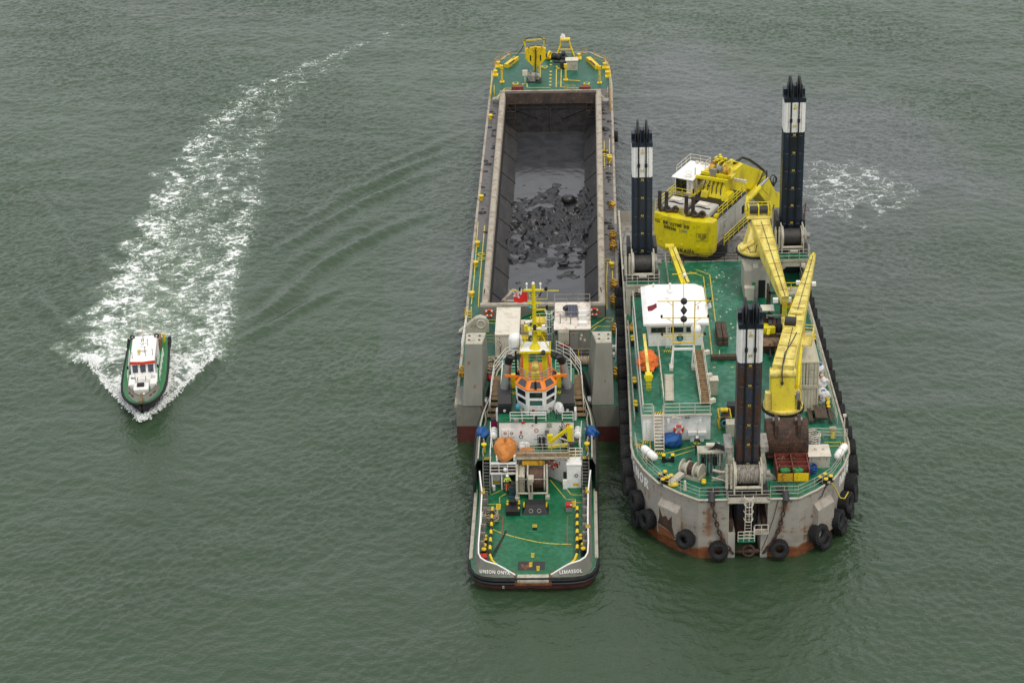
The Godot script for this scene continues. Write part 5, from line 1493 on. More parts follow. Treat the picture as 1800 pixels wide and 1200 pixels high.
		stair(g, V(4.3 * s, A, -22.3), V(4.0 * s, A + 1.0, -25.0), Vector3.RIGHT, 0.9, M.steel, 4, false, M.tan)
		part(g, "fore_platform", mk().bb(V(3.55 * s, A + 1.0, -29.0), V(4.4 * s, A + 1.1, -25.0)), M.tan)
		rail(g, [V(4.45 * s, A, -23.5), V(4.35 * s, A + 1.0, -26.0), V(4.2 * s, A + 1.0, -29.5), V(3.2 * s, A + 1.0, -32.5), V(1.8 * s, A + 1.0, -34.0)], M.white, 1.2, 3, 1.3)
		rail(g, [V(3.3 * s, B, -22.5), V(3.3 * s, B, -27.3), V(1.8 * s, B, -27.4)], M.white, 1.0, 3, 1.2)
		var rl := thing("liferaft_canister", "white liferaft canister on a stand beside the %s of the tug's house" % ["stairs" if s > 0 else "pink-lidded drum"], "liferaft", V(3.88 * s, A, -18.4))
		var rc := V(3.9 * s, A + 0.75, -18.3)
		part(rl, "canister", mk().cyl(rc - V(0, 0, 0.6), rc + V(0, 0, 0.6), 0.34, -1, 16).ball(rc - V(0, 0, 0.6), V(0.34, 0.34, 0.12), 12, 6).ball(rc + V(0, 0, 0.6), V(0.34, 0.34, 0.12), 12, 6), M.white)
		part(rl, "strap", mk().torus(rc - V(0, 0, 0.25), Vector3.BACK, 0.345, 0.025, 16, 4).torus(rc + V(0, 0, 0.25), Vector3.BACK, 0.345, 0.025, 16, 4), M.grey_plain)
		part(rl, "stand", mk().bb(rc + V(-0.35, -0.75, -0.5), rc + V(0.35, -0.68, 0.5)).cyl(rc + V(-0.3, -0.75, 0.4), rc + V(-0.3, -0.2, 0.4), 0.04).cyl(rc + V(0.3, -0.75, 0.4), rc + V(0.3, -0.2, 0.4), 0.04).cyl(rc + V(-0.3, -0.75, -0.4), rc + V(-0.3, -0.2, -0.4), 0.04).cyl(rc + V(0.3, -0.75, -0.4), rc + V(0.3, -0.2, -0.4), 0.04), M.cream)
		var bt := thing("blue_tarpaulin", "crumpled blue tarpaulin tied over the tug's %s bulwark" % ["right" if s > 0 else "left"], "tarpaulin", V(5.15 * s, A + 0.75, -18.2))
		cloth_heap(bt, "tarpaulin", V(5.12 * s + 0.1, A + 0.85, -18.2), V(0.55, 0.5, 0.7), M.tarp_blue, 0.55)
	tc = V(-3.95, A, -20.6)
	var dr := thing("oil_drum", "dark drum with a magenta side beside the tug's house", "drum", tc)
	part(dr, "body", mk().cyl(tc, tc + V(0, 0.9, 0), 0.3, -1, 14), M.magenta)
	part(dr, "lid", mk().cyl(tc + V(0, 0.9, 0), tc + V(0, 1.05, 0), 0.33, -1, 14), M.dark)
	var cb := thing("covered_boat", "rescue boat under a tan orange cover on the tug's boat deck", "boat", V(-2.75, A, -15.3))
	tug_boat_cover(cb, V(-2.75, A + 0.9, -15.5))
	part(cb, "cradle", mk().bb(V(-3.6, A, -16.3), V(-3.4, A + 0.5, -14.4)).bb(V(-2.0, A, -16.3), V(-1.8, A + 0.5, -14.4)), M.white)
	var wb := thing("white_bundle", "bundle wrapped in white sheet beside the tan covered boat", "bundle", V(-1.05, A, -16.0))
	cloth_heap(wb, "sheet", V(-1.05, A + 0.5, -16.1), V(0.55, 0.5, 0.5), M.bag, 0.35)
	var ob := thing("orange_bundle", "crumpled orange sheet lying at the catwalk below the white bundle", "tarpaulin", V(-0.8, A, -15.3))
	cloth_heap(ob, "sheet", V(-0.8, A + 0.4, -15.45), V(0.7, 0.42, 0.4), M.tarp_orange, 0.4)
	var wp := thing("white_cover", "white sheet draped over gear beside the tug's wheelhouse", "cover", V(2.2, B, -18.9))
	cloth_heap(wp, "sheet", V(2.2, B + 0.4, -18.9), V(0.5, 0.6, 0.6), M.bag, 0.25)
	tug_crane()
	tug_wheelhouse(g, B)

func ring_rev(o: PackedVector2Array, y: float) -> PackedVector3Array:
	var r := PackedVector3Array()
	for p in o: r.push_back(V(p.x, y, p.y))
	return r
func tug_boat_cover(t: Node3D, c: Vector3) -> void:
	var rows := []
	nz.frequency = 0.9
	for i in 13:
		var v := i / 12.0
		var row := PackedVector3Array()
		for j in 28:
			var a := TAU * j / 28
			var k := sin(PI * minf(v * 0.5 + 0.06, 0.56)) if v < 0.9 else 0.0
			var rr := sqrt(1.0 - pow(v, 3.0))
			var e := V(cos(a) * 1.05, 0, -sin(a) * (1.75 if sin(a) < 0 else 1.3)) * rr
			e.x *= 1.0 - 0.25 * smooth(0.3, 1.6, e.z)
			e.y = -0.55 + 1.35 * v + 0.12 * cos(a * 2.0)
			e += e.normalized() * 0.12 * nz.get_noise_3dv(c + e * 2.2)
			row.push_back(c + e)
		rows.push_back(row)
	var o := part(t, "cover", mk().grid(rows, true, true), M.tarp_orange)
	part(o, "lashing", mk().tube([c + V(-0.95, 0.35, -0.4), c + V(0, 0.86, -0.3), c + V(0.95, 0.4, -0.4)], 0.03), M.cream)
func tug_crane() -> void:
	var A := 4.2
	var t := thing("knuckle_crane", "small folded yellow crane on the tug's boat deck", "crane", V(3.2, A, -15.9))
	var Y: Material = M.lemon
	part(t, "column", mk().cyl(V(3.2, A, -15.9), V(3.2, A + 1.0, -15.9), 0.3, 0.26, 12).bb(V(2.95, A + 1.0, -16.2), V(3.45, A + 2.7, -15.6)), Y)
	part(t, "boom", mk().bar(V(3.2, A + 2.75, -15.8), V(1.3, A + 1.15, -15.6), 0.24, 0.28), Y)
	part(t, "jib", mk().bar(V(1.2, A + 0.85, -15.35), V(3.0, A + 1.25, -15.3), 0.2, 0.22), Y)
	part(t, "ram", mk().cyl(V(3.1, A + 1.3, -15.7), V(2.2, A + 1.75, -15.6), 0.11, -1, 8), M.silver)
	part(t, "valve_block", mk().bb(V(3.0, A + 0.7, -15.6), V(3.6, A + 1.3, -15.1)), M.dark)
	part(t, "hook_block", mk().box(V(1.35, A + 1.65, -15.9), V(0.5, 0.5, 0.4)), Y)
	part(t, "outrigger", mk().bb(V(3.3, A + 0.3, -15.6), V(4.0, A + 0.42, -15.4)).bb(V(3.4, A + 0.05, -15.4), V(3.95, A + 0.15, -15.1)), M.ochre)
func tug_wheelhouse(g: Node3D, B: float) -> void:
	# plan, seen from above, running round so that outside faces out
	var o := pv([0.88, -18.16, 1.9, -19.4, 1.9, -21.6, 0.9, -22.8, -0.7, -22.8, -1.72, -21.6, -1.72, -19.4, -0.68, -18.16])
	var c := Vector2(0.09, -20.5)
	var h := [B, B + 1.05, B + 2.75]
	var wh := part(g, "wheelhouse", mk().loft([ring_at(o, h[0], 0.93, c), ring_at(o, h[1], 0.99, c), ring_at(o, h[2], 1.03, c)], false, true), M.white)
	# windows: each pane lies in its wall, framed
	var m := o.size()
	for i in m:
		var a := o[i]; var b := o[(i + 1) % m]
		for e: Array in [[1.1, 1.75, 0], [1.92, 2.62, 1]]:
			var p := []
			for k: Array in [[0.1, e[0]], [0.9, e[0]], [0.9, e[1]], [0.1, e[1]]]:
				var f: float = lerpf(0.99, 1.03, (k[1] - 1.05) / 1.7)
				var s := c + (a.lerp(b, k[0]) - c) * f
				p.push_back(V(s.x, B + k[1], s.y))
			var n: Vector3 = (p[1] - p[0]).cross(p[2] - p[0]).normalized()
			if n.dot(V(p[0].x - c.x, 0, p[0].z - c.y)) < 0: n = -n
			var fr := mk(); var gl := mk()
			for k in 4: fr.bar(p[k] + n * 0.02, p[(k + 1) % 4] + n * 0.02, 0.07, 0.07, n)
			gl.quad(p[0] + n * 0.015, p[1] + n * 0.015, p[2] + n * 0.015, p[3] + n * 0.015)
			for k in gl.n.size(): gl.n[k] = n
			var w := part(wh, "window_frame", fr, M.white)
			part(w, "pane", gl, M.glass_green if (e[2] == 0 and i == 7) else M.glass)
	# orange hood with sloping windows
	var hood := part(g, "wheelhouse_hood", mk().loft([ring_at(o, B + 2.75, 1.07, c), ring_at(o, B + 2.88, 1.07, c), ring_at(o, B + 3.5, 0.78, c)], true, true), M.orange)
	for i in m:
		var a := o[i]; var b := o[(i + 1) % m]
		var p := []
		for k: Array in [[0.16, 0.15], [0.84, 0.15], [0.8, 0.85], [0.2, 0.85]]:
			var s := c + (a.lerp(b, k[0]) - c) * lerpf(1.07, 0.78, k[1])
			p.push_back(V(s.x, B + lerpf(2.88, 3.5, k[1]), s.y))
		var n: Vector3 = (p[1] - p[0]).cross(p[2] - p[0]).normalized()
		if n.y < 0: n = -n
		var gl := mk()
		gl.quad(p[0] + n * 0.02, p[1] + n * 0.02, p[2] + n * 0.02, p[3] + n * 0.02)
		for k in gl.n.size(): gl.n[k] = n
		part(hood, "roof_window", gl, M.glass)
	part(hood, "horn", mk().bb(V(-0.02, B + 2.95, -18.15), V(0.2, B + 3.7, -17.95)), M.black)
	for p in [[0, -0.7, 9.9], [0, 0.6, 9.7]]: pass
	for p in [[600, 390], [737, 408], [655, 395], [870, 388]]: part(wh, "marker", mk().box(qz(4, p[0], p[1], -18.0 if p[0] == 737 else -18.75), V(0.26, 0.2, 0.05)), M.red if p[0] != 600 else M.teal)
	part(g, "blue_buoy", mk().ball(V(-1.6, B + 0.8, -18.6), V(0.25, 0.35, 0.25), 12, 8), M.teal)
	# roof deck rail and mast house
	var T := B + 3.5
	var rp := []
	for i in m + 1:
		var s := c + (o[i % m] - c) * 0.8
		rp.push_back(V(s.x, T, s.y))
	rail(g, rp, M.cream, 0.9, 3, 0.7)
	for s: float in [-1.0, 1.0]:
		part(g, "hood_bracket", mk().bar(V(1.55 * s + 0.09, T - 0.3, -20.0), V(2.9 * s + 0.09, T - 0.15, -20.0), 0.2, 0.22).bar(V(1.4 * s + 0.09, T, -20.5), V(1.2 * s + 0.09, T + 1.4, -21.2), 0.2, 0.5), M.orange)
	var my := T
	for x: float in [-0.78, 0.95]: part(g, "mast_column", mk().bb(V(x - 0.24, my, -20.0), V(x + 0.24, my + 2.7, -19.3)), M.lemon)
	part(g, "fire_monitor", mk().bb(V(-0.28, my, -19.3), V(0.42, my + 0.7, -18.8)).cyl(V(0.05, my + 0.7, -19.1), V(0.05, my + 1.1, -19.1), 0.18, -1, 10), M.lemon)
	part(g, "monitor_drum", mk().cyl(V(0.05, my + 1.25, -19.6), V(0.05, my + 1.25, -18.9), 0.36, -1, 16).ball(V(0.05, my + 1.25, -18.9), V(0.33, 0.33, 0.15), 12, 6), M.pale_yellow)
	part(g, "mast_platform", mk().bb(V(-1.35, my + 2.7, -21.0), V(1.5, my + 2.85, -19.0)), M.white)
	part(g, "platform_edge", mk().bb(V(-1.38, my + 2.68, -19.0), V(1.53, my + 2.88, -18.9)).bb(V(-1.38, my + 2.68, -21.0), V(-1.3, my + 2.88, -19.0)).bb(V(1.45, my + 2.68, -21.0), V(1.53, my + 2.88, -19.0)), M.lemon)
	rail(g, [V(-1.3, my + 2.85, -19.1), V(-1.3, my + 2.85, -20.9), V(1.45, my + 2.85, -20.9), V(1.45, my + 2.85, -19.1)], M.dark, 0.9, 3, 0.8, 0.022)
	part(g, "searchlight", mk().cyl(V(0.85, my + 2.7, -18.9), V(0.85, my + 2.95, -18.75), 0.2, -1, 10), M.black)
	# mast
	var mz := -19.7; var p0 := my + 2.85
	var ms := part(g, "mast", mk().cyl(V(0.08, p0, mz), V(0.08, p0 + 0.7, mz), 0.55, 0.18, 8).cyl(V(0.08, p0 + 0.6, mz), V(0.06, p0 + 6.6, mz), 0.22, 0.15, 10), M.lemon)
	var cy := p0 + 5.9
	part(ms, "crosstree", mk().bar(V(-0.8, cy, mz), V(1.0, cy, mz), 0.2, 0.16).tube([V(-2.15, cy - 0.02, mz), V(2.35, cy - 0.08, mz)], 0.045).bar(V(0.08, p0 + 3.9, mz), V(1.25, p0 + 3.95, mz), 0.12, 0.12).bar(V(0.08, p0 + 2.0, mz), V(0.9, p0 + 2.0, mz + 0.2), 0.1, 0.1), M.lemon)
	part(ms, "light_frame", mk().tube([V(0.5, cy, mz), V(1.3, cy - 0.1, mz), V(1.3, cy - 0.9, mz), V(0.1, cy - 0.9, mz)], 0.03).tube([V(-0.35, cy - 0.1, mz), V(-0.35, cy - 0.9, mz), V(0.1, cy - 0.9, mz)], 0.03), M.lemon)
	for k in 5: part(ms, "hoop", mk().torus(V(0.06, p0 + 1.0 + k * 1.1, mz + 0.1), Vector3.UP, 0.36, 0.025, 12, 4), M.lemon)
	for x: float in [-0.55, 0.05, 0.7]:
		part(ms, "antenna_dome", mk().cyl(V(x, cy, mz), V(x, cy + 0.5, mz), 0.06).ball(V(x, cy + 0.62, mz), V(0.11, 0.16, 0.11) * (1.0 if x != 0.05 else 1.4), 10, 6), M.white)
	for a in [[-1.25, -1.45], [-0.95, -0.95], [0.15, 0.35], [1.0, 1.0]]: part(ms, "whip_antenna", mk().cyl(V(a[0], cy, mz), V(a[1], cy + 2.3, mz), 0.022, 0.012, 5), M.grey_plain)
	for x: float in [-1.15, 1.2]: part(ms, "mast_light", mk().cyl(V(x, cy, mz), V(x, cy + 0.3, mz), 0.14, -1, 8), M.black)
	part(ms, "mast_light", mk().cyl(V(1.25, p0 + 3.95, mz), V(1.25, p0 + 4.35, mz), 0.12, -1, 8), M.black)
	part(ms, "mast_shelf", mk().box(V(0.08, p0 + 2.0, mz + 0.1), V(1.9, 0.1, 0.8)), M.lemon)
	for k in 5: part(ms, "mast_equipment", mk().box(V(-0.7 + k * 0.4, p0 + 2.3 - 0.5 * (k % 2), mz + 0.35), V(0.3, 0.45, 0.3)), [M.lemon, M.white, M.dark][k % 3])
	part(ms, "mast_brace", mk().tube([V(-1.2, p0, mz), V(0.0, p0 + 2.6, mz)], 0.06).tube([V(1.35, p0, mz), V(0.15, p0 + 2.6, mz)], 0.06).bar(V(-0.55, p0 + 4.6, mz), V(0.7, p0 + 4.6, mz), 0.14, 0.14), M.lemon)
	part(ms, "radar_scanner", mk().box(V(0.5, p0 + 2.2, mz + 0.4), V(1.4, 0.12, 0.16)), M.white)
	# satellite dome on its post
	var rd := part(g, "satellite_dome", mk().cyl(V(-1.75, p0 - 0.55, -20.8), V(-1.75, p0 + 0.4, -20.8), 0.62, 0.66, 18).ball(V(-1.75, p0 + 0.4, -20.8), V(0.66, 0.62, 0.66), 18, 10), M.white)
	part(rd, "dome_post", mk().cyl(V(-1.75, B, -20.8), V(-1.75, p0 - 0.5, -20.8), 0.09, -1, 8), M.black)
	text_on(rd, "Intellian", 0.15, V(-1.75, p0 - 0.25, -20.13), Vector3.RIGHT, Vector3.UP, M.panel_blue, 0.02)
	# flags
	flag("ensign", "red ensign with a blue and white canton flying from the tug's mast", qz(3, 517, 150, mz), V(1.25, -0.12, 0.0), V(0.05, -0.95, 0.1), 0)
	flag("courtesy_flag", "white and blue flag furled at the left yardarm of the tug's mast", qz(3, 585, 115, mz), V(-0.32, -0.2, 0.1), V(-0.05, -0.65, 0.0), 1)
	flag("signal_flag", "dark blue signal flag at the right yardarm of the tug's mast", qz(3, 745, 140, mz), V(0.06, -0.1, 0.1), V(-0.25, -0.5, 0.0), 2)
	part(g, "signal_ball", mk().ball(qz(3, 655, 275, mz), V(0.2, 0.28, 0.2), 10, 6), M.teal)
# a flag: hung from its hoist corner, rippling along its fly
func flag(called: String, label: String, at: Vector3, fly: Vector3, drop: Vector3, kind: int) -> void:
	var t := thing(called, label, "flag", at)
	var rows := []; var canton := []; var white := []; var red := []
	var n := fly.cross(drop).normalized()
	var pt := func(u: float, v: float, lift: float) -> Vector3:
		return at + fly * u + drop * v + n * (0.1 * sin(u * 6.0 + v * 1.5) + lift) + drop * 0.08 * sin(u * 5.0)
	for i in 7:
		var r := PackedVector3Array()
		for j in 11: r.push_back(pt.call(j / 10.0, i / 6.0, 0.0))
		rows.push_back(r)
	var cloth := part(t, "cloth", mk().grid(rows, true), [M.flag_red, M.white, M.panel_blue, M.flag_faded][kind])
	if kind != 0: return
	for side: float in [1.0, -1.0]:
		var patch := func(u0: float, v0: float, u1: float, v1: float, wd: float, mat: Material, lift: float, nm: String) -> void:
			var m := mk(); var k := 8
			var d := Vector2(u1 - u0, v1 - v0); var s := Vector2(-d.y, d.x).normalized() * wd
			for i in k:
				var a := Vector2(u0, v0) + d * (float(i) / k); var b := Vector2(u0, v0) + d * (float(i + 1) / k)
				m.quad(pt.call(a.x - s.x, a.y - s.y, lift * side), pt.call(b.x - s.x, b.y - s.y, lift * side), pt.call(b.x + s.x, b.y + s.y, lift * side), pt.call(a.x + s.x, a.y + s.y, lift * side))
			part(cloth, nm, m, mat)
		patch.call(0.0, 0.25, 0.42, 0.25, 0.25, M.panel_blue, 0.01, "canton")
		patch.call(0.0, 0.0, 0.42, 0.5, 0.05, M.white, 0.016, "white_cross"); patch.call(0.0, 0.5, 0.42, 0.0, 0.05, M.white, 0.018, "white_cross")
		patch.call(0.0, 0.25, 0.42, 0.25, 0.08, M.white, 0.02, "white_cross"); patch.call(0.21, 0.0, 0.21, 0.5, 0.055, M.white, 0.022, "white_cross")
		patch.call(0.0, 0.25, 0.42, 0.25, 0.045, M.flag_red, 0.026, "red_cross"); patch.call(0.21, 0.0, 0.21, 0.5, 0.03, M.flag_red, 0.028, "red_cross")

# ---------------------------------------------------------------- dredging pontoon
const HULL_HALF := [1.75, 0.0, 4.35, 0.0, 5.95, -1.25, 7.7, -3.05, 8.9, -5.4, 9.65, -7.75, 9.82, -9.5, 9.7, -15.0, 9.45, -30.0, 9.25, -43.0, 9.1, -62.0]
# a point on the pontoon's side, s metres from the middle of its stern (negative to the left), with the way out
func on_hull(s: float) -> Array:
	var d := absf(s); var sg := signf(s)
	if d < 4.35: return [Vector2(s, 0.0), Vector2(0, 1)]
	var run := 4.35
	for i in range(1, HULL_HALF.size() / 2 - 1):
		var a := Vector2(HULL_HALF[i * 2], HULL_HALF[i * 2 + 1]); var b := Vector2(HULL_HALF[i * 2 + 2], HULL_HALF[i * 2 + 3])
		var l := (b - a).length()
		if d <= run + l:
			var p := a.lerp(b, (d - run) / l); var t := (b - a) / l
			return [Vector2(p.x * sg, p.y), Vector2(-t.y * sg, t.x)]
		run += l
	return [Vector2(9.1 * sg, -62.0), Vector2(sg, 0)]
func hull_paint() -> StandardMaterial3D:
	var w := 2048; var h := 104
	var a := noise_bytes(81, 1024, 128, 0.02, 4); var b := noise_bytes(82, 256, 256, 0.08, 3); var st := noise_bytes(83, 1024, 16, 0.07, 3)
	var d := PackedByteArray(); d.resize(w * h * 3)
	# rust runs: from s0 to s1, from height y1 down to y0
	var runs := [[-8.6, -6.1, 3.2, 0.3, 1.0], [-3.75, -3.25, 5.2, 2.2, 0.75], [-2.6, -2.1, 2.6, 0.6, 0.6], [3.0, 7.2, 2.7, 2.45, 0.8], [1.9, 3.4, 1.6, 0.2, 0.6], [-4.3, -2.2, 2.65, 2.45, 0.55], [-11.5, -10.6, 4.4, 3.4, 0.8], [2.6, 3.4, 5.4, 4.6, 0.8], [5.6, 6.2, 2.6, 1.2, 0.5], [8.4, 8.9, 3.2, 2.0, 0.5]]
	for j in h:
		var y := 6.1 - 7.3 * j / h
		for i in w:
			var s := -75.0 + 150.0 * i / w
			var na: float = a[(j & 127) * 1024 + (i & 1023)] / 255.0
			var nb: float = b[((j * 2) & 255) * 256 + (i & 255)] / 255.0
			var ns: float = st[((j >> 3) & 15) * 1024 + ((i * 2) & 1023)] / 255.0
			var c := rgb(156, 151, 142).lerp(rgb(128, 122, 112), smooth(0.45, 0.8, na * 0.6 + nb * 0.4) * 0.7)
			var r := 1.0 - smooth(0.75, 1.15, y + (na - 0.5) * 0.9 + (nb - 0.5) * 0.3)
			for k in runs:
				if s > k[0] - 0.4 and s < k[1] + 0.4 and y < k[2] + 0.3 and y > k[3] - 0.3:
					var e := smooth(k[0] - 0.3, k[0] + 0.3, s) * (1.0 - smooth(k[1] - 0.3, k[1] + 0.3, s)) * (1.0 - smooth(k[2] - 0.3, k[2] + 0.1, y)) * smooth(k[3] - 0.2, k[3] + 0.3, y)
					r = maxf(r, e * k[4] * smooth(0.25, 0.55, ns * 0.7 + nb * 0.3))
			r = maxf(r, smooth(0.6, 0.72, ns * 0.5 + nb * 0.5) * 0.7 * smooth(0.4, 0.65, na))
			c = c.lerp(rgb(146, 86, 44).lerp(rgb(92, 54, 36), nb), clampf(r, 0.0, 1.0))
			var k2 := 0.95 + nb * 0.1
			var o := (j * w + i) * 3
			d[o] = clampi(int(c.r * k2 * 255), 0, 255); d[o + 1] = clampi(int(c.g * k2 * 255), 0, 255); d[o + 2] = clampi(int(c.b * k2 * 255), 0, 255)
	var m := plain(Color.WHITE, 0.55)
	m.albedo_texture = ImageTexture.create_from_image(Image.create_from_data(w, h, false, Image.FORMAT_RGB8, d))
	return m
# a spud: steel post, white head, black cap with two rope wheels
func spud(called_label: String, letter: String, x: float, zf: float, hw: float, top: float, y0: float, low: Material) -> void:
	var t := thing("spud", called_label, "spud", V(x, y0, zf - hw))
	var z := zf - hw
	var wh := top - 3.25
	var body := mk()
	var o := []
	for p in [[1, 0.8], [1, -0.8], [0.8, -1], [-0.8, -1], [-1, -0.8], [-1, 0.8], [-0.8, 1], [0.8, 1]]: o.append_array([x + p[0] * hw, z + p[1] * hw])
	var ring := pv(o)
	body.loft([ring_at(ring, -4.0), ring_at(ring, wh)], true, false)
	part(t, "post", body, low)
	part(t, "white_head", mk().loft([ring_at(ring, wh), ring_at(ring, top)], false, false), M.white)
	# stiffening strips and lighter pads down the front
	for k in 6:
		var y := wh - 0.4 - k * 1.95
		if y - 1.5 < y0: break
		part(t, "pad", mk().cham(V(x, y - 0.8, zf + 0.01), V(hw * 0.62, 1.5, 0.06), 0.02), low)
		part(t, "pad", mk().cham(V(x - hw * 0.62, y - 0.8, zf + 0.01), V(hw * 0.4, 1.7, 0.05), 0.02), low)
		part(t, "pad", mk().cham(V(x + hw * 0.62, y - 0.8, zf + 0.01), V(hw * 0.36, 1.7, 0.05), 0.02), low)
		text_on(t, str(36 - k * 2), 0.2, V(x, y + 0.15, zf + 0.06), Vector3.RIGHT, Vector3.UP, M.line_yellow, 0.02)
	for e in [[letter, top - 0.3], ["40", top - 0.62], ["38", top - 2.55]]:
		text_on(t, e[0], 0.26, V(x, e[1], zf + 0.03), Vector3.RIGHT, Vector3.UP, M.line_yellow, 0.02)
	for s: float in [-0.62, 0.62]: part(t, "seam", mk().bb(V(x + s * hw - 0.02, wh, zf), V(x + s * hw + 0.02, top, zf + 0.02)), M.cream)
	for s: float in [-0.36, 0.36]:
		var r := mk().cyl(V(x + s * hw, y0 + 1.0, zf + 0.16), V(x + s * hw, top + 1.4, zf + 0.1), 0.075, -1, 7)
		r.cyl(V(x + s * hw, top - 2.1, zf + 0.16), V(x + s * hw, top - 1.75, zf + 0.16), 0.14, -1, 8)
		part(t, "hoist_rope", r, M.black)
	# cap
	var cap := mk().bb(V(x - hw * 1.01, top, zf - 2 * hw), V(x + hw * 1.01, top + 0.45, zf + 0.02))
	cap.bb(V(x - hw * 1.01, top + 0.45, zf - 2 * hw), V(x + hw * 1.01, top + 1.0, zf - 1.1 * hw))
	cap.bb(V(x - 0.18, top + 0.45, zf - 1.6 * hw), V(x + 0.2, top + 1.5, zf - 0.7 * hw))
	part(t, "cap", cap, M.navy)
	for s: float in [-0.42, 0.42]:
		var c := V(x + s * hw, top + 1.35, zf - hw * 0.85)
		part(t, "rope_wheel", mk().cyl(c - V(0.09, 0, 0), c + V(0.09, 0, 0), 1.05, -1, 26).torus(c, Vector3.RIGHT, 1.06, 0.11, 26, 6), M.black)
		for e: float in [-0.24, 0.24]:
			part(t, "wheel_cheek", mk().side(pv([c.z - 0.75, top + 0.4, c.z + 0.75, top + 0.4, c.z + 0.5, top + 1.75, c.z - 0.5, top + 1.75]), c.x + e - 0.04, c.x + e + 0.04), M.navy)
# winch that lifts a spud: rope drum between side frames
func spud_winch(parent: Node3D, c: Vector3, hw: float, rope: Material, y0: float) -> void:
	var o := part(parent, "winch_drum", mk().cyl(c - V(hw, 0, 0), c + V(hw, 0, 0), 0.85, -1, 26), rope)
	for s: float in [-1.0, 1.0]: part(o, "drum_flange", mk().cyl(c + V(s * hw, 0, 0), c + V(s * (hw + 0.14), 0, 0), 1.12, -1, 26), M.cream)
	for s: float in [-1.0, 1.0]:
		part(o, "side_frame", mk().side(pv([c.z + 1.3, y0, c.z + 1.0, c.y + 0.6, c.z + 0.4, c.y + 1.3, c.z - 0.7, c.y + 1.3, c.z - 1.1, y0]), c.x + s * (hw + 0.2) - 0.06, c.x + s * (hw + 0.2) + 0.06), M.cream)
	part(o, "cross_tube", mk().cyl(c + V(-hw - 0.2, -0.75, 1.05), c + V(hw + 0.2, -0.75, 1.05), 0.16, -1, 10), M.cream)
	for k in 2: part(o, "brake_cylinder", mk().cyl(c + V(-hw - 0.45 - k * 0.4, -0.9, 0.9), c + V(-hw - 0.45 - k * 0.4, 1.0, 0.5), 0.14, 0.14, 10).cyl(c + V(-hw - 0.45 - k * 0.4, 1.0, 0.5), c + V(-hw - 0.45 - k * 0.4, 1.3, 0.45), 0.08, -1, 8), M.cream)
	part(o, "gear_wheel", mk().cyl(c + V(hw + 0.3, 0, 0), c + V(hw + 0.5, 0, 0), 0.95, -1, 22).torus(c + V(hw + 0.45, 0, 0), Vector3.RIGHT, 0.75, 0.12, 20, 6), M.steel)
	part(o, "motor", mk().cyl(c + V(hw + 0.5, 0.2, 0.2), c + V(hw + 0.95, 0.2, 0.2), 0.3, -1, 12), M.steel)
	part(o, "bed_plate", mk().bb(V(c.x - hw - 1.1, y0, c.z - 1.3), V(c.x + hw + 0.8, y0 + 0.12, c.z + 1.3)), M.dark)

func chain(parent: Node3D, pts: Array, link := 0.42, r := 0.075) -> void:
	var o: MeshInstance3D = null
	var m := mk().tube([V(-0.1, 0, -0.21), V(-0.14, 0, 0), V(-0.1, 0, 0.21), V(0, 0, 0.28), V(0.1, 0, 0.21), V(0.14, 0, 0), V(0.1, 0, -0.21), V(0, 0, -0.28)], r, 6, true).mesh()
	var root := part(parent, "anchor_chain", mk().cyl(pts[0] - V(0, 0, 0.1), pts[0] + V(0, 0, 0.1), 0.12, -1, 8), M.rust)
	var k := 0
	for i in pts.size() - 1:
		var a: Vector3 = pts[i]; var b: Vector3 = pts[i + 1]
		var n := maxi(1, int((b - a).length() / link))
		var d := (b - a).normalized()
		var x := d.cross(Vector3.BACK if absf(d.z) < 0.9 else Vector3.UP).normalized()
		for j in n:
			var p := a.lerp(b, (j + 0.5) / n)
			var y := d.cross(x)
			var ax := x if k % 2 == 0 else y
			inst(root, "link", m, M.rust, Transform3D(Basis(ax, d.cross(ax), d), p))
			k += 1

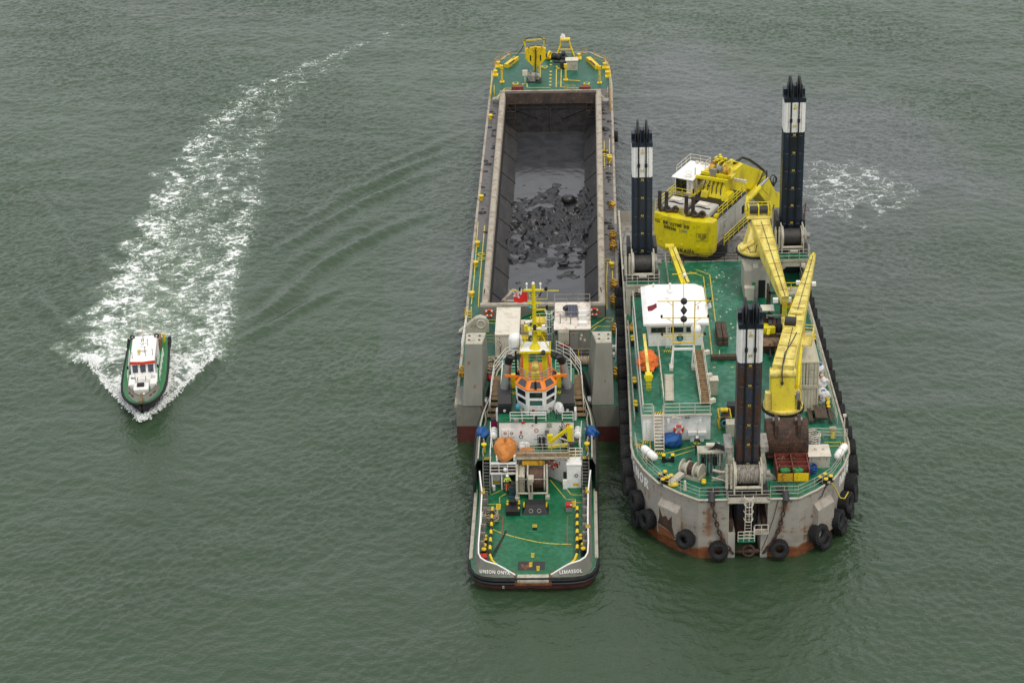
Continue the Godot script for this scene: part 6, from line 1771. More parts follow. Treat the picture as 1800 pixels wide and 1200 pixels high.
func dredger() -> void:
	cur = Transform3D()
	var w0 := q(0, 1314, 978, 0)
	frame(w0.x, w0.z, 1.1)
	var D := 5.9; var U := 8.6
	var b := thing("dredging_pontoon", "grey dredging pontoon with green decks carrying three tall spuds beside the barge", "pontoon", V(0, 0, 0))
	var out := mirrored(HULL_HALF)
	# sides, with the rust painted along them
	var hm := mk()
	var rw := [[], [], []]
	for s: float in [-1.0, 1.0]:
		var run := 1.75
		for i in HULL_HALF.size() / 2 - 1:
			var p := Vector2(HULL_HALF[i * 2] * s, HULL_HALF[i * 2 + 1]); var e := Vector2(HULL_HALF[i * 2 + 2] * s, HULL_HALF[i * 2 + 3])
			var l := (e - p).length()
			var ua := 0.5 + s * run / 150.0; var ub := 0.5 + s * (run + l) / 150.0
			var P := [V(p.x, -1.2, p.y), V(e.x, -1.2, e.y), V(e.x, D, e.y), V(p.x, D, p.y)]
			var T := [Vector2(ua, 1), Vector2(ub, 1), Vector2(ub, 0.027), Vector2(ua, 0.027)]
			if s < 0: P.reverse(); T.reverse()
			hm.quad(P[0], P[1], P[2], P[3])
			for k in [0, 2, 1, 0, 3, 2]: hm.uv.push_back(T[k])
			run += l
	part(b, "hull", hm, hull_paint())
	part(b, "stem", mk().quad_(V(9.1, -1, -62), V(-9.1, -1, -62), V(-9.1, D, -62), V(9.1, D, -62)), M.hull)
	# well for the stern spud
	for s: float in [-1.0, 1.0]:
		part(b, "well_wall", mk().bb(V(1.75 * s, 2.4, -5.6), V(1.7 * s, D - 0.02, -0.01)), M.cream)
		part(b, "well_block", mk().bb(V(1.12 * s, -1.2, -5.6), V(1.74 * s, 2.4, 0.02)), M.hull)
		part(b, "well_recess", mk().bb(V(1.3 * s, 2.4, -3.4), V(1.72 * s, 3.6, -0.3)), M.rust)
	part(b, "well_back", mk().bb(V(-1.75, -1.2, -5.7), V(1.75, D - 0.02, -5.5)), M.hull)
	part(b, "well_beam", mk().cyl(V(-1.2, 0.45, -0.2), V(1.2, 0.45, -0.2), 0.22, -1, 10).torus(V(0.1, 0.55, -0.1), V(0, 0.3, 1), 0.5, 0.14, 16, 6), M.rust)
	# decks
	var slot := [1.78, -5.6, -1.78, -5.6, -1.78, 0.0]
	var low := []
	for i in range(0, 16): low.append(HULL_HALF[i])
	var dk := PackedVector2Array()
	dk.append_array(pv([1.75, 0.0, 4.35, 0.0, 5.95, -1.25, 7.7, -3.05, 8.9, -5.4, 9.65, -7.75, 9.82, -9.5, 9.7, -15.0, 9.45, -30.0, 9.25, -43.0, 9.2, -48.4, -9.2, -48.4, -9.25, -43.0, -9.45, -30.0, -9.7, -15.0, -9.82, -9.5, -9.65, -7.75, -8.9, -5.4, -7.7, -3.05, -5.95, -1.25, -4.35, 0.0, -1.75, 0.0, -1.75, -5.6, 1.75, -5.6]))
	part(b, "main_deck", flat(mk(), dk, D), M.green)
	part(b, "digging_deck", mk().bb(V(-9.1, D - 1.6, -62.0), V(9.1, D - 1.4, -48.4)), M.steel)
	part(b, "deck_step", mk().bb(V(-9.2, D - 1.5, -48.6), V(9.2, D - 0.01, -48.4)), M.hull)
	for s: float in [-1.0, 1.0]:
		var ep := []
		for i in HULL_HALF.size() / 2: ep.push_back(V((HULL_HALF[i * 2] + 0.02) * s, D, HULL_HALF[i * 2 + 1] + 0.02))
		part(b, "deck_edge", mk().tube(ep, 0.12, 6), M.cream)
	# hull plates standing proud: fender pads either side of the stern
	for s: float in [-1.0, 1.0]:
		var e := on_hull(7.35 * s)
		var p: Vector2 = e[0]; var n: Vector2 = e[1]
		var z := V(n.x, 0, n.y); var x := Vector3.UP.cross(z)
		var t := Transform3D(Basis(x, Vector3.UP, z), V(p.x, 0, p.y))
		var pad := mk()
		pad.loft([PackedVector3Array([t * V(1.15, 1.3, 0.55), t * V(1.15, 1.3, -0.4), t * V(-1.15, 1.3, -0.4), t * V(-1.15, 1.3, 0.55)]), PackedVector3Array([t * V(1.15, 4.1, 0.55), t * V(1.15, 4.1, -0.4), t * V(-1.15, 4.1, -0.4), t * V(-1.15, 4.1, 0.55)]), PackedVector3Array([t * V(1.15, 4.6, 0.05), t * V(1.15, 4.6, -0.4), t * V(-1.15, 4.6, -0.4), t * V(-1.15, 4.6, 0.05)])], true, true)
		var o := part(b, "fender_pad", pad, M.pad)
		if s < 0:
			var poly := [-1.1, 2.2, -0.9, 3.0, -0.95, 3.9, -0.55, 3.1, -0.1, 3.35, 0.15, 3.0, 0.55, 3.6, 0.6, 2.6, 0.95, 1.5, 0.2, 2.0, -0.4, 2.1]
			part(o, "rust_patch", mk().push(pv(poly), t, 0.545, 0.57), M.rust)
			part(o, "rust_runs", mk().push(pv([-1.1, 2.1, -0.4, 2.0, 0.2, 1.95, 0.95, 1.5, 0.8, 1.32, -1.0, 1.32]), t, 0.54, 0.56), M.rust_orange)
	# name on the sides
	var name_at := [["R", -11.1], ["O", -12.1], ["N", -13.15], ["G", -14.3], ["A", -15.4], ["M", -16.6]]
	for k in name_at:
		for sg: float in [1.0, -1.0]:
			var s: float = k[1] if sg > 0 else -(-27.7 - k[1])
			var e := on_hull(s)
			var n := V(e[1].x, 0, e[1].y)
			text_on(b, k[0], 0.95, V(e[0].x, 4.75, e[0].y) + n * 0.015, Vector3.UP.cross(n), Vector3.UP, M.white, 0.03)
	dredger_aft(b, D)
	dredger_house(b, D, U)
	dredger_mid(b, D)
	# spuds
	spud("dark spud with a white head standing between the wheelhouse and the barge", "A", -7.52, -39.4, 1.02, 22.85, 9.5, M.navy)
	spud("tallest dark spud with a white head behind the big yellow crane", "B", 8.17, -45.2, 1.08, 24.95, 9.5, M.navy)
	spud("rusty dark spud with a white head rising from the pontoon's stern well", "C", 0.11, -2.8, 1.06, 21.1, 6.0, M.navy_rust)

func dredger_aft(b: Node3D, D: float) -> void:
	# rails round the stern
	for s: float in [-1.0, 1.0]:
		rail(b, [V(1.9 * s, D, -0.25), V(4.3 * s, D, -0.25), V(5.85 * s, D, -1.5), V(7.5 * s, D, -3.2), V(8.65 * s, D, -5.5), V(9.35 * s, D, -7.75), V(9.5 * s, D, -10.3)], M.cream, 1.1, 3, 1.5, 0.024)
		rail(b, [V(4.0 * s, D, -1.2), V(1.9 * s, D, -1.2)], M.green, 1.0, 3, 1.2)
	# bridge across the well with ladder
	part(b, "well_bridge", mk().bb(V(-1.85, D - 0.3, -0.75), V(1.85, D - 0.15, 0.2)), M.cream)
	rail(b, [V(-1.85, D - 0.15, 0.2), V(1.85, D - 0.15, 0.2)], M.cream, 1.1, 3, 1.2, 0.025)
	var L := V(0.05, 2.2, 0.5)
	upright_ladder(b, L + V(-0.1, 0, 0), 4.2, Vector3.RIGHT, M.off_white, 0.55)
	var cg := mk()
	for k in 4:
		var pts := []
		for i in 9: pts.push_back(L + V(-0.1 + cos(PI * i / 8.0) * 0.4, 2.1 + k * 0.75, sin(PI * i / 8.0) * 0.7))
		cg.tube(pts, 0.035)
	for i in [2, 4, 6]: cg.tube([L + V(-0.1 + cos(PI * i / 8.0) * 0.4, 2.1, sin(PI * i / 8.0) * 0.7), L + V(-0.1 + cos(PI * i / 8.0) * 0.4, 4.4, sin(PI * i / 8.0) * 0.7)], 0.03)
	part(b, "ladder_cage", cg, M.off_white)
	part(b, "landing", mk().bb(V(-0.95, 2.1, 0.1), V(0.5, 2.2, 1.0)), M.green)
	rail(b, [V(-0.95, 2.2, 1.0), V(0.5, 2.2, 1.0), V(0.5, 2.2, 0.1)], M.off_white, 1.0, 3, 0.5)
	part(b, "landing", mk().bb(V(0.55, 2.5, -0.4), V(1.75, 2.6, 0.4)), M.cream)
	rail(b, [V(0.55, 2.6, 0.4), V(1.75, 2.6, 0.4)], M.off_white, 0.9, 2, 0.6)
	# stern spud winch, guide and hydraulic gear
	spud_winch(b, V(0.0, 7.35, -1.85), 1.0, M.rope_wire, D)
	for s: float in [-1.0, 1.0]:
		part(b, "spud_guide", mk().bb(V(1.25 * s, D, -5.2), V(1.6 * s, 9.2, -2.9)).front(pv([1.6 * s, D, 3.0 * s, D, 1.9 * s, 6.7, 1.7 * s, 8.2, 1.6 * s, 8.2]), -3.4, -3.2), M.cream)
		part(b, "guide_top", mk().bb(V(1.2 * s, 9.0, -5.3), V(1.9 * s, 9.5, -2.8)), M.steel)
	var pw := mk()
	for k in 5: pw.tube([V(-3.9 + k * 0.3, D + 0.2, -4.3), V(-3.8 + k * 0.28, D + 2.2, -4.6), V(-2.6, D + 2.5 + k * 0.12, -4.8), V(-1.6, D + 2.4 + k * 0.1, -4.2)], 0.06)
	part(b, "hydraulic_hoses", pw, M.dark)
	part(b, "hydraulic_frame", mk().bb(V(-4.2, D + 2.2, -5.4), V(-1.6, D + 2.35, -4.2)).cyl(V(-4.1, D, -5.2), V(-4.1, D + 2.3, -5.2), 0.07).cyl(V(-4.1, D, -4.3), V(-4.1, D + 2.3, -4.3), 0.07).cyl(V(-2.2, D, -4.3), V(-2.2, D + 2.3, -4.3), 0.09), M.cream)
	part(b, "accumulator", mk().cyl(V(-3.4, D + 2.65, -5.0), V(-2.2, D + 2.65, -5.0), 0.2, -1, 12), M.off_white)
	for k in 4: part(b, "valve_bank", mk().box(V(-3.6 + k * 0.5, D + 1.0 + 0.3 * (k % 2), -5.2), V(0.4, 0.9, 0.5)), M.steel if k % 2 else M.dark)
	part(b, "pipe_bundle", mk().tube([V(-2.9, D + 1.0, -3.4), V(-2.2, D + 0.9, -3.2), V(-1.6, D + 0.9, -3.2)], 0.14, 8).tube([V(-3.0, D + 0.5, -3.0), V(-2.0, D + 0.4, -2.6), V(-1.5, D + 0.3, -2.2)], 0.08), M.cream)
	for s: float in [-1.0, 1.0]: part(b, "stanchion", mk().cyl(V(2.6 * s - 1.0, D, -6.2), V(2.6 * s - 1.0, D + 1.6, -6.2), 0.05), M.off_white)
	# chains and anchors gear
	for e in [[V(-3.2, D - 0.1, 0.15), V(-2.9, 4.2, 0.25), V(-2.6, 2.9, 0.22), V(-2.1, 1.6, 0.2), V(-1.3, 0.5, 0.25)], [V(3.2, D - 0.1, 0.15), V(2.95, 4.2, 0.25), V(2.7, 2.9, 0.22), V(2.2, 1.6, 0.2), V(1.35, 0.5, 0.25)]]: chain(b, e)
	for s: float in [-1.0, 1.0]:
		part(b, "chain_stopper", mk().cyl(V(3.25 * s, D - 0.2, 0.1), V(3.2 * s, D + 0.5, -0.5), 0.36, 0.3, 12), M.dark)
		part(b, "stopper_lever", mk().box(V(3.0 * s, D + 0.3, -1.0), V(1.0, 0.5, 0.4)), M.dark)
	part(b, "mooring_wire", mk().tube([V(2.55, D, 0.15), V(2.2, 4.2, 0.3), V(1.6, 2.0, 0.35), V(1.2, 0.8, 0.3)], 0.04), M.rust)
	part(b, "mooring_wire", mk().tube([q(8, 1400, 640, D), q(8, 1370, 720, 5.0), q(8, 1300, 765, 4.6)], 0.05), M.rust)
	part(b, "mooring_rope", mk().tube([q(8, 1430, 630, D + 0.3), q(8, 1460, 670, 4.9), q(8, 1490, 730, 4.0), q(8, 1520, 735, 3.8), q(8, 1545, 690, 4.4)], 0.06), M.line_yellow)
	# anchor windlass, turned to the left quarter
	var c := q(8, 515, 600, D)
	var wl := mk()
	var ax := V(0.85, 0, 0.5).normalized()
	wl.cyl(c + V(0, 0.75, -0.3) - ax * 0.9, c + V(0, 0.75, -0.3) + ax * 0.9, 0.45, -1, 18)
	for k: float in [-0.95, -0.35, 0.35, 0.9]: wl.cyl(c + V(0, 0.75, -0.3) + ax * (k - 0.07), c + V(0, 0.75, -0.3) + ax * (k + 0.07), 0.72, -1, 20)
	wl.box(c + V(0, 0.15, -0.3), V(2.1, 0.3, 1.3), Basis(Vector3.UP, -0.53))
	var wo := part(b, "anchor_windlass", wl, M.cream)
	part(wo, "rope_on_drum", mk().cyl(c + V(0, 0.75, -0.3) - ax * 0.3, c + V(0, 0.75, -0.3) + ax * 0.3, 0.55, -1, 18), M.rust)
	part(wo, "motor", mk().cyl(c + V(-0.2, 0.9, -0.9), c + V(-0.2, 1.5, -1.0), 0.2, -1, 10), M.dark)
	part(wo, "chain_lead", mk().bar(c + V(-0.9, 0.5, 0.0), c + V(-2.0, 0.15, 1.1), 0.6, 0.3), M.cream)
	part(wo, "hawse_cap", mk().ball(q(8, 390, 640, D + 0.1), V(0.5, 0.2, 0.4), 12, 6), M.yellow)
	chain(wo, [q(8, 560, 585, D + 0.1), q(8, 620, 572, D + 0.1)], 0.3)
	# bollards with yellow tops
	for p in [[318, 585, -0.9], [358, 610, -0.9], [1375, 620, 0.9], [1408, 600, 0.9], [337, 620, -0.9]]: bollard(b, q(8, p[0], p[1] + 15, D), p[2], M.yellow, M.black, 0.9)
	var hb := q(8, 355, 490, D)
	part(b, "h_bollard", mk().bb(hb + V(-0.5, 0, -0.15), hb + V(0.5, 0.25, 0.15)).bb(hb + V(-0.55, 0, -0.25), hb + V(-0.25, 0.65, 0.25)).bb(hb + V(0.25, 0, -0.25), hb + V(0.55, 0.65, 0.25)), M.black)
	for s: float in [-0.4, 0.4]: part(b, "bollard_cap", mk().box(hb + V(s, 0.68, 0), V(0.3, 0.06, 0.45)), M.yellow)
	part(b, "vent_cap", mk().cyl(q(8, 591, 630, D), q(8, 591, 630, D) + V(0, 0.3, 0), 0.2, -1, 10).ball(q(8, 591, 630, D + 0.3), V(0.24, 0.16, 0.24), 12, 6), M.yellow)
	part(b, "signal_cone", mk().cyl(q(8, 466, 680, D), q(8, 466, 680, D) + V(0, 0.95, 0), 0.16, 0.1, 10), M.off_white)
	# painted walkway
	for l in [[330, 440, 530, 388], [365, 465, 530, 412], [190, 470, 320, 468], [188, 370, 192, 470], [235, 370, 238, 400], [1390, 365, 1490, 362], [1390, 390, 1480, 388], [975, 380, 1030, 380], [975, 410, 1030, 408]]:
		painted(b, "deck_line", [q(8, l[0], l[1], D), q(8, l[2], l[3], D)], 0.09, M.line_yellow)
	for p in [[210, 362, 0.8, 0.45], [158, 390, 0.6, 0.9], [298, 438, 0.8, 0.45], [1325, 352, 0.9, 0.4], [1520, 380, 0.7, 0.9]]: hazard(b, q(8, p[0], p[1], D), V(p[2], 0, 0), V(0, 0, p[3]))
	# liferafts in cradles at the rail
	for e in [[232, 435, -0.7, "white liferaft drum leaning at the rail above the painted name"], [1495, 425, 0.6, "white liferaft drum at the rail beside the cream chest"]]:
		var p := q(8, e[0], e[1], D + 0.8)
		var t := thing("liferaft_drum", e[3], "liferaft", V(p.x, D, p.z))
		var d := V(sin(e[2]) * -1.0 if e[0] < 800 else -sin(e[2]), -0.15, cos(e[2])).normalized()
		if e[0] < 800: d = V(0.55, -0.12, 0.8).normalized()
		else: d = V(-0.5, -0.12, 0.85).normalized()
		part(t, "drum", mk().cyl(p - d * 0.75, p + d * 0.75, 0.36, -1, 18).ball(p - d * 0.75, V(0.35, 0.35, 0.35), 12, 8).ball(p + d * 0.75, V(0.33, 0.33, 0.25), 12, 8), M.white)
		part(t, "seam", mk().torus(p, d, 0.365, 0.02, 20, 4), M.grey_plain)
		part(t, "cradle", mk().bb(V(p.x - 0.3, D, p.z - 0.3), V(p.x - 0.22, D + 0.6, p.z + 0.3)).bb(V(p.x + 0.22, D, p.z - 0.3), V(p.x + 0.3, D + 0.6, p.z + 0.3)).bb(V(p.x - 0.3, D + 0.4, p.z - 0.05), V(p.x + 0.3, D + 0.48, p.z + 0.05)), M.off_white)
	# blue sheet over gear
	var p := q(8, 385, 395, D)
	var t := thing("blue_cover", "crumpled blue sheet over gear beside the white stairs", "tarpaulin", p)
	cloth_heap(t, "sheet", p + V(-0.1, 0.5, -0.3), V(0.95, 0.75, 0.8), M.tarp_blue, 0.3)
	# bucket, standing on its teeth
	bucket(V(3.9, D, -5.9))
	# crate of tackle
	crate(D)
	# cream chest
	p = V(q(8, 1355, 530, D).x, D, q(8, 1355, 535, D).z)
	t = thing("chest", "large cream lidded steel chest on the pontoon's stern deck", "chest", p)
	part(t, "body", mk().bb(p + V(-0.98, 0, -1.95), p + V(0.88, 1.15, -0.05)), M.cream)
	part(t, "lid", mk().cham(p + V(-0.05, 1.22, -1.0), V(2.05, 0.16, 2.1), 0.05), M.off_white)
	for x: float in [-0.7, 0.0, 0.6]: part(t, "latch", mk().box(p + V(x, 1.0, -0.02), V(0.08, 0.4, 0.06)), M.steel)
	for x: float in [-0.35, 0.35]: part(t, "handle", mk().torus(p + V(x, 1.33, -1.0), Vector3.BACK, 0.1, 0.025, 10, 4), M.rust)
	p = q(8, 1308, 565, D)
	t = thing("blue_rope_coil", "small coil of blue rope beside the rope-filled crate", "rope", p)
	coil(t, "rope", p, 0.4, 0.5, 0.05, 8, M.tarp_blue, 0.1)
	p = q(8, 1318, 395, D)
	t = thing("white_rope_coil", "large coil of white rope lying on a blue sheet", "rope", p)
	coil(t, "rope", p + V(-0.2, 0.25, 0), 0.75, 0.75, 0.05, 14, M.rope_white, 0.06)
	var bs := thing("blue_sheet", "blue sheet spread under the white rope coil", "tarpaulin", p)
	cloth_heap(bs, "sheet", p + V(0.1, 0.06, 0.1), V(1.2, 0.2, 0.7), M.tarp_blue, 0.25)
	# picnic table and bench, grill, keg
	p = q(10, 530, 860, D)
	t = thing("picnic_table", "dark wooden picnic table with benches on the pontoon's deck", "table", p)
	for k in 4: part(t, "top_plank", mk().box(p + V(-0.42 + k * 0.28, 0.78, -1.1), V(0.26, 0.05, 2.4)), M.wood)
	for e: float in [-0.95, 0.98]:
		for k in 2: part(t, "bench_plank", mk().box(p + V(e + (k - 0.5) * 0.2, 0.46, -1.1), V(0.18, 0.05, 2.4)), M.wood)
	for z: float in [-0.3, -1.9]: part(t, "leg_frame", mk().bar(p + V(-0.95, 0.42, z), p + V(0.98, 0.42, z), 0.06, 0.1).bar(p + V(-0.75, 0, z), p + V(-0.3, 0.76, z), 0.08, 0.06).bar(p + V(0.75, 0, z), p + V(0.3, 0.76, z), 0.08, 0.06), M.wood)
	p = q(10, 455, 800, D)
	t = thing("boots", "pair of black rubber boots standing by the picnic bench", "boots", p)
	for k in 2: part(t, "boot", mk().cyl(p + V(0.14 * k, 0, 0), p + V(0.14 * k, 0.38, 0), 0.08, 0.09, 8).ball(p + V(0.14 * k, 0.06, 0.1), V(0.07, 0.06, 0.13), 8, 5), M.black)
	p = q(10, 420, 715, D)
	t = thing("barrel_grill", "black barrel grill beside the stacked containers", "grill", p)
	part(t, "barrel", mk().cyl(p + V(-0.85, 0.85, -0.3), p + V(0.65, 0.85, -0.3), 0.3, -1, 16), M.black)
	part(t, "shelf", mk().box(p + V(0.9, 0.85, -0.3), V(0.5, 0.05, 0.5)), M.wood)
	part(t, "leg_frame", mk().bar(p + V(-0.6, 0, -0.3), p + V(-0.6, 0.6, -0.3), 0.06, 0.4).bar(p + V(0.4, 0, -0.3), p + V(0.4, 0.6, -0.3), 0.06, 0.4), M.black)
	p = q(10, 620, 960, D)
	t = thing("yellow_drum", "pale yellow plastic drum by the stern railing", "drum", p)
	part(t, "body", mk().cyl(p, p + V(0, 0.85, 0), 0.32, -1, 18).torus(p + V(0, 0.3, 0), Vector3.UP, 0.32, 0.025, 18, 4).torus(p + V(0, 0.6, 0), Vector3.UP, 0.32, 0.025, 18, 4), M.pale_yellow)
	part(t, "lid", mk().cyl(p + V(0, 0.85, 0), p + V(0, 0.95, 0), 0.36, 0.34, 18), M.rope)
	rail(b, [q(10, 440, 965, D), q(10, 735, 975, D)], M.cream, 1.0, 3, 1.3, 0.045)
	part(b, "corner_lamp", mk().cyl(V(9.55, D, -10.2), V(9.5, D + 2.4, -10.2), 0.06).box(V(9.5, D + 2.45, -10.2), V(0.3, 0.22, 0.22)), M.off_white)
	for k in 3: part(b, "deck_valve", mk().cyl(q(10, 410 + 18 * k, 985, D), q(10, 410 + 18 * k, 985, D) + V(0, 0.6, 0), 0.06).torus(q(10, 410 + 18 * k, 985, D) + V(0, 0.6, 0), Vector3.UP, 0.12, 0.03, 10, 4), M.off_white)

func bucket(p: Vector3) -> void:
	var t := thing("excavator_bucket", "big rusty excavator bucket lying on the pontoon's stern deck", "bucket", p)
	# shell seen from behind: a deep curved sheet between two cheeks
	var rows := []
	for k in 13:
		var a := -0.35 + 2.5 * k / 12.0
		var r := PackedVector3Array()
		for j in 2: r.push_back(p + V(-1.75 if j == 0 else 1.75, 1.75 + 1.55 * sin(a), -1.2 + 1.5 * cos(a)))
		rows.push_back(r)
	var prof := PackedVector2Array()
	for k in 13:
		var a := -1.05 + 3.0 * k / 12.0
		prof.push_back(Vector2(-1.2 + 1.5 * cos(a), 1.6 + 1.6 * sin(a)))
	prof.push_back(Vector2(-2.6, 2.6)); prof.push_back(Vector2(-2.2, 0.2))
	var pp := PackedVector2Array()
	for k in prof: pp.push_back(Vector2(p.z + k.x, p.y + k.y * 1.22))
	part(t, "shell", mk().side(pp, p.x - 1.72, p.x + 1.72), M.rust)
	for s: float in [-1.0, 1.0]:
		part(t, "cheek", mk().side(pp, p.x + s * 1.72, p.x + s * 1.86), M.rust)
		part(t, "ear", mk().side(pv([p.z - 1.0, p.y + 3.6, p.z + 0.25, p.y + 2.9, p.z + 0.1, p.y + 4.0, p.z - 0.5, p.y + 4.7, p.z - 1.1, p.y + 4.5]), p.x + s * 1.0 - 0.14, p.x + s * 1.0 + 0.14), M.rust)
		part(t, "ear_pin", mk().cyl(V(p.x + s * 1.0 - 0.3, p.y + 4.25, p.z - 0.6), V(p.x + s * 1.0 + 0.3, p.y + 4.25, p.z - 0.6), 0.2, -1, 12), M.steel)
	for y: float in [0.9, 2.1]: part(t, "wear_strip", mk().box(V(p.x, p.y + y, p.z + 0.25 - 0.12 * absf(y - 1.5)), V(3.5, 0.16, 0.24)), M.rust)
	for k in 5: part(t, "tooth", mk().loft([PackedVector3Array([V(p.x - 1.4 + k * 0.7 + 0.17, p.y + 0.0, p.z - 1.9), V(p.x - 1.4 + k * 0.7 + 0.17, p.y + 0.0, p.z - 2.5), V(p.x - 1.4 + k * 0.7 - 0.17, p.y, p.z - 2.5), V(p.x - 1.4 + k * 0.7 - 0.17, p.y, p.z - 1.9)]), PackedVector3Array([V(p.x - 1.4 + k * 0.7 + 0.2, p.y + 0.5, p.z - 1.9), V(p.x - 1.4 + k * 0.7 + 0.2, p.y + 0.5, p.z - 2.7), V(p.x - 1.4 + k * 0.7 - 0.2, p.y + 0.5, p.z - 2.7), V(p.x - 1.4 + k * 0.7 - 0.2, p.y + 0.5, p.z - 1.9)])], true, true), M.steel)
func crate(D: float) -> void:
	var a := q(8, 1075, 630, D); var e := q(8, 1285, 625, D)
	var z1 := a.z; var z0 := z1 - 2.9; var x0 := a.x; var x1 := e.x
	var t := thing("steel_crate", "rusty red steel crate divided into bays full of green rope", "crate", V((x0 + x1) * 0.5, D, (z0 + z1) * 0.5))
	part(t, "floor", mk().bb(V(x0, D, z0), V(x1, D + 0.1, z1)), M.rust)
	part(t, "front", mk().bb(V(x0, D + 0.05, z1 - 0.06), V((x0 + x1) * 0.5, D + 0.9, z1)), M.ochre)
	part(t, "front", mk().bb(V((x0 + x1) * 0.5, D + 0.05, z1 - 0.06), V(x1, D + 0.9, z1)), M.yellow)
	for x: float in [x0, (x0 + x1) * 0.5, x1]: part(t, "divider", mk().bb(V(x - 0.05, D, z0), V(x + 0.05, D + 1.3, z1 + 0.02)), M.red_dull)
	for k in 4: part(t, "divider", mk().bb(V(x0 + 0.05, D + 0.05, z0 + k * 0.72), V(x1 - 0.05, D + (1.3 if k != 1 else 1.15), z0 + k * 0.72 + 0.07)), M.red_dull)
	for k in 4: part(t, "skid", mk().bb(V(x0 + 0.2 + k * 0.5, D, z1), V(x0 + 0.32 + k * 0.5, D + 0.12, z1 + 0.3)), M.wood)
	nz.frequency = 2.0
	var o := thing("rope_heap", "tangled green rope heaped in the red steel crate", "rope", V((x0 + x1) * 0.5, D + 0.1, (z0 + z1) * 0.5))
	for k in 6:
		var pts := []
		for i in 34: pts.push_back(V(x0 + 0.55 + 1.05 * (k % 2) + rng.randf_range(-0.38, 0.42), D + 0.75 + rng.randf_range(-0.3, 0.35), z0 + 0.4 + 0.72 * (k / 2) + rng.randf_range(-0.3, 0.3)))
		part(o, "rope", mk().tube(pts, 0.045, 4), M.rope_green if k % 2 == 1 or k == 2 else M.rope)
	part(o, "rope", mk().ball(V(x0 + 0.7, D + 0.95, z1 - 0.45), V(0.5, 0.25, 0.35), 10, 6, nz, 0.5).ball(V(x0 + 1.8, D + 0.95, z1 - 0.45), V(0.5, 0.25, 0.35), 10, 6, nz, 0.5), M.rope_green)

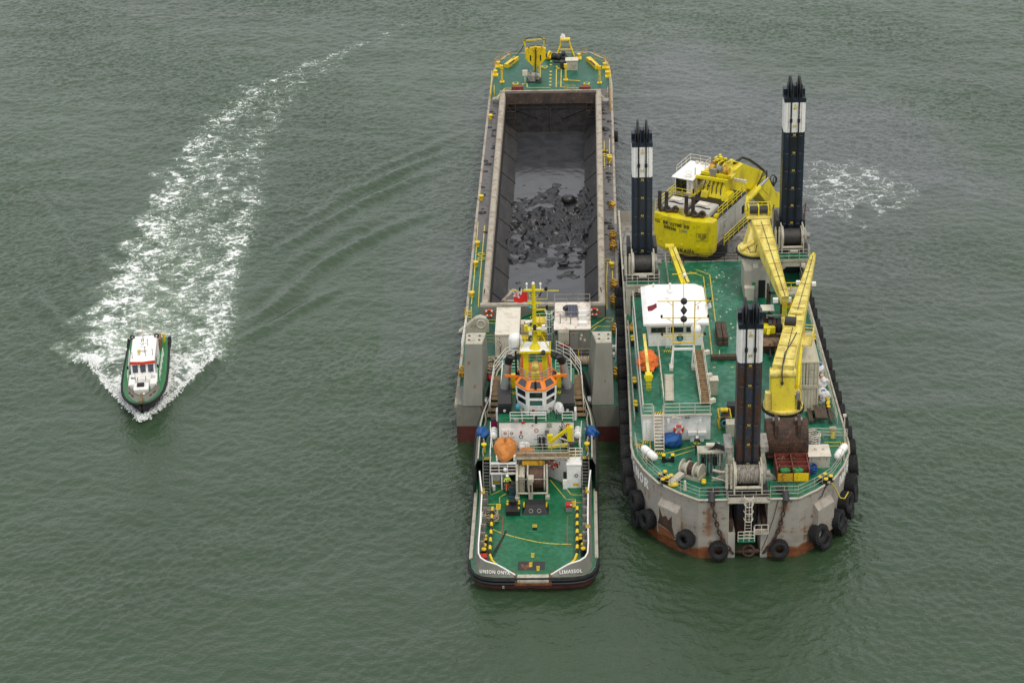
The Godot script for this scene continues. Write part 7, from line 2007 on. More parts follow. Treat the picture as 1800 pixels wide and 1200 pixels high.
func dredger_house(b: Node3D, D: float, U: float) -> void:
	# lower house with a deck on it
	var hs := part(b, "deck_house", mk().bb(V(-8.75, D, -34.5), V(-2.6, U - 0.06, -10.65)), M.white)
	part(hs, "house_deck", mk().bb(V(-8.8, U - 0.06, -34.5), V(-2.55, U, -10.55)), M.green)
	part(hs, "deck_edge", mk().bb(V(-8.85, U - 0.14, -10.56), V(-2.5, U + 0.04, -10.46)), M.off_white)
	lifebuoy(V(q(8, 411, 290, 7.0).x + 0.2, 7.05, -10.5), Vector3.BACK, "orange lifebuoy on the pontoon's white house wall above the blue sheet", 0.38)
	for p in [[515, 300], [578, 300]]:
		var c := qz(8, p[0], p[1] + 10, -10.4)
		part(hs, "vent_trunk", mk().bb(V(c.x - 0.18, D, -10.6), V(c.x + 0.18, c.y, -10.25)).bb(V(c.x - 0.4, c.y, -10.6), V(c.x + 0.4, c.y + 0.3, -10.1)), M.white)
	for p in [[357, 210], [568, 215]]: part(hs, "wall_lamp", mk().cyl(qz(8, p[0], p[1], -10.4), qz(8, p[0], p[1] + 26, -10.35), 0.14, 0.12, 10), M.white)
	part(hs, "wall_pipe", mk().tube([qz(8, 380, 205, -10.4), qz(8, 395, 200, -10.4), qz(8, 440, 207, -10.4)], 0.08), M.off_white)
	part(hs, "wall_lamp", mk().box(qz(8, 481, 197, -10.35), V(0.45, 0.25, 0.25)), M.grey_plain)
	part(hs, "door_frame", mk().bb(V(-8.4, D, -10.6), V(-7.75, D + 2.0, -10.5)), M.white)
	var sx := q(8, 297, 420, D).x
	stair(b, V(sx, D, q(8, 297, 425, D).z), V(sx, U, -10.6), Vector3.RIGHT, 0.85, M.off_white, 11)
	hazard(b, V(sx, U + 0.01, -10.85), V(0.85, 0, 0), V(0, 0, 0.45))
	rail(b, [V(-8.7, U, -10.6), V(sx - 0.55, U, -10.6)], M.off_white, 1.1, 3, 1.2)
	rail(b, [V(sx + 0.55, U, -10.6), V(-2.65, U, -10.6)], M.off_white, 1.1, 3, 1.3)
	rail(b, [V(-8.7, U, -10.6), V(-8.7, U, -34.0)], M.off_white, 1.1, 3, 1.6)
	rail(b, [V(-6.75, U, -12.4), V(-6.75, U, -23.5)], M.off_white, 1.0, 2, 1.6)
	for z: float in [-13.6, -14.9, -22.0]: rail(b, [V(-8.6, U, z), V(-7.0, U, z)], M.green, 1.0, 3, 1.2)
	rail(b, [V(-2.6, U, -17.5), V(-2.6, U, -23.0)], M.off_white, 1.0, 3, 1.4)
	# wheelhouse: flared walls, band of windows, big white roof
	var x0 := -7.6; var x1 := -2.4; var z1 := -24.05; var z0 := -31.8
	var f := 0.4
	var wh := part(b, "wheelhouse", mk().loft([PackedVector3Array([V(x1, U, z1), V(x1, U, z0), V(x0, U, z0), V(x0, U, z1)]), PackedVector3Array([V(x1, U + 1.35, z1), V(x1, U + 1.35, z0), V(x0, U + 1.35, z0), V(x0, U + 1.35, z1)]), PackedVector3Array([V(x1 + f, U + 2.6, z1 + f), V(x1 + f, U + 2.6, z0), V(x0 - f, U + 2.6, z0), V(x0 - f, U + 2.6, z1 + f)])]), M.white)
	for k in 3:
		var a := x0 + 0.2 + k * 1.68; var c := a + 1.46
		var y0 := U + 1.42; var y1 := U + 2.2
		var g := func(x: float, y: float) -> Vector3: return V(x, y, z1 + f * (y - U - 1.35) / 1.25 + 0.025)
		var w := part(wh, "window_frame", mk().bar(g.call(a, y0), g.call(c, y0), 0.06, 0.08).bar(g.call(c, y0), g.call(c, y1), 0.06, 0.08).bar(g.call(c, y1), g.call(a, y1), 0.06, 0.08).bar(g.call(a, y1), g.call(a, y0), 0.06, 0.08), M.off_white)
		part(w, "pane", mk().quad_(g.call(a, y0), g.call(c, y0), g.call(c, y1), g.call(a, y1)), M.glass)
	for s: float in [-1.0, 1.0]:
		for k in 4:
			var xb := (x0 if s < 0 else x1)
			var g := func(z: float, y: float) -> Vector3: return V(xb + s * (f * (y - U - 1.35) / 1.25 + 0.025), y, z)
			var za := z1 - 0.3 - k * 1.8; var zb := za - 1.5
			part(wh, "pane", mk().quad_(g.call(za if s > 0 else zb, U + 1.42), g.call(zb if s > 0 else za, U + 1.42), g.call(zb if s > 0 else za, U + 2.2), g.call(za if s > 0 else zb, U + 2.2)), M.glass)
	var ro := pv([x1 + f + 0.12, z1 + f + 0.12, x1 + f + 0.12, z0 + 0.6, x1 + f - 0.6, z0 - 0.2, x0 - f + 0.75, z0 - 0.2, x0 - f - 0.05, z0 + 0.3, x0 - f - 0.12, z1 + f + 0.12])
	part(b, "wheelhouse_roof", mk().loft([ring_at(ro, U + 2.45), ring_at(ro, U + 2.68), ring_at(ro, U + 3.0, 0.86, Vector2(-5.0, -27.6))], true, true), M.roof_clean)
	part(wh, "blue_floodlight", mk().cyl(V(-4.6, U + 0.95, z1 + 0.05), V(-4.6, U + 0.95, z1 + 0.35), 0.3, -1, 16), M.navy)
	part(wh, "lamp_glass", mk().cyl(V(-4.6, U + 0.95, z1 + 0.35), V(-4.6, U + 0.95, z1 + 0.38), 0.2, -1, 14), M.teal)
	upright_ladder(b, V(-5.75, U, z1 + 0.5), 2.6, Vector3.RIGHT, M.white, 0.4)
	hazard(b, q(7, 372, 788, U), V(0.8, 0, 0), V(0, 0, 0.4))
	# signal mast in front of the wheelhouse
	var mz := -19.7
	var Y: Material = M.yellow
	var ms := part(b, "signal_mast", mk().cyl(V(-5.5, U + 2.1, mz), V(-5.55, U + 6.9, mz), 0.06, -1, 6).cyl(V(-3.55, U + 2.1, mz), V(-3.5, U + 6.9, mz), 0.06, -1, 6).tube([V(-7.05, 15.55, mz), V(-1.97, 15.5, mz)], 0.05).tube([V(-6.65, 13.8, mz), V(-2.25, 13.75, mz)], 0.0501 if false else 0.045).tube([V(-6.6, 11.95, mz), V(-2.5, 11.9, mz)], 0.045).tube([V(-5.5, 11.2, mz), V(-3.55, 11.2, mz)], 0.08).cyl(V(-4.54, 13.0, mz), V(-4.57, 18.6, mz), 0.05, 0.03, 6).tube([V(-5.65, 18.3, mz), V(-3.4, 18.35, mz)], 0.05), Y)
	for e in [[-5.5, 15.0, -6.1, 15.55], [-3.55, 15.0, -2.9, 15.5], [-5.5, 13.3, -6.1, 13.8], [-3.55, 13.3, -2.9, 13.75], [-5.5, 11.4, -6.1, 11.95], [-3.55, 11.4, -2.9, 11.9]]: part(ms, "mast_brace", mk().tube([V(e[0], e[1], mz), V(e[2], e[3], mz)], 0.035), Y)
	part(ms, "mast_legs", mk().cyl(V(-5.55, U, mz), V(-5.5, U + 2.2, mz), 0.1, -1, 8).cyl(V(-3.7, U, mz), V(-3.55, U + 2.2, mz), 0.1, -1, 8).bar(V(-5.6, U + 1.9, mz), V(-3.45, U + 1.9, mz), 0.15, 0.2).tube([V(-5.8, U, mz + 0.7), V(-5.5, U + 1.9, mz)], 0.08).tube([V(-3.4, U, mz + 0.7), V(-3.55, U + 1.9, mz)], 0.08), M.white)
	for s: float in [-5.7, -3.6]: part(ms, "leg_foot", mk().box(V(s, U + 0.15, mz + 0.3), V(0.35, 0.3, 0.9)), M.off_white)
	for y: float in [15.55, 13.7]: part(ms, "day_ball", mk().ball(V(-4.54, y, mz + 0.1), V(0.32, 0.32, 0.32), 14, 9), M.black)
	part(ms, "day_diamond", mk().cyl(V(-4.54, 14.1, mz + 0.1), V(-4.54, 14.6, mz + 0.1), 0.01, 0.33, 10).cyl(V(-4.54, 14.6, mz + 0.1), V(-4.54, 15.1, mz + 0.1), 0.33, 0.01, 10), M.black)
	for e in [[-6.6, 13.85], [-2.25, 13.8], [-6.55, 12.0], [-2.55, 11.95], [-2.1, 15.6]]: part(ms, "signal_lamp", mk().cyl(V(e[0], e[1], mz), V(e[0], e[1] + 0.25, mz), 0.1, -1, 8), M.black)
	part(ms, "satellite_dome", mk().cyl(V(-3.35, 11.9, mz - 0.4), V(-3.35, 12.4, mz - 0.4), 0.42, 0.5, 16).ball(V(-3.35, 12.4, mz - 0.4), V(0.5, 0.5, 0.5), 16, 10), M.white)
	part(ms, "mast_head", mk().ball(V(-4.5, 18.2, mz), V(0.2, 0.22, 0.2), 10, 7), M.white)
	part(b, "roof_sensor", mk().cyl(q(7, 392, 370, U + 3.0), q(7, 392, 370, U + 3.0) + V(0, 0.9, 0), 0.12, -1, 8).ball(q(7, 392, 370, U + 3.9), V(0.28, 0.25, 0.28), 10, 6), M.white)
	for p in [[590, 500], [275, 345]]: part(b, "roof_fitting", mk().cyl(q(7, p[0], p[1], U + 2.9), q(7, p[0], p[1], U + 2.9) + V(0, 0.5, 0), 0.1, -1, 8), M.off_white)
	flag("red_flag", "faded red flag hanging over the dredger's white wheelhouse roof", qz(7, 232, 475, mz), V(0.85, 0.35, 0.05), V(0.05, -0.5, 0.05), 0 if false else 3)
	flag("white_flag", "white flag at the right end of the dredger's signal yard", qz(7, 675, 440, mz), V(-0.5, -0.35, 0.1), V(0.1, -0.55, 0.0), 1)
	# small davit crane, orange cover, gangways
	var dv := thing("davit_crane", "slim yellow davit crane beside the orange boat cover", "crane", V(-8.0, U, -15.4))
	part(dv, "column", mk().cyl(V(-8.0, U, -15.4), V(-8.0, U + 1.1, -15.4), 0.26, 0.2, 12), M.lemon)
	part(dv, "winch", mk().box(V(-8.0, U + 1.3, -15.5), V(0.6, 0.6, 0.7)).cyl(V(-8.4, U + 1.2, -15.6), V(-7.6, U + 1.2, -15.6), 0.2, -1, 10), M.lemon)
	part(dv, "jib", mk().bar(V(-8.0, U + 1.4, -15.7), V(-8.15, U + 2.6, -21.4), 0.26, 0.3), M.pale_yellow)
	var oc := q(7, 232, 900, U)
	var ob := thing("orange_boat", "small boat under a crumpled orange cover beneath the davit jib", "boat", oc)
	cloth_heap(ob, "cover", oc + V(0, 0.55, -0.2), V(1.0, 0.65, 1.8), M.cover_orange, 0.45, 26)
	part(ob, "cradle", mk().box(oc + V(0, 0.1, -0.2), V(1.2, 0.2, 1.6)), M.dark)
	for e in [["gangway", "brown treaded gangway leading down beside the dredger's mast", V(-3.15, U + 1.6, -20.0), V(-2.95, U + 0.12, -12.2), 0.9, 22, M.tan], ["aluminium_gangway", "pale pierced gangway plank lying on the upper green deck", V(-5.98, U + 0.12, -18.0), V(-6.2, U + 0.12, -12.9), 0.75, 14, M.cream]]:
		var gw := thing(e[0], e[1], "gangway", e[3])
		var a: Vector3 = e[2]; var c: Vector3 = e[3]
		var sd := V(e[4] * 0.5, 0, 0)
		part(gw, "side_beam", mk().bar(a - sd, c - sd, 0.07, 0.16).bar(a + sd, c + sd, 0.07, 0.16), M.cream)
		part(gw, "walkway", mk().bar(a + V(0, 0.02, 0), c + V(0, 0.02, 0), e[4] - 0.1, 0.05), e[6])
		for k in e[5]:
			var pz := a.lerp(c, (k + 0.5) / e[5])
			part(gw, "tread", mk().box(pz + V(0, 0.07, 0), V(e[4] - 0.12, 0.05, 0.07)), M.tan if e[0] == "gangway" else M.off_white)
		if e[0] == "gangway":
			part(gw, "handrail", mk().tube([a + sd + V(0, 0.9, 0), c + sd + V(0, 0.9, 0)], 0.03).tube([a - sd + V(0, 0.9, 0), c - sd + V(0, 0.9, 0)], 0.03).tube([a + sd, a + sd + V(0, 0.9, 0)], 0.03).tube([c + sd, c + sd + V(0, 0.9, 0)], 0.03).tube([c - sd, c - sd + V(0, 0.9, 0)], 0.03), M.off_white)
	for p in [[652, 795], [668, 958], [692, 1135]]: part(b, "deck_floodlight", mk().cyl(q(7, p[0] - 10, p[1] + 20, U), q(7, p[0] - 10, p[1] + 20, U + 0.8), 0.05).box(q(7, p[0], p[1], U + 0.8), V(0.5, 0.35, 0.35), Basis(Vector3.UP, 0.6)), M.off_white)
	var bx := q(7, 700, 1100, D)
	part(b, "switch_box", mk().bb(bx + V(-0.35, 0, -1.0), bx + V(0.4, 1.5, -0.1)), M.cream)
	part(b, "switch_box_lid", mk().box(bx + V(0.02, 1.54, -0.55), V(0.85, 0.08, 1.0)), M.off_white)
	# bollards along the left walkway
	for p in [[130, 735], [142, 1030], [150, 1195]]: bollard(b, q(7, p[0], p[1], D), 0.0, M.yellow, M.black, 1.0)
	part(b, "fender_arm", mk().tube([q(7, 115, 610, D), q(7, 140, 570, D + 0.5)], 0.12).ball(q(7, 118, 628, D + 0.3), V(0.5, 0.3, 0.5), 10, 6), M.ochre)
	rail(b, [V(-9.35, D, -14.0), V(-9.2, D, -34.0)], M.cream, 0.5, 1, 2.4, 0.07)

func dredger_mid(b: Node3D, D: float) -> void:
	# portals that carry the two spud winches
	var P := 9.35
	for e in [[-9.3, -5.9, -36.0, -41.8, -7.52, -38.2, M.rope_black], [6.45, 9.75, -41.2, -47.6, 8.1, -43.9, M.rope_black]]:
		var xa: float = e[0]; var xb: float = e[1]; var za: float = e[2]; var zb: float = e[3]
		var s := signf(xa + xb)
		part(b, "winch_platform", mk().bb(V(xa, P - 0.25, zb), V(xb, P, za)), M.cream)
		part(b, "platform_deck", mk().bb(V(xa + 0.1, P, zb + 3.0), V(xb - 0.1, P + 0.02, za - 0.1)), M.green)
		var xo := xa if s < 0 else xb; var xi := xb if s < 0 else xa
		# gate-shaped leg with rounded corners
		var gate := pv([xa, D, xa, P - 0.25, xb, P - 0.25, xb, D, xb - 0.45, D, xb - 0.45, P - 1.3, xb - 0.9, P - 0.85, xa + 0.9, P - 0.85, xa + 0.45, P - 1.3, xa + 0.45, D])
		part(b, "portal_leg", mk().front(gate, za - 0.5, za - 0.1), M.cream)
		part(b, "portal_side", mk().bb(V(xo - 0.15 * s, D, zb), V(xo - 0.3 * s, P - 0.25, za - 1.5)), M.cream)
		rail(b, [V(xa + 0.05, P, za - 1.5), V(xa + 0.05, P, za - 0.1), V(xb - 0.05, P, za - 0.1), V(xb - 0.05, P, za - 1.5)], M.cream, 1.05, 3, 1.2, 0.035)
		spud_winch(b, V(e[4], P + 1.35, e[5]), 0.9, e[6], P)
		# spud collar behind the winch
		for k: float in [-1.0, 1.0]: part(b, "spud_collar", mk().bb(V(e[4] + 1.15 * k, P, e[5] - 4.0), V(e[4] + 1.5 * k, P + 2.6, e[5] - 1.3)), M.dark)
		part(b, "platform_lamp", mk().box(V((xa + xb) * 0.5, P + 0.9, za - 0.15), V(0.8, 0.14, 0.2)), M.off_white)
		part(b, "corner_lamp", mk().box(V(xa + 1.4 if s < 0 else xb - 0.7, P - 0.6, za + 0.1), V(0.42, 0.34, 0.3)), M.off_white)
		part(b, "gear_clutter", mk().tube([V(e[4] - 1.9, P + 0.3, e[5] - 2), V(e[4] - 2.0, P + 2.6, e[5] - 2), V(e[4] - 1.7, P + 4.0, e[5] - 2.2)], 0.07), M.steel)
	part(b, "walkway", mk().bb(V(-5.9, D + 1.2, -46.0), V(-4.9, D + 1.35, -36.0)), M.green)
	rail(b, [V(-4.85, D + 1.35, -46.0), V(-4.85, D + 1.35, -36.0)], M.cream, 1.0, 2, 1.6)
	upright_ladder(b, V(-8.0, D, -35.6), 3.6, Vector3.RIGHT, M.cream, 0.9)
	part(b, "radio_lattice", mk().tube([V(9.6, P, -46.5), V(9.7, P + 3.8, -46.5)], 0.06).tube([V(9.3, P + 3.1, -46.5), V(9.7, P + 3.9, -46.5), V(10.1, P + 3.1, -46.5), V(9.3, P + 3.1, -46.5)], 0.04), M.red_dull)
	rail(b, [V(-5.6, D, -48.3), V(3.0, D, -48.3)], M.dark, 1.0, 3, 1.4, 0.035)
	# yellow walkway lines
	for l in [[530, 230, 628, 262, 688, 808], [575, 215, 672, 250, 722, 662], [740, 780, 740, 808], [560, 620, 610, 720]]:
		var pts := []
		for i in range(0, l.size(), 2): pts.push_back(q(7, l[i], l[i + 1], D))
		painted(b, "deck_line", pts, 0.09, M.line_yellow)
	for p in [[703, 905], [828, 905]]: part(b, "chevron_mark", mk().bar(q(7, p[0] - 8, p[1] - 8, D + 0.01), q(7, p[0], p[1], D + 0.01), 0.12, 0.004).bar(q(7, p[0] + 8, p[1] - 8, D + 0.01), q(7, p[0], p[1], D + 0.01), 0.12, 0.004), M.line_yellow)
	# scattered flakes of mud and shell on the green deck
	for i in 70:
		var p := q(7, rng.randf_range(640, 880), rng.randf_range(190, 700), D)
		if p.x > 2.5: continue
		var r := rng.randf_range(0.04, 0.12)
		part(b, "dried_splash", mk().cyl(p, p + V(0, 0.02, 0), r, r * 0.8, 6), M.off_white if i % 3 else M.tan)
	# timbers
	var t := thing("timber_stack", "stack of dark weathered timbers lying on the green deck", "timber", q(7, 765, 755, D))
	var c := q(7, 765, 755, D)
	for k in 2:
		for j in 2: part(t, "beam", mk().cham(c + V(-0.27 + k * 0.55, 0.25 + j * 0.47, -1.9), V(0.5, 0.45, 3.7 - 0.2 * j), 0.05), M.wood)
	t = thing("timber_beam", "single long dark timber lying crosswise behind the stern spud", "timber", q(7, 770, 850, D))
	c = q(7, 770, 858, D)
	part(t, "beam", mk().cham(c + V(0.05, 0.27, -0.3), V(2.6, 0.5, 0.5), 0.06), M.wood)
	# stacked containers on the right side
	var cz := q(10, 420, 355, D + 5.2).z
	var o := container("shipping_container", "cream container stacked on top of another beside the near yellow crane", V(6.5, D + 2.62, cz - 3.05), V(2.44, 2.6, 6.06), M.cream_box, true)
	container("shipping_container", "lower cream container with ribbed end under a second container", V(6.5, D, cz - 3.05), V(2.44, 2.6, 6.06), M.cream_box)
	# big bags along the right edge
	for e in [[510, 470, 0.55, 0.9], [535, 580, 0.6, 0.8], [545, 690, 0.7, 0.95]]:
		c = q(10, e[0], e[1], D)
		var bg := thing("bulk_bag", ["white bulk bag standing beside the stacked containers", "white bulk bag with a red rag on top", "white bulk bag with blue cloth in its mouth"][[510, 535, 545].find(e[0])], "bag", c, "bulk bags along the rail")
		cloth_heap(bg, "bag", c + V(0, 0.55, -0.5), V(e[2], 0.65, e[2]), M.bag, 0.55, 22)
		part(bg, "filling", mk().ball(c + V(0.05, 1.05, -0.5), V(0.3, 0.2, 0.3), 10, 6, nz, 0.4), [M.tarp_blue, M.red, M.tarp_blue][[510, 535, 545].find(e[0])])
	for p in [[465, 190], [535, 510], [582, 740], [470, 160], [580, 700]]: bollard(b, q(10, p[0], p[1], D), 0.0, M.yellow, M.black, 0.85)
	rail(b, [V(9.25, D, -13.0), V(9.05, D, -38.0)], M.cream, 0.9, 2, 2.0, 0.04)
	# gear between the cranes: rusty frames, reels, hoses
	var cl := part(b, "gear_frame", mk().bb(V(5.0, D, -35.6), V(5.2, D + 2.6, -35.4)).bb(V(6.2, D, -35.6), V(6.4, D + 2.6, -35.4)).bb(V(5.0, D + 2.4, -35.6), V(6.4, D + 2.6, -35.4)).bb(V(5.0, D + 2.4, -37.4), V(5.2, D + 2.6, -35.4)).bb(V(5.0, D, -37.5), V(5.2, D + 2.6, -37.3)), M.rust)
	for k in 7: part(b, "hose_reel", mk().cyl(V(4.6 + k * 0.42, D + 0.9, -31.5), V(4.95 + k * 0.42, D + 0.9, -31.5), 0.75, -1, 14), M.rust if k % 2 else M.dark)
	part(b, "reel_frame", mk().bb(V(4.4, D, -32.6), V(7.8, D + 0.3, -30.6)).bb(V(4.4, D + 1.9, -31.6), V(7.8, D + 2.05, -31.4)).bb(V(4.4, D, -31.6), V(4.55, D + 2.0, -31.4)).bb(V(7.65, D, -31.6), V(7.8, D + 2.0, -31.4)), M.steel)
	for k in 6: part(b, "pipe_run", mk().tube([V(4.2 + k * 0.5, D + 0.3, -29.0), V(4.4 + k * 0.5, D + 0.8 + 0.2 * (k % 3), -27.5), V(4.3 + k * 0.5, D + 0.4, -25.5)], 0.09, 6), [M.dark, M.rust, M.steel][k % 3])
	part(b, "yellow_pallet_frame", mk().bb(V(6.8, D, -38.2), V(8.4, D + 0.5, -37.0)), M.ochre)
	rail(b, [V(6.6, D + 1.6, -37.5), V(8.3, D + 1.6, -37.5)], M.yellow, 1.0, 2, 0.8, 0.05)
	part(b, "bench_plate", mk().bb(V(6.6, D + 1.4, -38.6), V(8.3, D + 1.6, -37.0)), M.cream)
	var lat := mk()
	for s: float in [-0.5, 0.5]:
		for z: float in [-0.5, 0.5]: lat.tube([V(5.6 + s * 1.6, D, -24.0 + z * 1.4), V(5.75 + s * 0.4, 11.4, -24.0 + z * 0.4)], 0.09)
	for k in 5:
		var y := D + 0.6 + k * 1.0; var w := lerpf(0.78, 0.25, k / 5.0)
		lat.tube([V(5.7 - w, y, -23.6), V(5.7 + w, y + 0.9, -23.6)], 0.05); lat.tube([V(5.7 + w, y, -23.6), V(5.7 - w, y + 0.9, -23.6)], 0.05)
	part(b, "boom_rest", lat, M.steel)
	for p in [[1135, 430], [1228, 425]]: part(b, "work_lamp", mk().box(q(7, p[0], p[1], D + 4.0), V(0.5, 0.4, 0.4)), M.white)
	# yellow loader and rusty tub behind the stern spud
	c = q(7, 1088, 700, D)
	t = thing("mini_loader", "small yellow and black loader parked behind the stern spud", "loader", c)
	part(t, "body", mk().cham(c + V(0, 0.75, -0.9), V(1.3, 0.9, 1.4), 0.12), M.lemon)
	part(t, "engine_bay", mk().bb(c + V(-0.55, 1.2, -2.2), c + V(0.55, 1.75, -1.0)), M.black)
	part(t, "canopy", mk().box(c + V(0, 2.3, -2.2), V(1.3, 0.08, 1.3)), M.off_white)
	part(t, "arm", mk().bar(c + V(0, 0.9, -0.3), c + V(-0.2, 0.3, 0.7), 0.3, 0.25), M.lemon)
	for s: float in [-1.0, 1.0]: part(t, "track", mk().cham(c + V(s * 0.55, 0.25, -1.2), V(0.3, 0.5, 2.0), 0.12), M.black)
	c = q(7, 1100, 800, D)
	t = thing("steel_tub", "rusty open steel tub with sloping sides beside the near crane", "tub", c)
	var tb := [PackedVector3Array([c + V(0.75, 0.1, 0.2), c + V(0.75, 0.1, -1.6), c + V(-0.55, 0.1, -1.6), c + V(-0.55, 0.1, 0.2)]), PackedVector3Array([c + V(1.15, 1.0, 0.5), c + V(1.15, 1.0, -1.9), c + V(-0.95, 1.0, -1.9), c + V(-0.95, 1.0, 0.5)])]
	part(t, "shell", mk().loft(tb, true, false), M.rust)
	part(t, "rim", mk().tube([tb[1][0], tb[1][1], tb[1][2], tb[1][3], tb[1][0]], 0.06), M.rust_orange)
	part(t, "load", mk().box(c + V(0.1, 0.75, -0.7), V(1.7, 0.1, 2.0)), M.tan)
	# yellow hose frame and plant left of the stern spud
	c = q(8, 730, 275, D)
	t = thing("pump_unit", "yellow framed pump unit with a blue hose left of the stern spud", "pump", c)
	var fr := mk()
	for x: float in [-0.55, 0.55]:
		for z: float in [-1.6, 0.0]: fr.tube([c + V(x, 0, z), c + V(x, 1.2, z)], 0.06)
	for y: float in [0.1, 1.2]: fr.tube([c + V(-0.55, y, -1.6), c + V(0.55, y, -1.6), c + V(0.55, y, 0), c + V(-0.55, y, 0), c + V(-0.55, y, -1.6)], 0.06)
	part(t, "frame", fr, M.yellow)
	part(t, "engine", mk().cham(c + V(0.1, 0.6, -0.9), V(0.8, 0.8, 1.0), 0.1), M.dark)
	part(t, "hose", mk().torus(c + V(0.0, 0.6, 0.05), Vector3.BACK, 0.3, 0.07, 16, 6), M.teal)
	part(t, "fuel_tank", mk().cyl(c + V(-0.35, 1.3, -1.2), c + V(0.35, 1.3, -1.2), 0.22, -1, 12), M.yellow)
	c = q(8, 775, 330, D)
	part(b, "cable_cabinet", mk().bb(c + V(-0.5, 0, -1.1), c + V(0.4, 1.3, 0)), M.cream)
	c = q(8, 775, 200, D)
	part(b, "cable_cabinet", mk().bb(c + V(-0.4, 0, -0.9), c + V(0.35, 1.2, 0)), M.dark)
	tyres()

func tyres() -> void:
	# a row down each side, then the cluster round the stern
	var z := -11.0
	for k in 17:
		var e := on_hull(-(15.0 + k * 2.2))
		hang_tyre(V(e[0].x - 0.55, 4.0 + 0.2 * sin(k * 1.7), e[0].y), V(e[1].x, 0, e[1].y), 0.95, 0.44, "big tyre fender in the row between the pontoon and the barge", "tyre row on the barge side")
	for k in 15:
		var e := on_hull(17.4 + k * 2.25)
		hang_tyre(V(e[0].x + 0.52, 4.3 + 0.15 * sin(k * 2.1), e[0].y), V(e[1].x, 0, e[1].y), 0.86, 0.42, "tyre fender in the row down the pontoon's open side", "tyre row on the open side")
	for s in [[-14.0, 2.9, 0.9], [-12.1, 2.5, 0.9], [-11.6, 1.0, 0.82], [-10.0, 1.7, 0.88]]:
		var e := on_hull(s[0])
		hang_tyre(V(e[0].x, s[1], e[0].y) + V(e[1].x, 0, e[1].y) * 0.5, V(e[1].x, 0.12, e[1].y), s[2], 0.45, ["tyre fender high on the curve below the painted name", "tyre fender topmost of the left stern cluster", "tyre fender lowest of the left stern cluster", "tyre fender at the right of the left stern cluster"][[-14.0, -12.1, -11.6, -10.0].find(s[0])], "left stern tyres")
	for s in [[-5.4, 1.75, 0.8, "tyre fender on the stern right of the rusty fender pad"], [-2.6, 1.0, 0.8, "tyre fender on the stern left of the well"], [2.75, 1.05, 0.8, "tyre fender on the stern right of the well"]]:
		var e := on_hull(s[0])
		hang_tyre(V(e[0].x, s[1], e[0].y) + V(e[1].x, 0, e[1].y) * 0.48, V(e[1].x, 0.15, e[1].y), s[2], 0.42, s[3], "stern tyres")
	for s in [[6.4, 1.7, 0.9, 0], [7.1, 0.7, 0.8, 1], [9.0, 1.9, 0.88, 2], [9.8, 0.8, 0.8, 3], [11.2, 2.5, 0.92, 4], [12.0, 1.2, 0.84, 5], [13.2, 3.2, 0.9, 6], [15.0, 4.0, 0.88, 7], [13.9, 1.8, 0.82, 8]]:
		var e := on_hull(s[0])
		hang_tyre(V(e[0].x, s[1], e[0].y) + V(e[1].x, 0, e[1].y) * 0.5, V(e[1].x, 0.12, e[1].y), s[2], 0.46, "worn tyre fender in the right stern cluster under the fender pad", "right stern tyres")

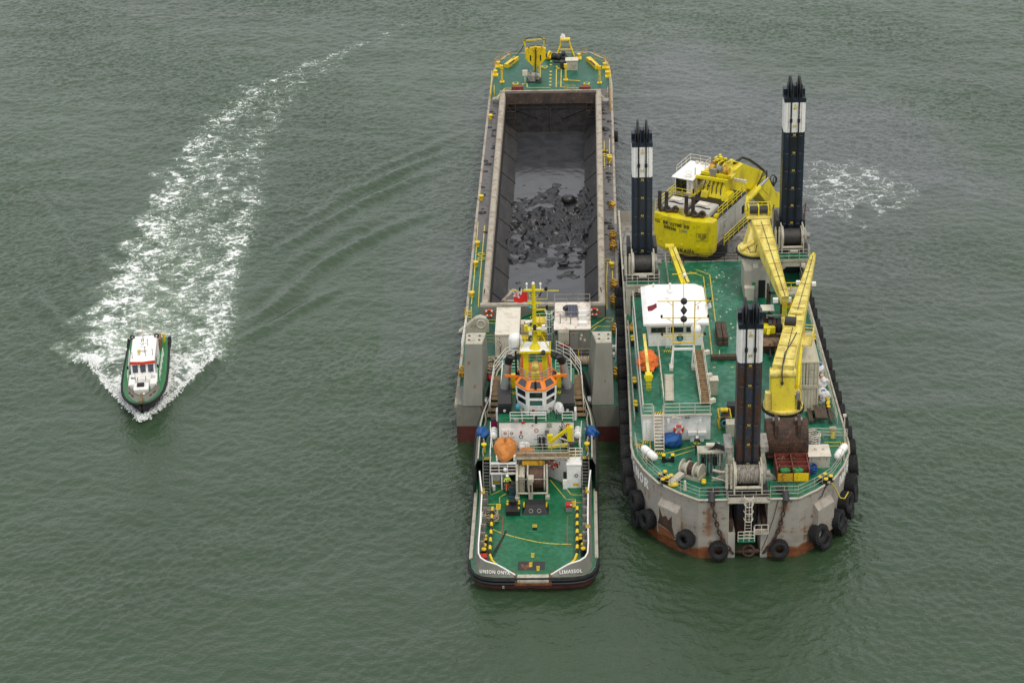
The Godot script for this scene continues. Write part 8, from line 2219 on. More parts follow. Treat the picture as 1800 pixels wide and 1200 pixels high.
# ---------------------------------------------------------------- excavator
func excavator() -> void:
	var keep := cur
	cur = cur * Transform3D(Basis(Vector3.UP, deg_to_rad(-28.3)), V(-0.5, 0, -54.3))
	var D := 4.5; var T := 10.29
	var t := thing("backhoe_excavator", "huge yellow backhoe excavator with a white raised cab on the pontoon", "excavator", V(0, D, 0))
	var Y: Material = M.lemon
	part(t, "turntable", mk().cyl(V(0, D, 0), V(0, 6.6, 0), 2.9, -1, 30).cyl(V(0, 6.6, 0), V(0, 7.2, 0), 2.5, -1, 30), M.dark)
	# counterweight with a bowed back
	var plan := pv([3.4, 3.4, 2.2, 3.2, -2.2, 3.2, -3.4, 3.4, -3.42, 4.6, -2.2, 5.0, -0.8, 5.22, 0.8, 5.22, 2.2, 5.0, 3.42, 4.6])
	var c0 := Vector2(0, 3.3)
	part(t, "counterweight", mk().loft([ring_at(plan, 6.0, 0.8, c0), ring_at(plan, 6.5, 0.97, c0), ring_at(plan, 7.2, 1.0, c0), ring_at(plan, T - 0.1, 1.0, c0), ring_at(plan, T, 0.98, c0)], true, true), Y)
	# lettering follows the back
	var back := func(x: float) -> Array:
		var i := 4
		while i < 8 and plan[i + 1].x < x: i += 1
		var a := plan[i]; var b := plan[i + 1]
		var d := (b - a).normalized()
		var p := a + d * ((x - a.x) / maxf(d.x, 0.01))
		return [p, V(d.x, 0, d.y)]
	for e in [["BK", -1.88, 9.5, 0.36], ["12700", -0.62, 9.5, 0.36], ["DD", 0.66, 9.5, 0.36], ["GREEN", -1.32, 8.98, 0.34], ["LINE", 0.3, 8.98, 0.34]]:
		var r: Array = back.call(e[1])
		text_on(t, e[0], e[3], V(r[0].x, e[2], r[0].y) - V(0, 0, 0) + r[1].cross(Vector3.UP) * 0.02, r[1], Vector3.UP, M.black if e[0] != "LINE" else M.grey_plain, 0.03, false, e[0] != "LINE")
	for e in [["NO TUGS", 8.75], ["PUSHING", 8.53], ["HERE", 8.31]]:
		var r: Array = back.call(2.35)
		text_on(t, e[0], 0.14, V(r[0].x, e[1], r[0].y) + r[1].cross(Vector3.UP) * 0.02, r[1], Vector3.UP, M.dark, 0.02)
	for e in [["NO TUGS", 9.5], ["PUSHING", 9.28]]:
		var r: Array = back.call(-2.95)
		text_on(t, e[0], 0.12, V(r[0].x, e[1], r[0].y) + r[1].cross(Vector3.UP) * 0.02, r[1], Vector3.UP, M.dark, 0.02)
	var rb: Array = back.call(0.3)
	text_on(t, "Boskalis", 0.5, V(rb[0].x - 0.2, 6.75, rb[0].y - 0.12) + V(0, 0, 0.1), rb[1], V(0, 1, -0.12), M.black, 0.03, true)
	for e in [[2.35, 8.53, 0.62, 0.42]]:
		var r: Array = back.call(e[0])
		var n: Vector3 = r[1].cross(Vector3.UP)
		var c := V(r[0].x, e[1], r[0].y) + n * 0.02
		part(t, "sign_border", mk().tube([c + r[1] * -e[2] + V(0, e[3], 0), c + r[1] * e[2] + V(0, e[3], 0), c + r[1] * e[2] - V(0, e[3], 0), c - r[1] * e[2] - V(0, e[3], 0), c + r[1] * -e[2] + V(0, e[3], 0)], 0.02, 4), M.dark)
	for x: float in [-2.6, 0.1, 1.9]:
		for y: float in [7.3, 9.9]:
			var r: Array = back.call(x)
			part(t, "lifting_boss", mk().cyl(V(r[0].x, y, r[0].y - 0.05), V(r[0].x, y, r[0].y + 0.1), 0.13, -1, 10), Y)
	# machine house
	part(t, "machine_house", mk().bb(V(-3.35, 7.3, -4.2), V(3.38, T - 0.1, 3.5)), M.machine_grey)
	part(t, "house_top", mk().bb(V(-3.4, T - 0.1, -4.25), V(3.43, T, 3.45)), M.dark)
	for e in [[2.6, 1.6, 1.5, 1.3], [1.2, 0.3, 1.9, 1.5], [-1.2, -3.0, 2.3, 2.0]]:
		part(t, "side_panel", mk().box(V(3.41, 8.7, (e[0] + e[1]) * 0.5), V(0.06, e[2], absf(e[0] - e[1]) * 0.92)), M.machine_grey)
	part(t, "side_door", mk().box(V(3.45, 8.6, 1.5), V(0.1, 1.7, 0.8)), M.machine_grey)
	part(t, "door_handle", mk().cyl(V(3.52, 8.6, 1.75), V(3.52, 8.9, 1.75), 0.03, -1, 6), M.dark)
	part(t, "louvre", mk().box(V(3.43, 8.6, -3.4), V(0.06, 0.9, 0.6)), M.black)
	part(t, "side_walkway", mk().bb(V(3.4, 7.25, -4.2), V(4.2, 7.33, 3.4)), M.dark)
	rail(t, [V(4.2, 7.33, 3.4), V(4.2, 7.33, -4.2)], Y, 1.1, 3, 1.3, 0.045)
	rail(t, [V(3.4, T, 3.3), V(3.4, T, -4.1)], Y, 1.1, 3, 1.3, 0.045)
	rail(t, [V(-3.35, T, 4.5), V(-3.35, T, -0.8)], Y, 1.2, 3, 1.2, 0.045)
	rail(t, [V(-1.3, T, 3.9), V(0.3, T, 4.2)], Y, 0.7, 2, 0.8, 0.045)
	rail(t, [V(-3.35, T, 0.3), V(-1.0, T, 0.2)], Y, 1.1, 3, 1.0, 0.04)
	for z: float in [3.0, -0.8]: part(t, "rail_step", mk().bb(V(2.9, T, z - 0.3), V(3.3, T + 0.25, z + 0.3)), Y)
	part(t, "red_undercarriage", mk().box(V(2.2, 6.6, 1.8), V(1.6, 0.3, 1.2)), M.red)
	# engine hoods with filters and paired stacks
	for x: float in [-1.75, 1.35]:
		var ho := part(t, "engine_hood", mk().loft([ring_at(pv([x + 1.15, 3.7, x + 1.15, 1.0, x - 1.15, 1.0, x - 1.15, 3.7]), T), ring_at(pv([x + 1.15, 3.7, x + 1.15, 1.0, x - 1.15, 1.0, x - 1.15, 3.7]), T + 0.4), ring_at(pv([x + 1.0, 3.3, x + 1.0, 1.2, x - 1.0, 1.2, x - 1.0, 3.3]), T + 0.58)], false, true), M.machine_grey)
		part(ho, "hood_slot", mk().tube([V(x - 0.8, T + 0.58, 2.8), V(x - 0.2, T + 0.62, 2.7), V(x + 0.5, T + 0.6, 2.9), V(x + 0.9, T + 0.58, 2.75)], 0.1, 6), M.black)
		part(ho, "hood_cap", mk().box(V(x - 0.3, T + 0.64, 1.9), V(1.2, 0.14, 0.9)), M.off_white)
		for k in 2:
			var sx := x - 1.0 + k * 0.75 - 0.2
			part(t, "exhaust_stack", mk().cyl(V(sx, T + 0.3, 4.3 - k * 0.1), V(sx, T + 2.3, 4.2 - k * 0.1), 0.21, 0.2, 12).tube([V(sx, T + 0.45, 4.3 - k * 0.1), V(sx + 0.1, T + 0.15, 4.3), V(sx + 0.55, T + 0.25, 4.1), V(sx + 0.9, T + 0.4, 3.7)], 0.2, 8), M.stack)
		part(t, "turbo", mk().torus(V(x + 0.55, T + 0.45, 4.0), V(0.3, 0.2, 1), 0.26, 0.14, 14, 6), M.stack)
	part(t, "roof_box", mk().bb(V(0.6, T, -1.6), V(1.5, T + 0.4, -0.9)), M.off_white)
	part(t, "cable_bed", mk().bb(V(-1.0, T, -3.6), V(3.2, T + 0.3, 0.7)), M.black)
	# raised cab with a flat roof and rail
	var a := T
	var cx0 := -3.5; var cx1 := -1.5; var z1 := -0.78; var z0 := -5.2
	part(t, "cab_base", mk().bb(V(cx0 + 0.1, T - 0.8, z0 + 0.4), V(cx1 - 0.1, T + 0.02, z1)), M.dark)
	var cab := part(t, "cab", mk().bb(V(cx0, a, z0), V(cx1, a + 1.9, z1)), M.white)
	part(t, "cab_roof", mk().cham(V(-2.5, a + 1.98, -2.85), V(2.55, 0.16, 4.9), 0.05), M.roof_clean)
	rail(t, [V(-3.7, a + 2.06, -1.6), V(-3.7, a + 2.06, -5.2), V(-1.3, a + 2.06, -5.2), V(-1.3, a + 2.06, -3.8)], M.off_white, 0.8, 2, 1.2)
	for p in [[-2.7, -4.8], [-2.1, -4.8], [-1.6, -4.8]]: part(t, "roof_lamp", mk().box(V(p[0], a + 2.2, p[1]), V(0.35, 0.25, 0.25)), M.off_white)
	part(t, "roof_hoop", mk().torus(V(-2.0, a + 2.2, -1.0), Vector3.UP, 0.35, 0.03, 14, 5).torus(V(-2.0, a + 2.6, -1.0), Vector3.UP, 0.35, 0.03, 14, 5), M.off_white)
	part(t, "roof_mast", mk().cyl(V(-1.6, a + 2.06, -1.8), V(-1.6, a + 2.9, -1.8), 0.04, -1, 6), M.black)
	part(cab, "rear_window", mk().box(V(-2.75, a + 0.98, z1 + 0.02), V(1.25, 1.6, 0.04)), M.glass)
	for k in 4: part(cab, "wall_step", mk().torus(V(-1.72, a + 0.5 + k * 0.4, z1 + 0.05), Vector3.BACK, 0.12, 0.04, 10, 4), M.off_white)
	part(cab, "side_window", mk().box(V(cx1 + 0.02, a + 1.2, -3.5), V(0.04, 0.9, 2.5)), M.glass)
	part(cab, "side_door", mk().box(V(cx1 + 0.02, a + 0.95, -1.5), V(0.04, 1.75, 0.8)), M.off_white)
	part(cab, "window_bar", mk().box(V(cx1 + 0.05, a + 0.95, -3.5), V(0.03, 0.05, 2.6)), M.off_white)
	part(cab, "grille", mk().box(V(cx1 + 0.03, a + 0.4, -1.1), V(0.03, 0.6, 0.35)), M.black)
	part(t, "cab_step", mk().bb(V(cx1, T, z0), V(cx1 + 0.7, T + 0.08, z1)), Y)
	rail(t, [V(cx1 + 0.7, T + 0.08, z1), V(cx1 + 0.7, T + 0.08, z0)], Y, 0.8, 2, 1.2, 0.04)
	part(t, "air_unit", mk().bb(V(-2.0, T, z1 + 0.05), V(-1.5, T + 0.5, z1 + 0.5)), M.off_white)
	# boom: goose-necked box, then the ram
	var prof := pv([-0.6, 10.3, -1.4, 12.0, -3.2, 12.7, -6.2, 12.65, -9.0, 11.15, -11.5, 9.8, -13.3, 8.45, -14.8, 6.6, -16.4, 5.0, -16.5, 3.6, -15.0, 3.85, -12.9, 5.5, -10.6, 7.6, -7.5, 9.2, -4.0, 9.4, -1.5, 9.2])
	var bm := part(t, "boom", mk().side(prof, 0.5, 2.1), Y)
	for x: float in [0.46, 2.1]: part(bm, "boom_rib", mk().side(pv([-11.0, 9.3, -12.9, 7.9, -14.3, 6.2, -13.6, 6.0, -12.2, 7.2, -10.6, 8.5]), x, x + 0.05), Y)
	part(t, "boom_foot", mk().side(pv([0.4, 8.6, -2.6, 8.6, -2.0, 11.2, -0.6, 11.2]), -0.3, 0.45).side(pv([0.4, 8.6, -2.6, 8.6, -2.0, 11.2, -0.6, 11.2]), 2.15, 2.9), Y)
	for x: float in [-0.05, 2.55]:
		part(t, "hoist_ram", mk().cyl(V(x, 8.3, -4.5), V(x, 8.6, -9.5), 0.42, -1, 14), Y)
		part(t, "ram_rod", mk().cyl(V(x, 8.6, -9.4), V(x, 8.7, -12.0), 0.2, -1, 12), M.silver)
	part(t, "stick_ram", mk().cyl(V(1.3, 6.6, -14.8), V(1.3, 3.4, -18.4), 0.34, -1, 12), Y)
	part(t, "stick", mk().side(pv([-16.6, 5.2, -18.8, 4.0, -20.4, -2.0, -19.0, -2.0, -16.0, 3.4]), 0.8, 1.8), Y)
	# winches, hoses and valves on the boom's back
	for k in 3: part(t, "hose_drum", mk().cyl(V(-0.2 + k * 0.85, 13.15, -2.6), V(0.35 + k * 0.85, 13.15, -2.6), 0.38, -1, 16), M.ochre if k != 1 else M.grey_plain)
	part(t, "winch_frame", mk().bb(V(-0.9, 12.55, -3.2), V(2.6, 12.75, -1.9)).bb(V(-0.9, 12.6, -1.9), V(2.6, 12.95, -1.75)).bar(V(-1.2, 12.5, -1.2), V(2.4, 12.5, -1.4), 0.3, 0.3), Y)
	part(t, "motor_box", mk().box(V(0.55, 13.1, -1.8), V(0.6, 0.7, 0.4)), M.grey_plain)
	for k in 8: part(t, "valve_cluster", mk().box(V(-0.2 + 0.35 * (k % 4), 13.3 + 0.25 * (k % 3), -3.6 - 0.5 * (k / 4) - 0.15 * (k % 3)), V(0.28, 0.5, 0.35), Basis(Vector3.UP, k * 0.7)), M.ochre if k % 3 == 0 else Y)
	for k in 4: part(t, "valve_pipe", mk().tube([V(0.2 + k * 0.3, 12.8, -2.2), V(0.3 + k * 0.3, 13.7, -3.0 - 0.1 * k), V(0.5 + k * 0.25, 13.5, -4.4), V(0.6 + k * 0.3, 12.8, -6.0)], 0.07, 6), Y if k % 2 else M.black)
	for k in 9: part(t, "boom_hose", mk().tube([V(-0.3 + k * 0.26, 10.5, -0.9), V(-0.2 + k * 0.25, 11.6, -1.0 - 0.1 * (k % 2)), V(-0.1 + k * 0.24, 12.4, -1.5), V(0.0 + k * 0.22, 12.7, -2.0)], 0.06, 5), Y if k % 2 else M.dark)
	for k in 7: part(bm, "boom_step", mk().box(V(0.6, 12.72 - maxf(0.0, k - 3) * 0.42, -4.2 - k * 0.75), V(0.3, 0.08, 0.4)), Y)
	part(t, "lamp_bar", mk().bb(V(2.5, 11.9, -3.0), V(4.0, 12.0, -2.6)), Y)
	for k in 4: part(t, "work_lamp", mk().box(V(2.6 + k * 0.4, 12.2, -2.8), V(0.32, 0.3, 0.25)), M.off_white)
	part(bm, "black_hose", mk().tube([V(1.3, 12.8, -5.6), V(1.4, 12.75, -7.5), V(1.3, 11.7, -9.6), V(1.3, 10.2, -11.9), V(1.4, 8.9, -13.6), V(1.5, 7.0, -15.2), V(1.6, 6.0, -16.4)], 0.16, 7), M.black)
	for k in 3: part(bm, "ram_hose", mk().tube([V(2.6, 8.9, -9.0), V(2.9, 9.9 + 0.2 * k, -9.6 - 0.2 * k), V(2.8, 9.6 + 0.2 * k, -11.3), V(2.5, 8.6, -11.8 - 0.2 * k), V(2.3, 8.2, -10.8)], 0.06, 5), M.black)
	part(bm, "cable_loop", mk().torus(V(1.4, 6.6, -16.6), V(1, 0.2, 0.3), 0.5, 0.07, 16, 5).torus(V(1.6, 6.5, -16.7), V(1, 0.1, 0.1), 0.42, 0.06, 16, 5), M.black)
	cur = keep

# ---------------------------------------------------------------- deck cranes
func box_beam(m: MB, a: Vector3, b: Vector3, wa: float, ha: float, wb: float, hb: float) -> MB:
	var d := (b - a).normalized()
	var x := d.cross(Vector3.UP).normalized(); var u := x.cross(d)
	var r := []
	for e in [[a, wa, ha], [b, wb, hb]]:
		var c: Vector3 = e[0]
		r.push_back(PackedVector3Array([c + x * e[1] * 0.5 - u * e[2] * 0.5, c + x * e[1] * 0.5 + u * e[2] * 0.5, c - x * e[1] * 0.5 + u * e[2] * 0.5, c - x * e[1] * 0.5 - u * e[2] * 0.5]))
	return m.loft(r, true, true)
func cranes() -> void:
	var D := 5.9
	var Y: Material = M.pale_yellow
	# --- far crane on the white pedestal
	var c := V(4.15, D, -41.3)
	var t := thing("pedestal_crane", "pale yellow pedestal crane on a grey pillar with a dark doorway, boom lowered forward", "crane", c)
	part(t, "pillar", mk().bb(V(2.9, D, -43.2), V(5.5, 9.0, -39.5)), M.hull)
	part(t, "pillar_head", mk().loft([PackedVector3Array([V(5.5, 9.0, -39.5), V(5.5, 9.0, -43.2), V(2.9, 9.0, -43.2), V(2.9, 9.0, -39.5)]), PackedVector3Array([V(5.7, 10.1, -39.9), V(5.7, 10.1, -42.8), V(2.6, 10.1, -42.8), V(2.6, 10.1, -39.9)])], false, true).cyl(V(4.15, 9.6, -41.3), V(4.15, 10.3, -41.3), 1.75, -1, 28), M.hull)
	part(t, "doorway", mk().bb(V(4.35, D, -39.52), V(5.05, D + 2.0, -39.45)), M.black)
	part(t, "door_sign", mk().box(V(3.85, D + 1.6, -39.47), V(0.36, 0.3, 0.03)), M.sign_green)
	part(t, "pillar_box", mk().bb(V(2.95, D, -39.5), V(3.85, D + 1.3, -38.9)).bb(V(2.9, D + 1.3, -39.5), V(3.9, D + 1.45, -38.85)), M.off_white)
	part(t, "pillar_lamp", mk().box(V(4.0, 9.6, -39.3), V(0.5, 0.25, 0.5)), M.off_white)
	part(t, "slew_ring", mk().cyl(V(4.15, 10.3, -41.3), V(4.15, 10.55, -41.3), 1.95, -1, 34), M.dark)
	var teeth := mk()
	for k in 40: teeth.box(V(4.15 + 1.97 * cos(TAU * k / 40), 10.42, -41.3 + 1.97 * sin(TAU * k / 40)), V(0.12, 0.22, 0.12), Basis(Vector3.UP, -TAU * k / 40))
	part(t, "ring_teeth", teeth, M.dark)
	part(t, "turret_base", mk().cyl(V(4.15, 10.55, -41.3), V(4.15, 10.75, -41.3), 1.85, -1, 30), Y)
	part(t, "turret", mk().loft([PackedVector3Array([V(5.3, 10.7, -40.2), V(5.3, 10.7, -42.4), V(2.9, 10.7, -42.4), V(2.9, 10.7, -40.2)]), PackedVector3Array([V(5.5, 12.5, -41.9), V(5.5, 12.5, -43.6), V(3.6, 12.5, -43.6), V(3.6, 12.5, -41.9)])], true, true), Y)
	part(t, "luffing_ram", mk().cyl(V(2.5, 11.0, -40.4), V(3.9, 11.6, -40.9), 0.25, -1, 12), Y)
	part(t, "hose", mk().tube([V(3.2, 11.4, -40.2), V(3.5, 10.9, -39.8), V(4.0, 11.0, -39.7), V(4.1, 11.7, -39.9)], 0.05), M.black)
	var a := V(4.7, 12.2, -43.1); var e := V(6.05, 10.1, -30.4)
	var bo := part(t, "boom", box_beam(mk(), a, e, 1.9, 1.9, 0.75, 0.9), Y)
	crane_boom_trim(bo, a, e, 1.9, 1.9, 0.75, 0.9, 6)
	part(t, "top_platform", mk().bb(V(3.3, 13.1, -44.9), V(5.9, 13.2, -43.1)), Y)
	rail(t, [V(3.3, 13.2, -43.1), V(3.3, 13.2, -44.9), V(5.9, 13.2, -44.9), V(5.9, 13.2, -43.1)], M.lemon, 1.0, 3, 0.8, 0.045)
	part(t, "winch", mk().cyl(V(3.6, 13.7, -44.1), V(5.6, 13.7, -44.1), 0.38, -1, 14), M.dark)
	for x: float in [3.6, 4.6, 5.6]: part(t, "winch_cheek", mk().bb(V(x - 0.06, 13.2, -44.6), V(x + 0.06, 14.2, -43.6)), M.lemon)
	for k in 5: part(t, "fall_wire", mk().cyl(V(5.85 + 0.1 * k, 10.1, -30.5), V(5.85 + 0.1 * k, 8.2, -30.3), 0.035, -1, 5), M.lemon)
	part(t, "hook_block", mk().cham(V(6.05, 7.9, -30.3), V(0.6, 0.8, 0.5), 0.1), Y)
	# --- near crane, boom folded back over the deck
	c = V(3.85, D, -10.6)
	t = thing("pedestal_crane", "pale yellow pedestal crane on a white cone, boom folded back over stacked containers", "crane", c)
	part(t, "pedestal", mk().cyl(V(3.9, D, -10.4), V(3.9, 9.1, -10.4), 1.25, 1.7, 28), M.white)
	part(t, "slew_ring", mk().cyl(V(3.9, 9.1, -10.4), V(3.9, 9.4, -10.4), 1.85, -1, 34), M.dark)
	teeth = mk()
	for k in 40: teeth.box(V(3.9 + 1.87 * cos(TAU * k / 40), 9.25, -10.4 + 1.87 * sin(TAU * k / 40)), V(0.12, 0.26, 0.12), Basis(Vector3.UP, -TAU * k / 40))
	part(t, "ring_teeth", teeth, M.dark)
	part(t, "turret_base", mk().cyl(V(3.9, 9.4, -10.4), V(3.9, 9.6, -10.4), 1.8, -1, 30), Y)
	part(t, "turret", mk().loft([PackedVector3Array([V(4.85, 9.5, -9.1), V(4.85, 9.5, -11.6), V(2.75, 9.5, -11.6), V(2.75, 9.5, -9.1)]), PackedVector3Array([V(4.75, 12.9, -9.5), V(4.75, 12.9, -11.2), V(2.7, 12.9, -11.2), V(2.7, 12.9, -9.5)])], true, true), M.lemon_pale)
	part(t, "turret_side", mk().side(pv([-9.2, 9.6, -10.4, 9.6, -10.0, 11.2, -9.4, 11.2]), 2.2, 2.7).side(pv([-9.4, 9.6, -11.6, 9.6, -11.2, 10.8, -9.8, 10.8]), 4.9, 5.4), Y)
	for k in 6: part(t, "slew_motor", mk().cyl(V(5.2 + 0.12 * (k % 3), 9.6, -9.3 - k * 0.3), V(5.25, 10.4 + 0.2 * (k % 2), -9.3 - k * 0.3), 0.16, -1, 8), M.ochre if k % 2 else M.dark)
	for k in 3: part(t, "slew_motor", mk().cyl(V(2.35, 9.6, -9.6 - k * 0.4), V(2.4, 10.3, -9.6 - k * 0.4), 0.18, -1, 8), M.ochre)
	part(t, "hinge", mk().cyl(V(2.55, 13.0, -9.8), V(4.9, 13.0, -9.8), 0.42, -1, 18), Y)
	a = V(3.75, 13.15, -9.8); e = V(9.1, 13.1, -33.7)
	var mid := a.lerp(e, 0.3)
	bo = part(t, "boom", box_beam(mk(), a, mid, 1.95, 1.4, 1.75, 1.7), Y)
	part(bo, "outer_boom", box_beam(mk(), mid, e, 1.75, 1.7, 0.45, 0.55), Y)
	crane_boom_trim(bo, a, mid, 1.95, 1.4, 1.75, 1.7, 3)
	crane_boom_trim(bo, mid, e, 1.75, 1.7, 0.45, 0.55, 6)
	var d := (e - a).normalized(); var sx := d.cross(Vector3.UP).normalized()
	var dc := a.lerp(e, 0.32) + V(0, 1.2, 0) - sx * 0.3
	part(t, "rope_drum", mk().cyl(dc - sx * 0.5, dc + sx * 0.5, 0.42, -1, 18), M.dark)
	part(t, "drum_frame", mk().bar(dc - sx * 0.6 - V(0, 0.4, 0) - d * 0.6, dc - sx * 0.6 - V(0, 0.4, 0) + d * 0.6, 0.1, 0.5).bar(dc + sx * 0.6 - V(0, 0.4, 0) - d * 0.6, dc + sx * 0.6 - V(0, 0.4, 0) + d * 0.6, 0.1, 0.5).bar(dc - sx * 0.6 - V(0, 0.4, 0) - d * 0.6, dc + sx * 0.6 - V(0, 0.4, 0) - d * 0.6, 0.1, 0.3), Y)
	part(t, "lamp_box", mk().box(a.lerp(e, 0.42) + V(0, 0.95, 0), V(1.1, 0.16, 0.5), Basis(Vector3.UP, -0.22)), Y)
	var pf := a.lerp(e, 0.3) + sx * 1.35
	part(t, "side_platform", mk().box(pf + V(0, -0.4, 0), V(1.0, 0.08, 2.2), Basis(Vector3.UP, -0.22)), Y)
	rail(t, [pf + sx * 0.5 - d * 1.1 + V(0, -0.36, 0), pf + sx * 0.5 + d * 1.1 + V(0, -0.36, 0), pf - sx * 0.4 + d * 1.1 + V(0, -0.36, 0)], Y, 1.0, 3, 0.8, 0.04)
	part(t, "hanging_hose", mk().tube([a.lerp(e, 0.24) + V(0.5, 1.0, 0), a.lerp(e, 0.16) + V(0.3, 1.05, 0), a.lerp(e, 0.08) + V(-0.1, 0.9, 0), a + V(-0.1, 0.7, 0.3), a + V(-0.15, 0.1, 0.55), a + V(-0.1, -0.7, 0.5)], 0.055, 6).ball(a + V(-0.1, -0.85, 0.5), V(0.14, 0.22, 0.14), 8, 6), M.dark)
	part(t, "side_ladder", mk().tube([V(5.1, 9.6, -9.3), V(5.2, 13.2, -11.0)], 0.05).tube([V(5.4, 9.6, -9.4), V(5.5, 13.2, -11.1)], 0.05), M.lemon)
	for k in 9: part(t, "ladder_rung", mk().tube([V(5.1, 9.6, -9.3).lerp(V(5.2, 13.2, -11.0), k / 8.0), V(5.4, 9.6, -9.4).lerp(V(5.5, 13.2, -11.1), k / 8.0)], 0.03), M.lemon)
	part(t, "side_box", mk().bb(V(4.95, 10.6, -9.6), V(5.3, 11.3, -9.2)), M.grey_plain)
	part(t, "luffing_ram", mk().cyl(V(5.2, 11.0, -11.0), V(6.0, 12.6, -16.0), 0.22, -1, 12), M.lemon)
	part(t, "tip_sheave", mk().cyl(e - sx * 0.1, e + sx * 0.1, 0.5, -1, 16), M.lemon)
	for k in 2: part(t, "boom_lamp", mk().box(a.lerp(e, 0.74) + sx * (0.75 if k == 0 else -0.75) + V(0, 0.2, 0), V(0.4, 0.32, 0.35)), M.white)
	# --- slim folded crane behind the wheelhouse
	var kc := V(-3.4, D, -36.4)
	t = thing("knuckle_crane", "small folded yellow crane standing behind the dredger's wheelhouse", "crane", kc)
	part(t, "column", mk().cyl(kc, kc + V(0, 2.2, 0), 0.42, 0.34, 14).cham(kc + V(0, 2.7, 0), V(1.0, 1.0, 1.0), 0.15), M.lemon)
	var k0 := kc + V(-0.1, 3.0, -0.2); var k1 := kc + V(-1.2, 4.4, -6.5)
	part(t, "boom", box_beam(mk(), k0, k1, 0.5, 0.55, 0.36, 0.4), M.lemon)
	part(t, "jib", box_beam(mk(), k1 + V(0.5, -0.2, 0), k0 + V(0.55, -0.25, -1.0), 0.34, 0.4, 0.28, 0.3), Y)
	part(t, "ram", mk().cyl(k0 + V(0.05, -0.9, -0.3), k0.lerp(k1, 0.45) + V(0, -0.3, 0), 0.13, -1, 10), M.silver)
	part(t, "joint", mk().cyl(k1 - V(0.4, 0, 0), k1 + V(0.5, 0, 0), 0.3, -1, 12), M.lemon)
	part(t, "outrigger", mk().bb(kc + V(-1.3, 0.2, -0.2), kc + V(1.3, 0.5, 0.2)), M.ochre)
	rail(t, [kc + V(-1.6, 0, 1.0), kc + V(1.2, 0, 1.0)], M.lemon, 1.0, 2, 0.9, 0.04)
func crane_boom_trim(o: Node3D, a: Vector3, b: Vector3, wa: float, ha: float, wb: float, hb: float, n: int) -> void:
	var d := (b - a).normalized(); var x := d.cross(Vector3.UP).normalized(); var u := x.cross(d)
	var seam := mk()
	for k in n:
		var f := (k + 0.5) / n
		var c := a.lerp(b, f) + u * (lerpf(ha, hb, f) * 0.5 + 0.02)
		var w := lerpf(wa, wb, f) * 0.92
		seam.bar(c - x * w * 0.5, c + x * w * 0.5, 0.07, 0.03, u)
	part(o, "plate_seam", seam, M.boom_seam).set_meta("kind", "stuff")
	part(o, "rope_on_boom", mk().cyl(a.lerp(b, 0.03) + u * (ha * 0.5 + 0.06), b + u * (hb * 0.5 + 0.06), 0.03, -1, 5), M.dark)
	var hr := mk()
	for s: float in [-1.0, 1.0]:
		hr.cyl(a + u * (ha * 0.5 + 0.12) + x * s * wa * 0.46, b + u * (hb * 0.5 + 0.12) + x * s * wb * 0.46, 0.03, -1, 5)
	part(o, "boom_handrail", hr, M.lemon)

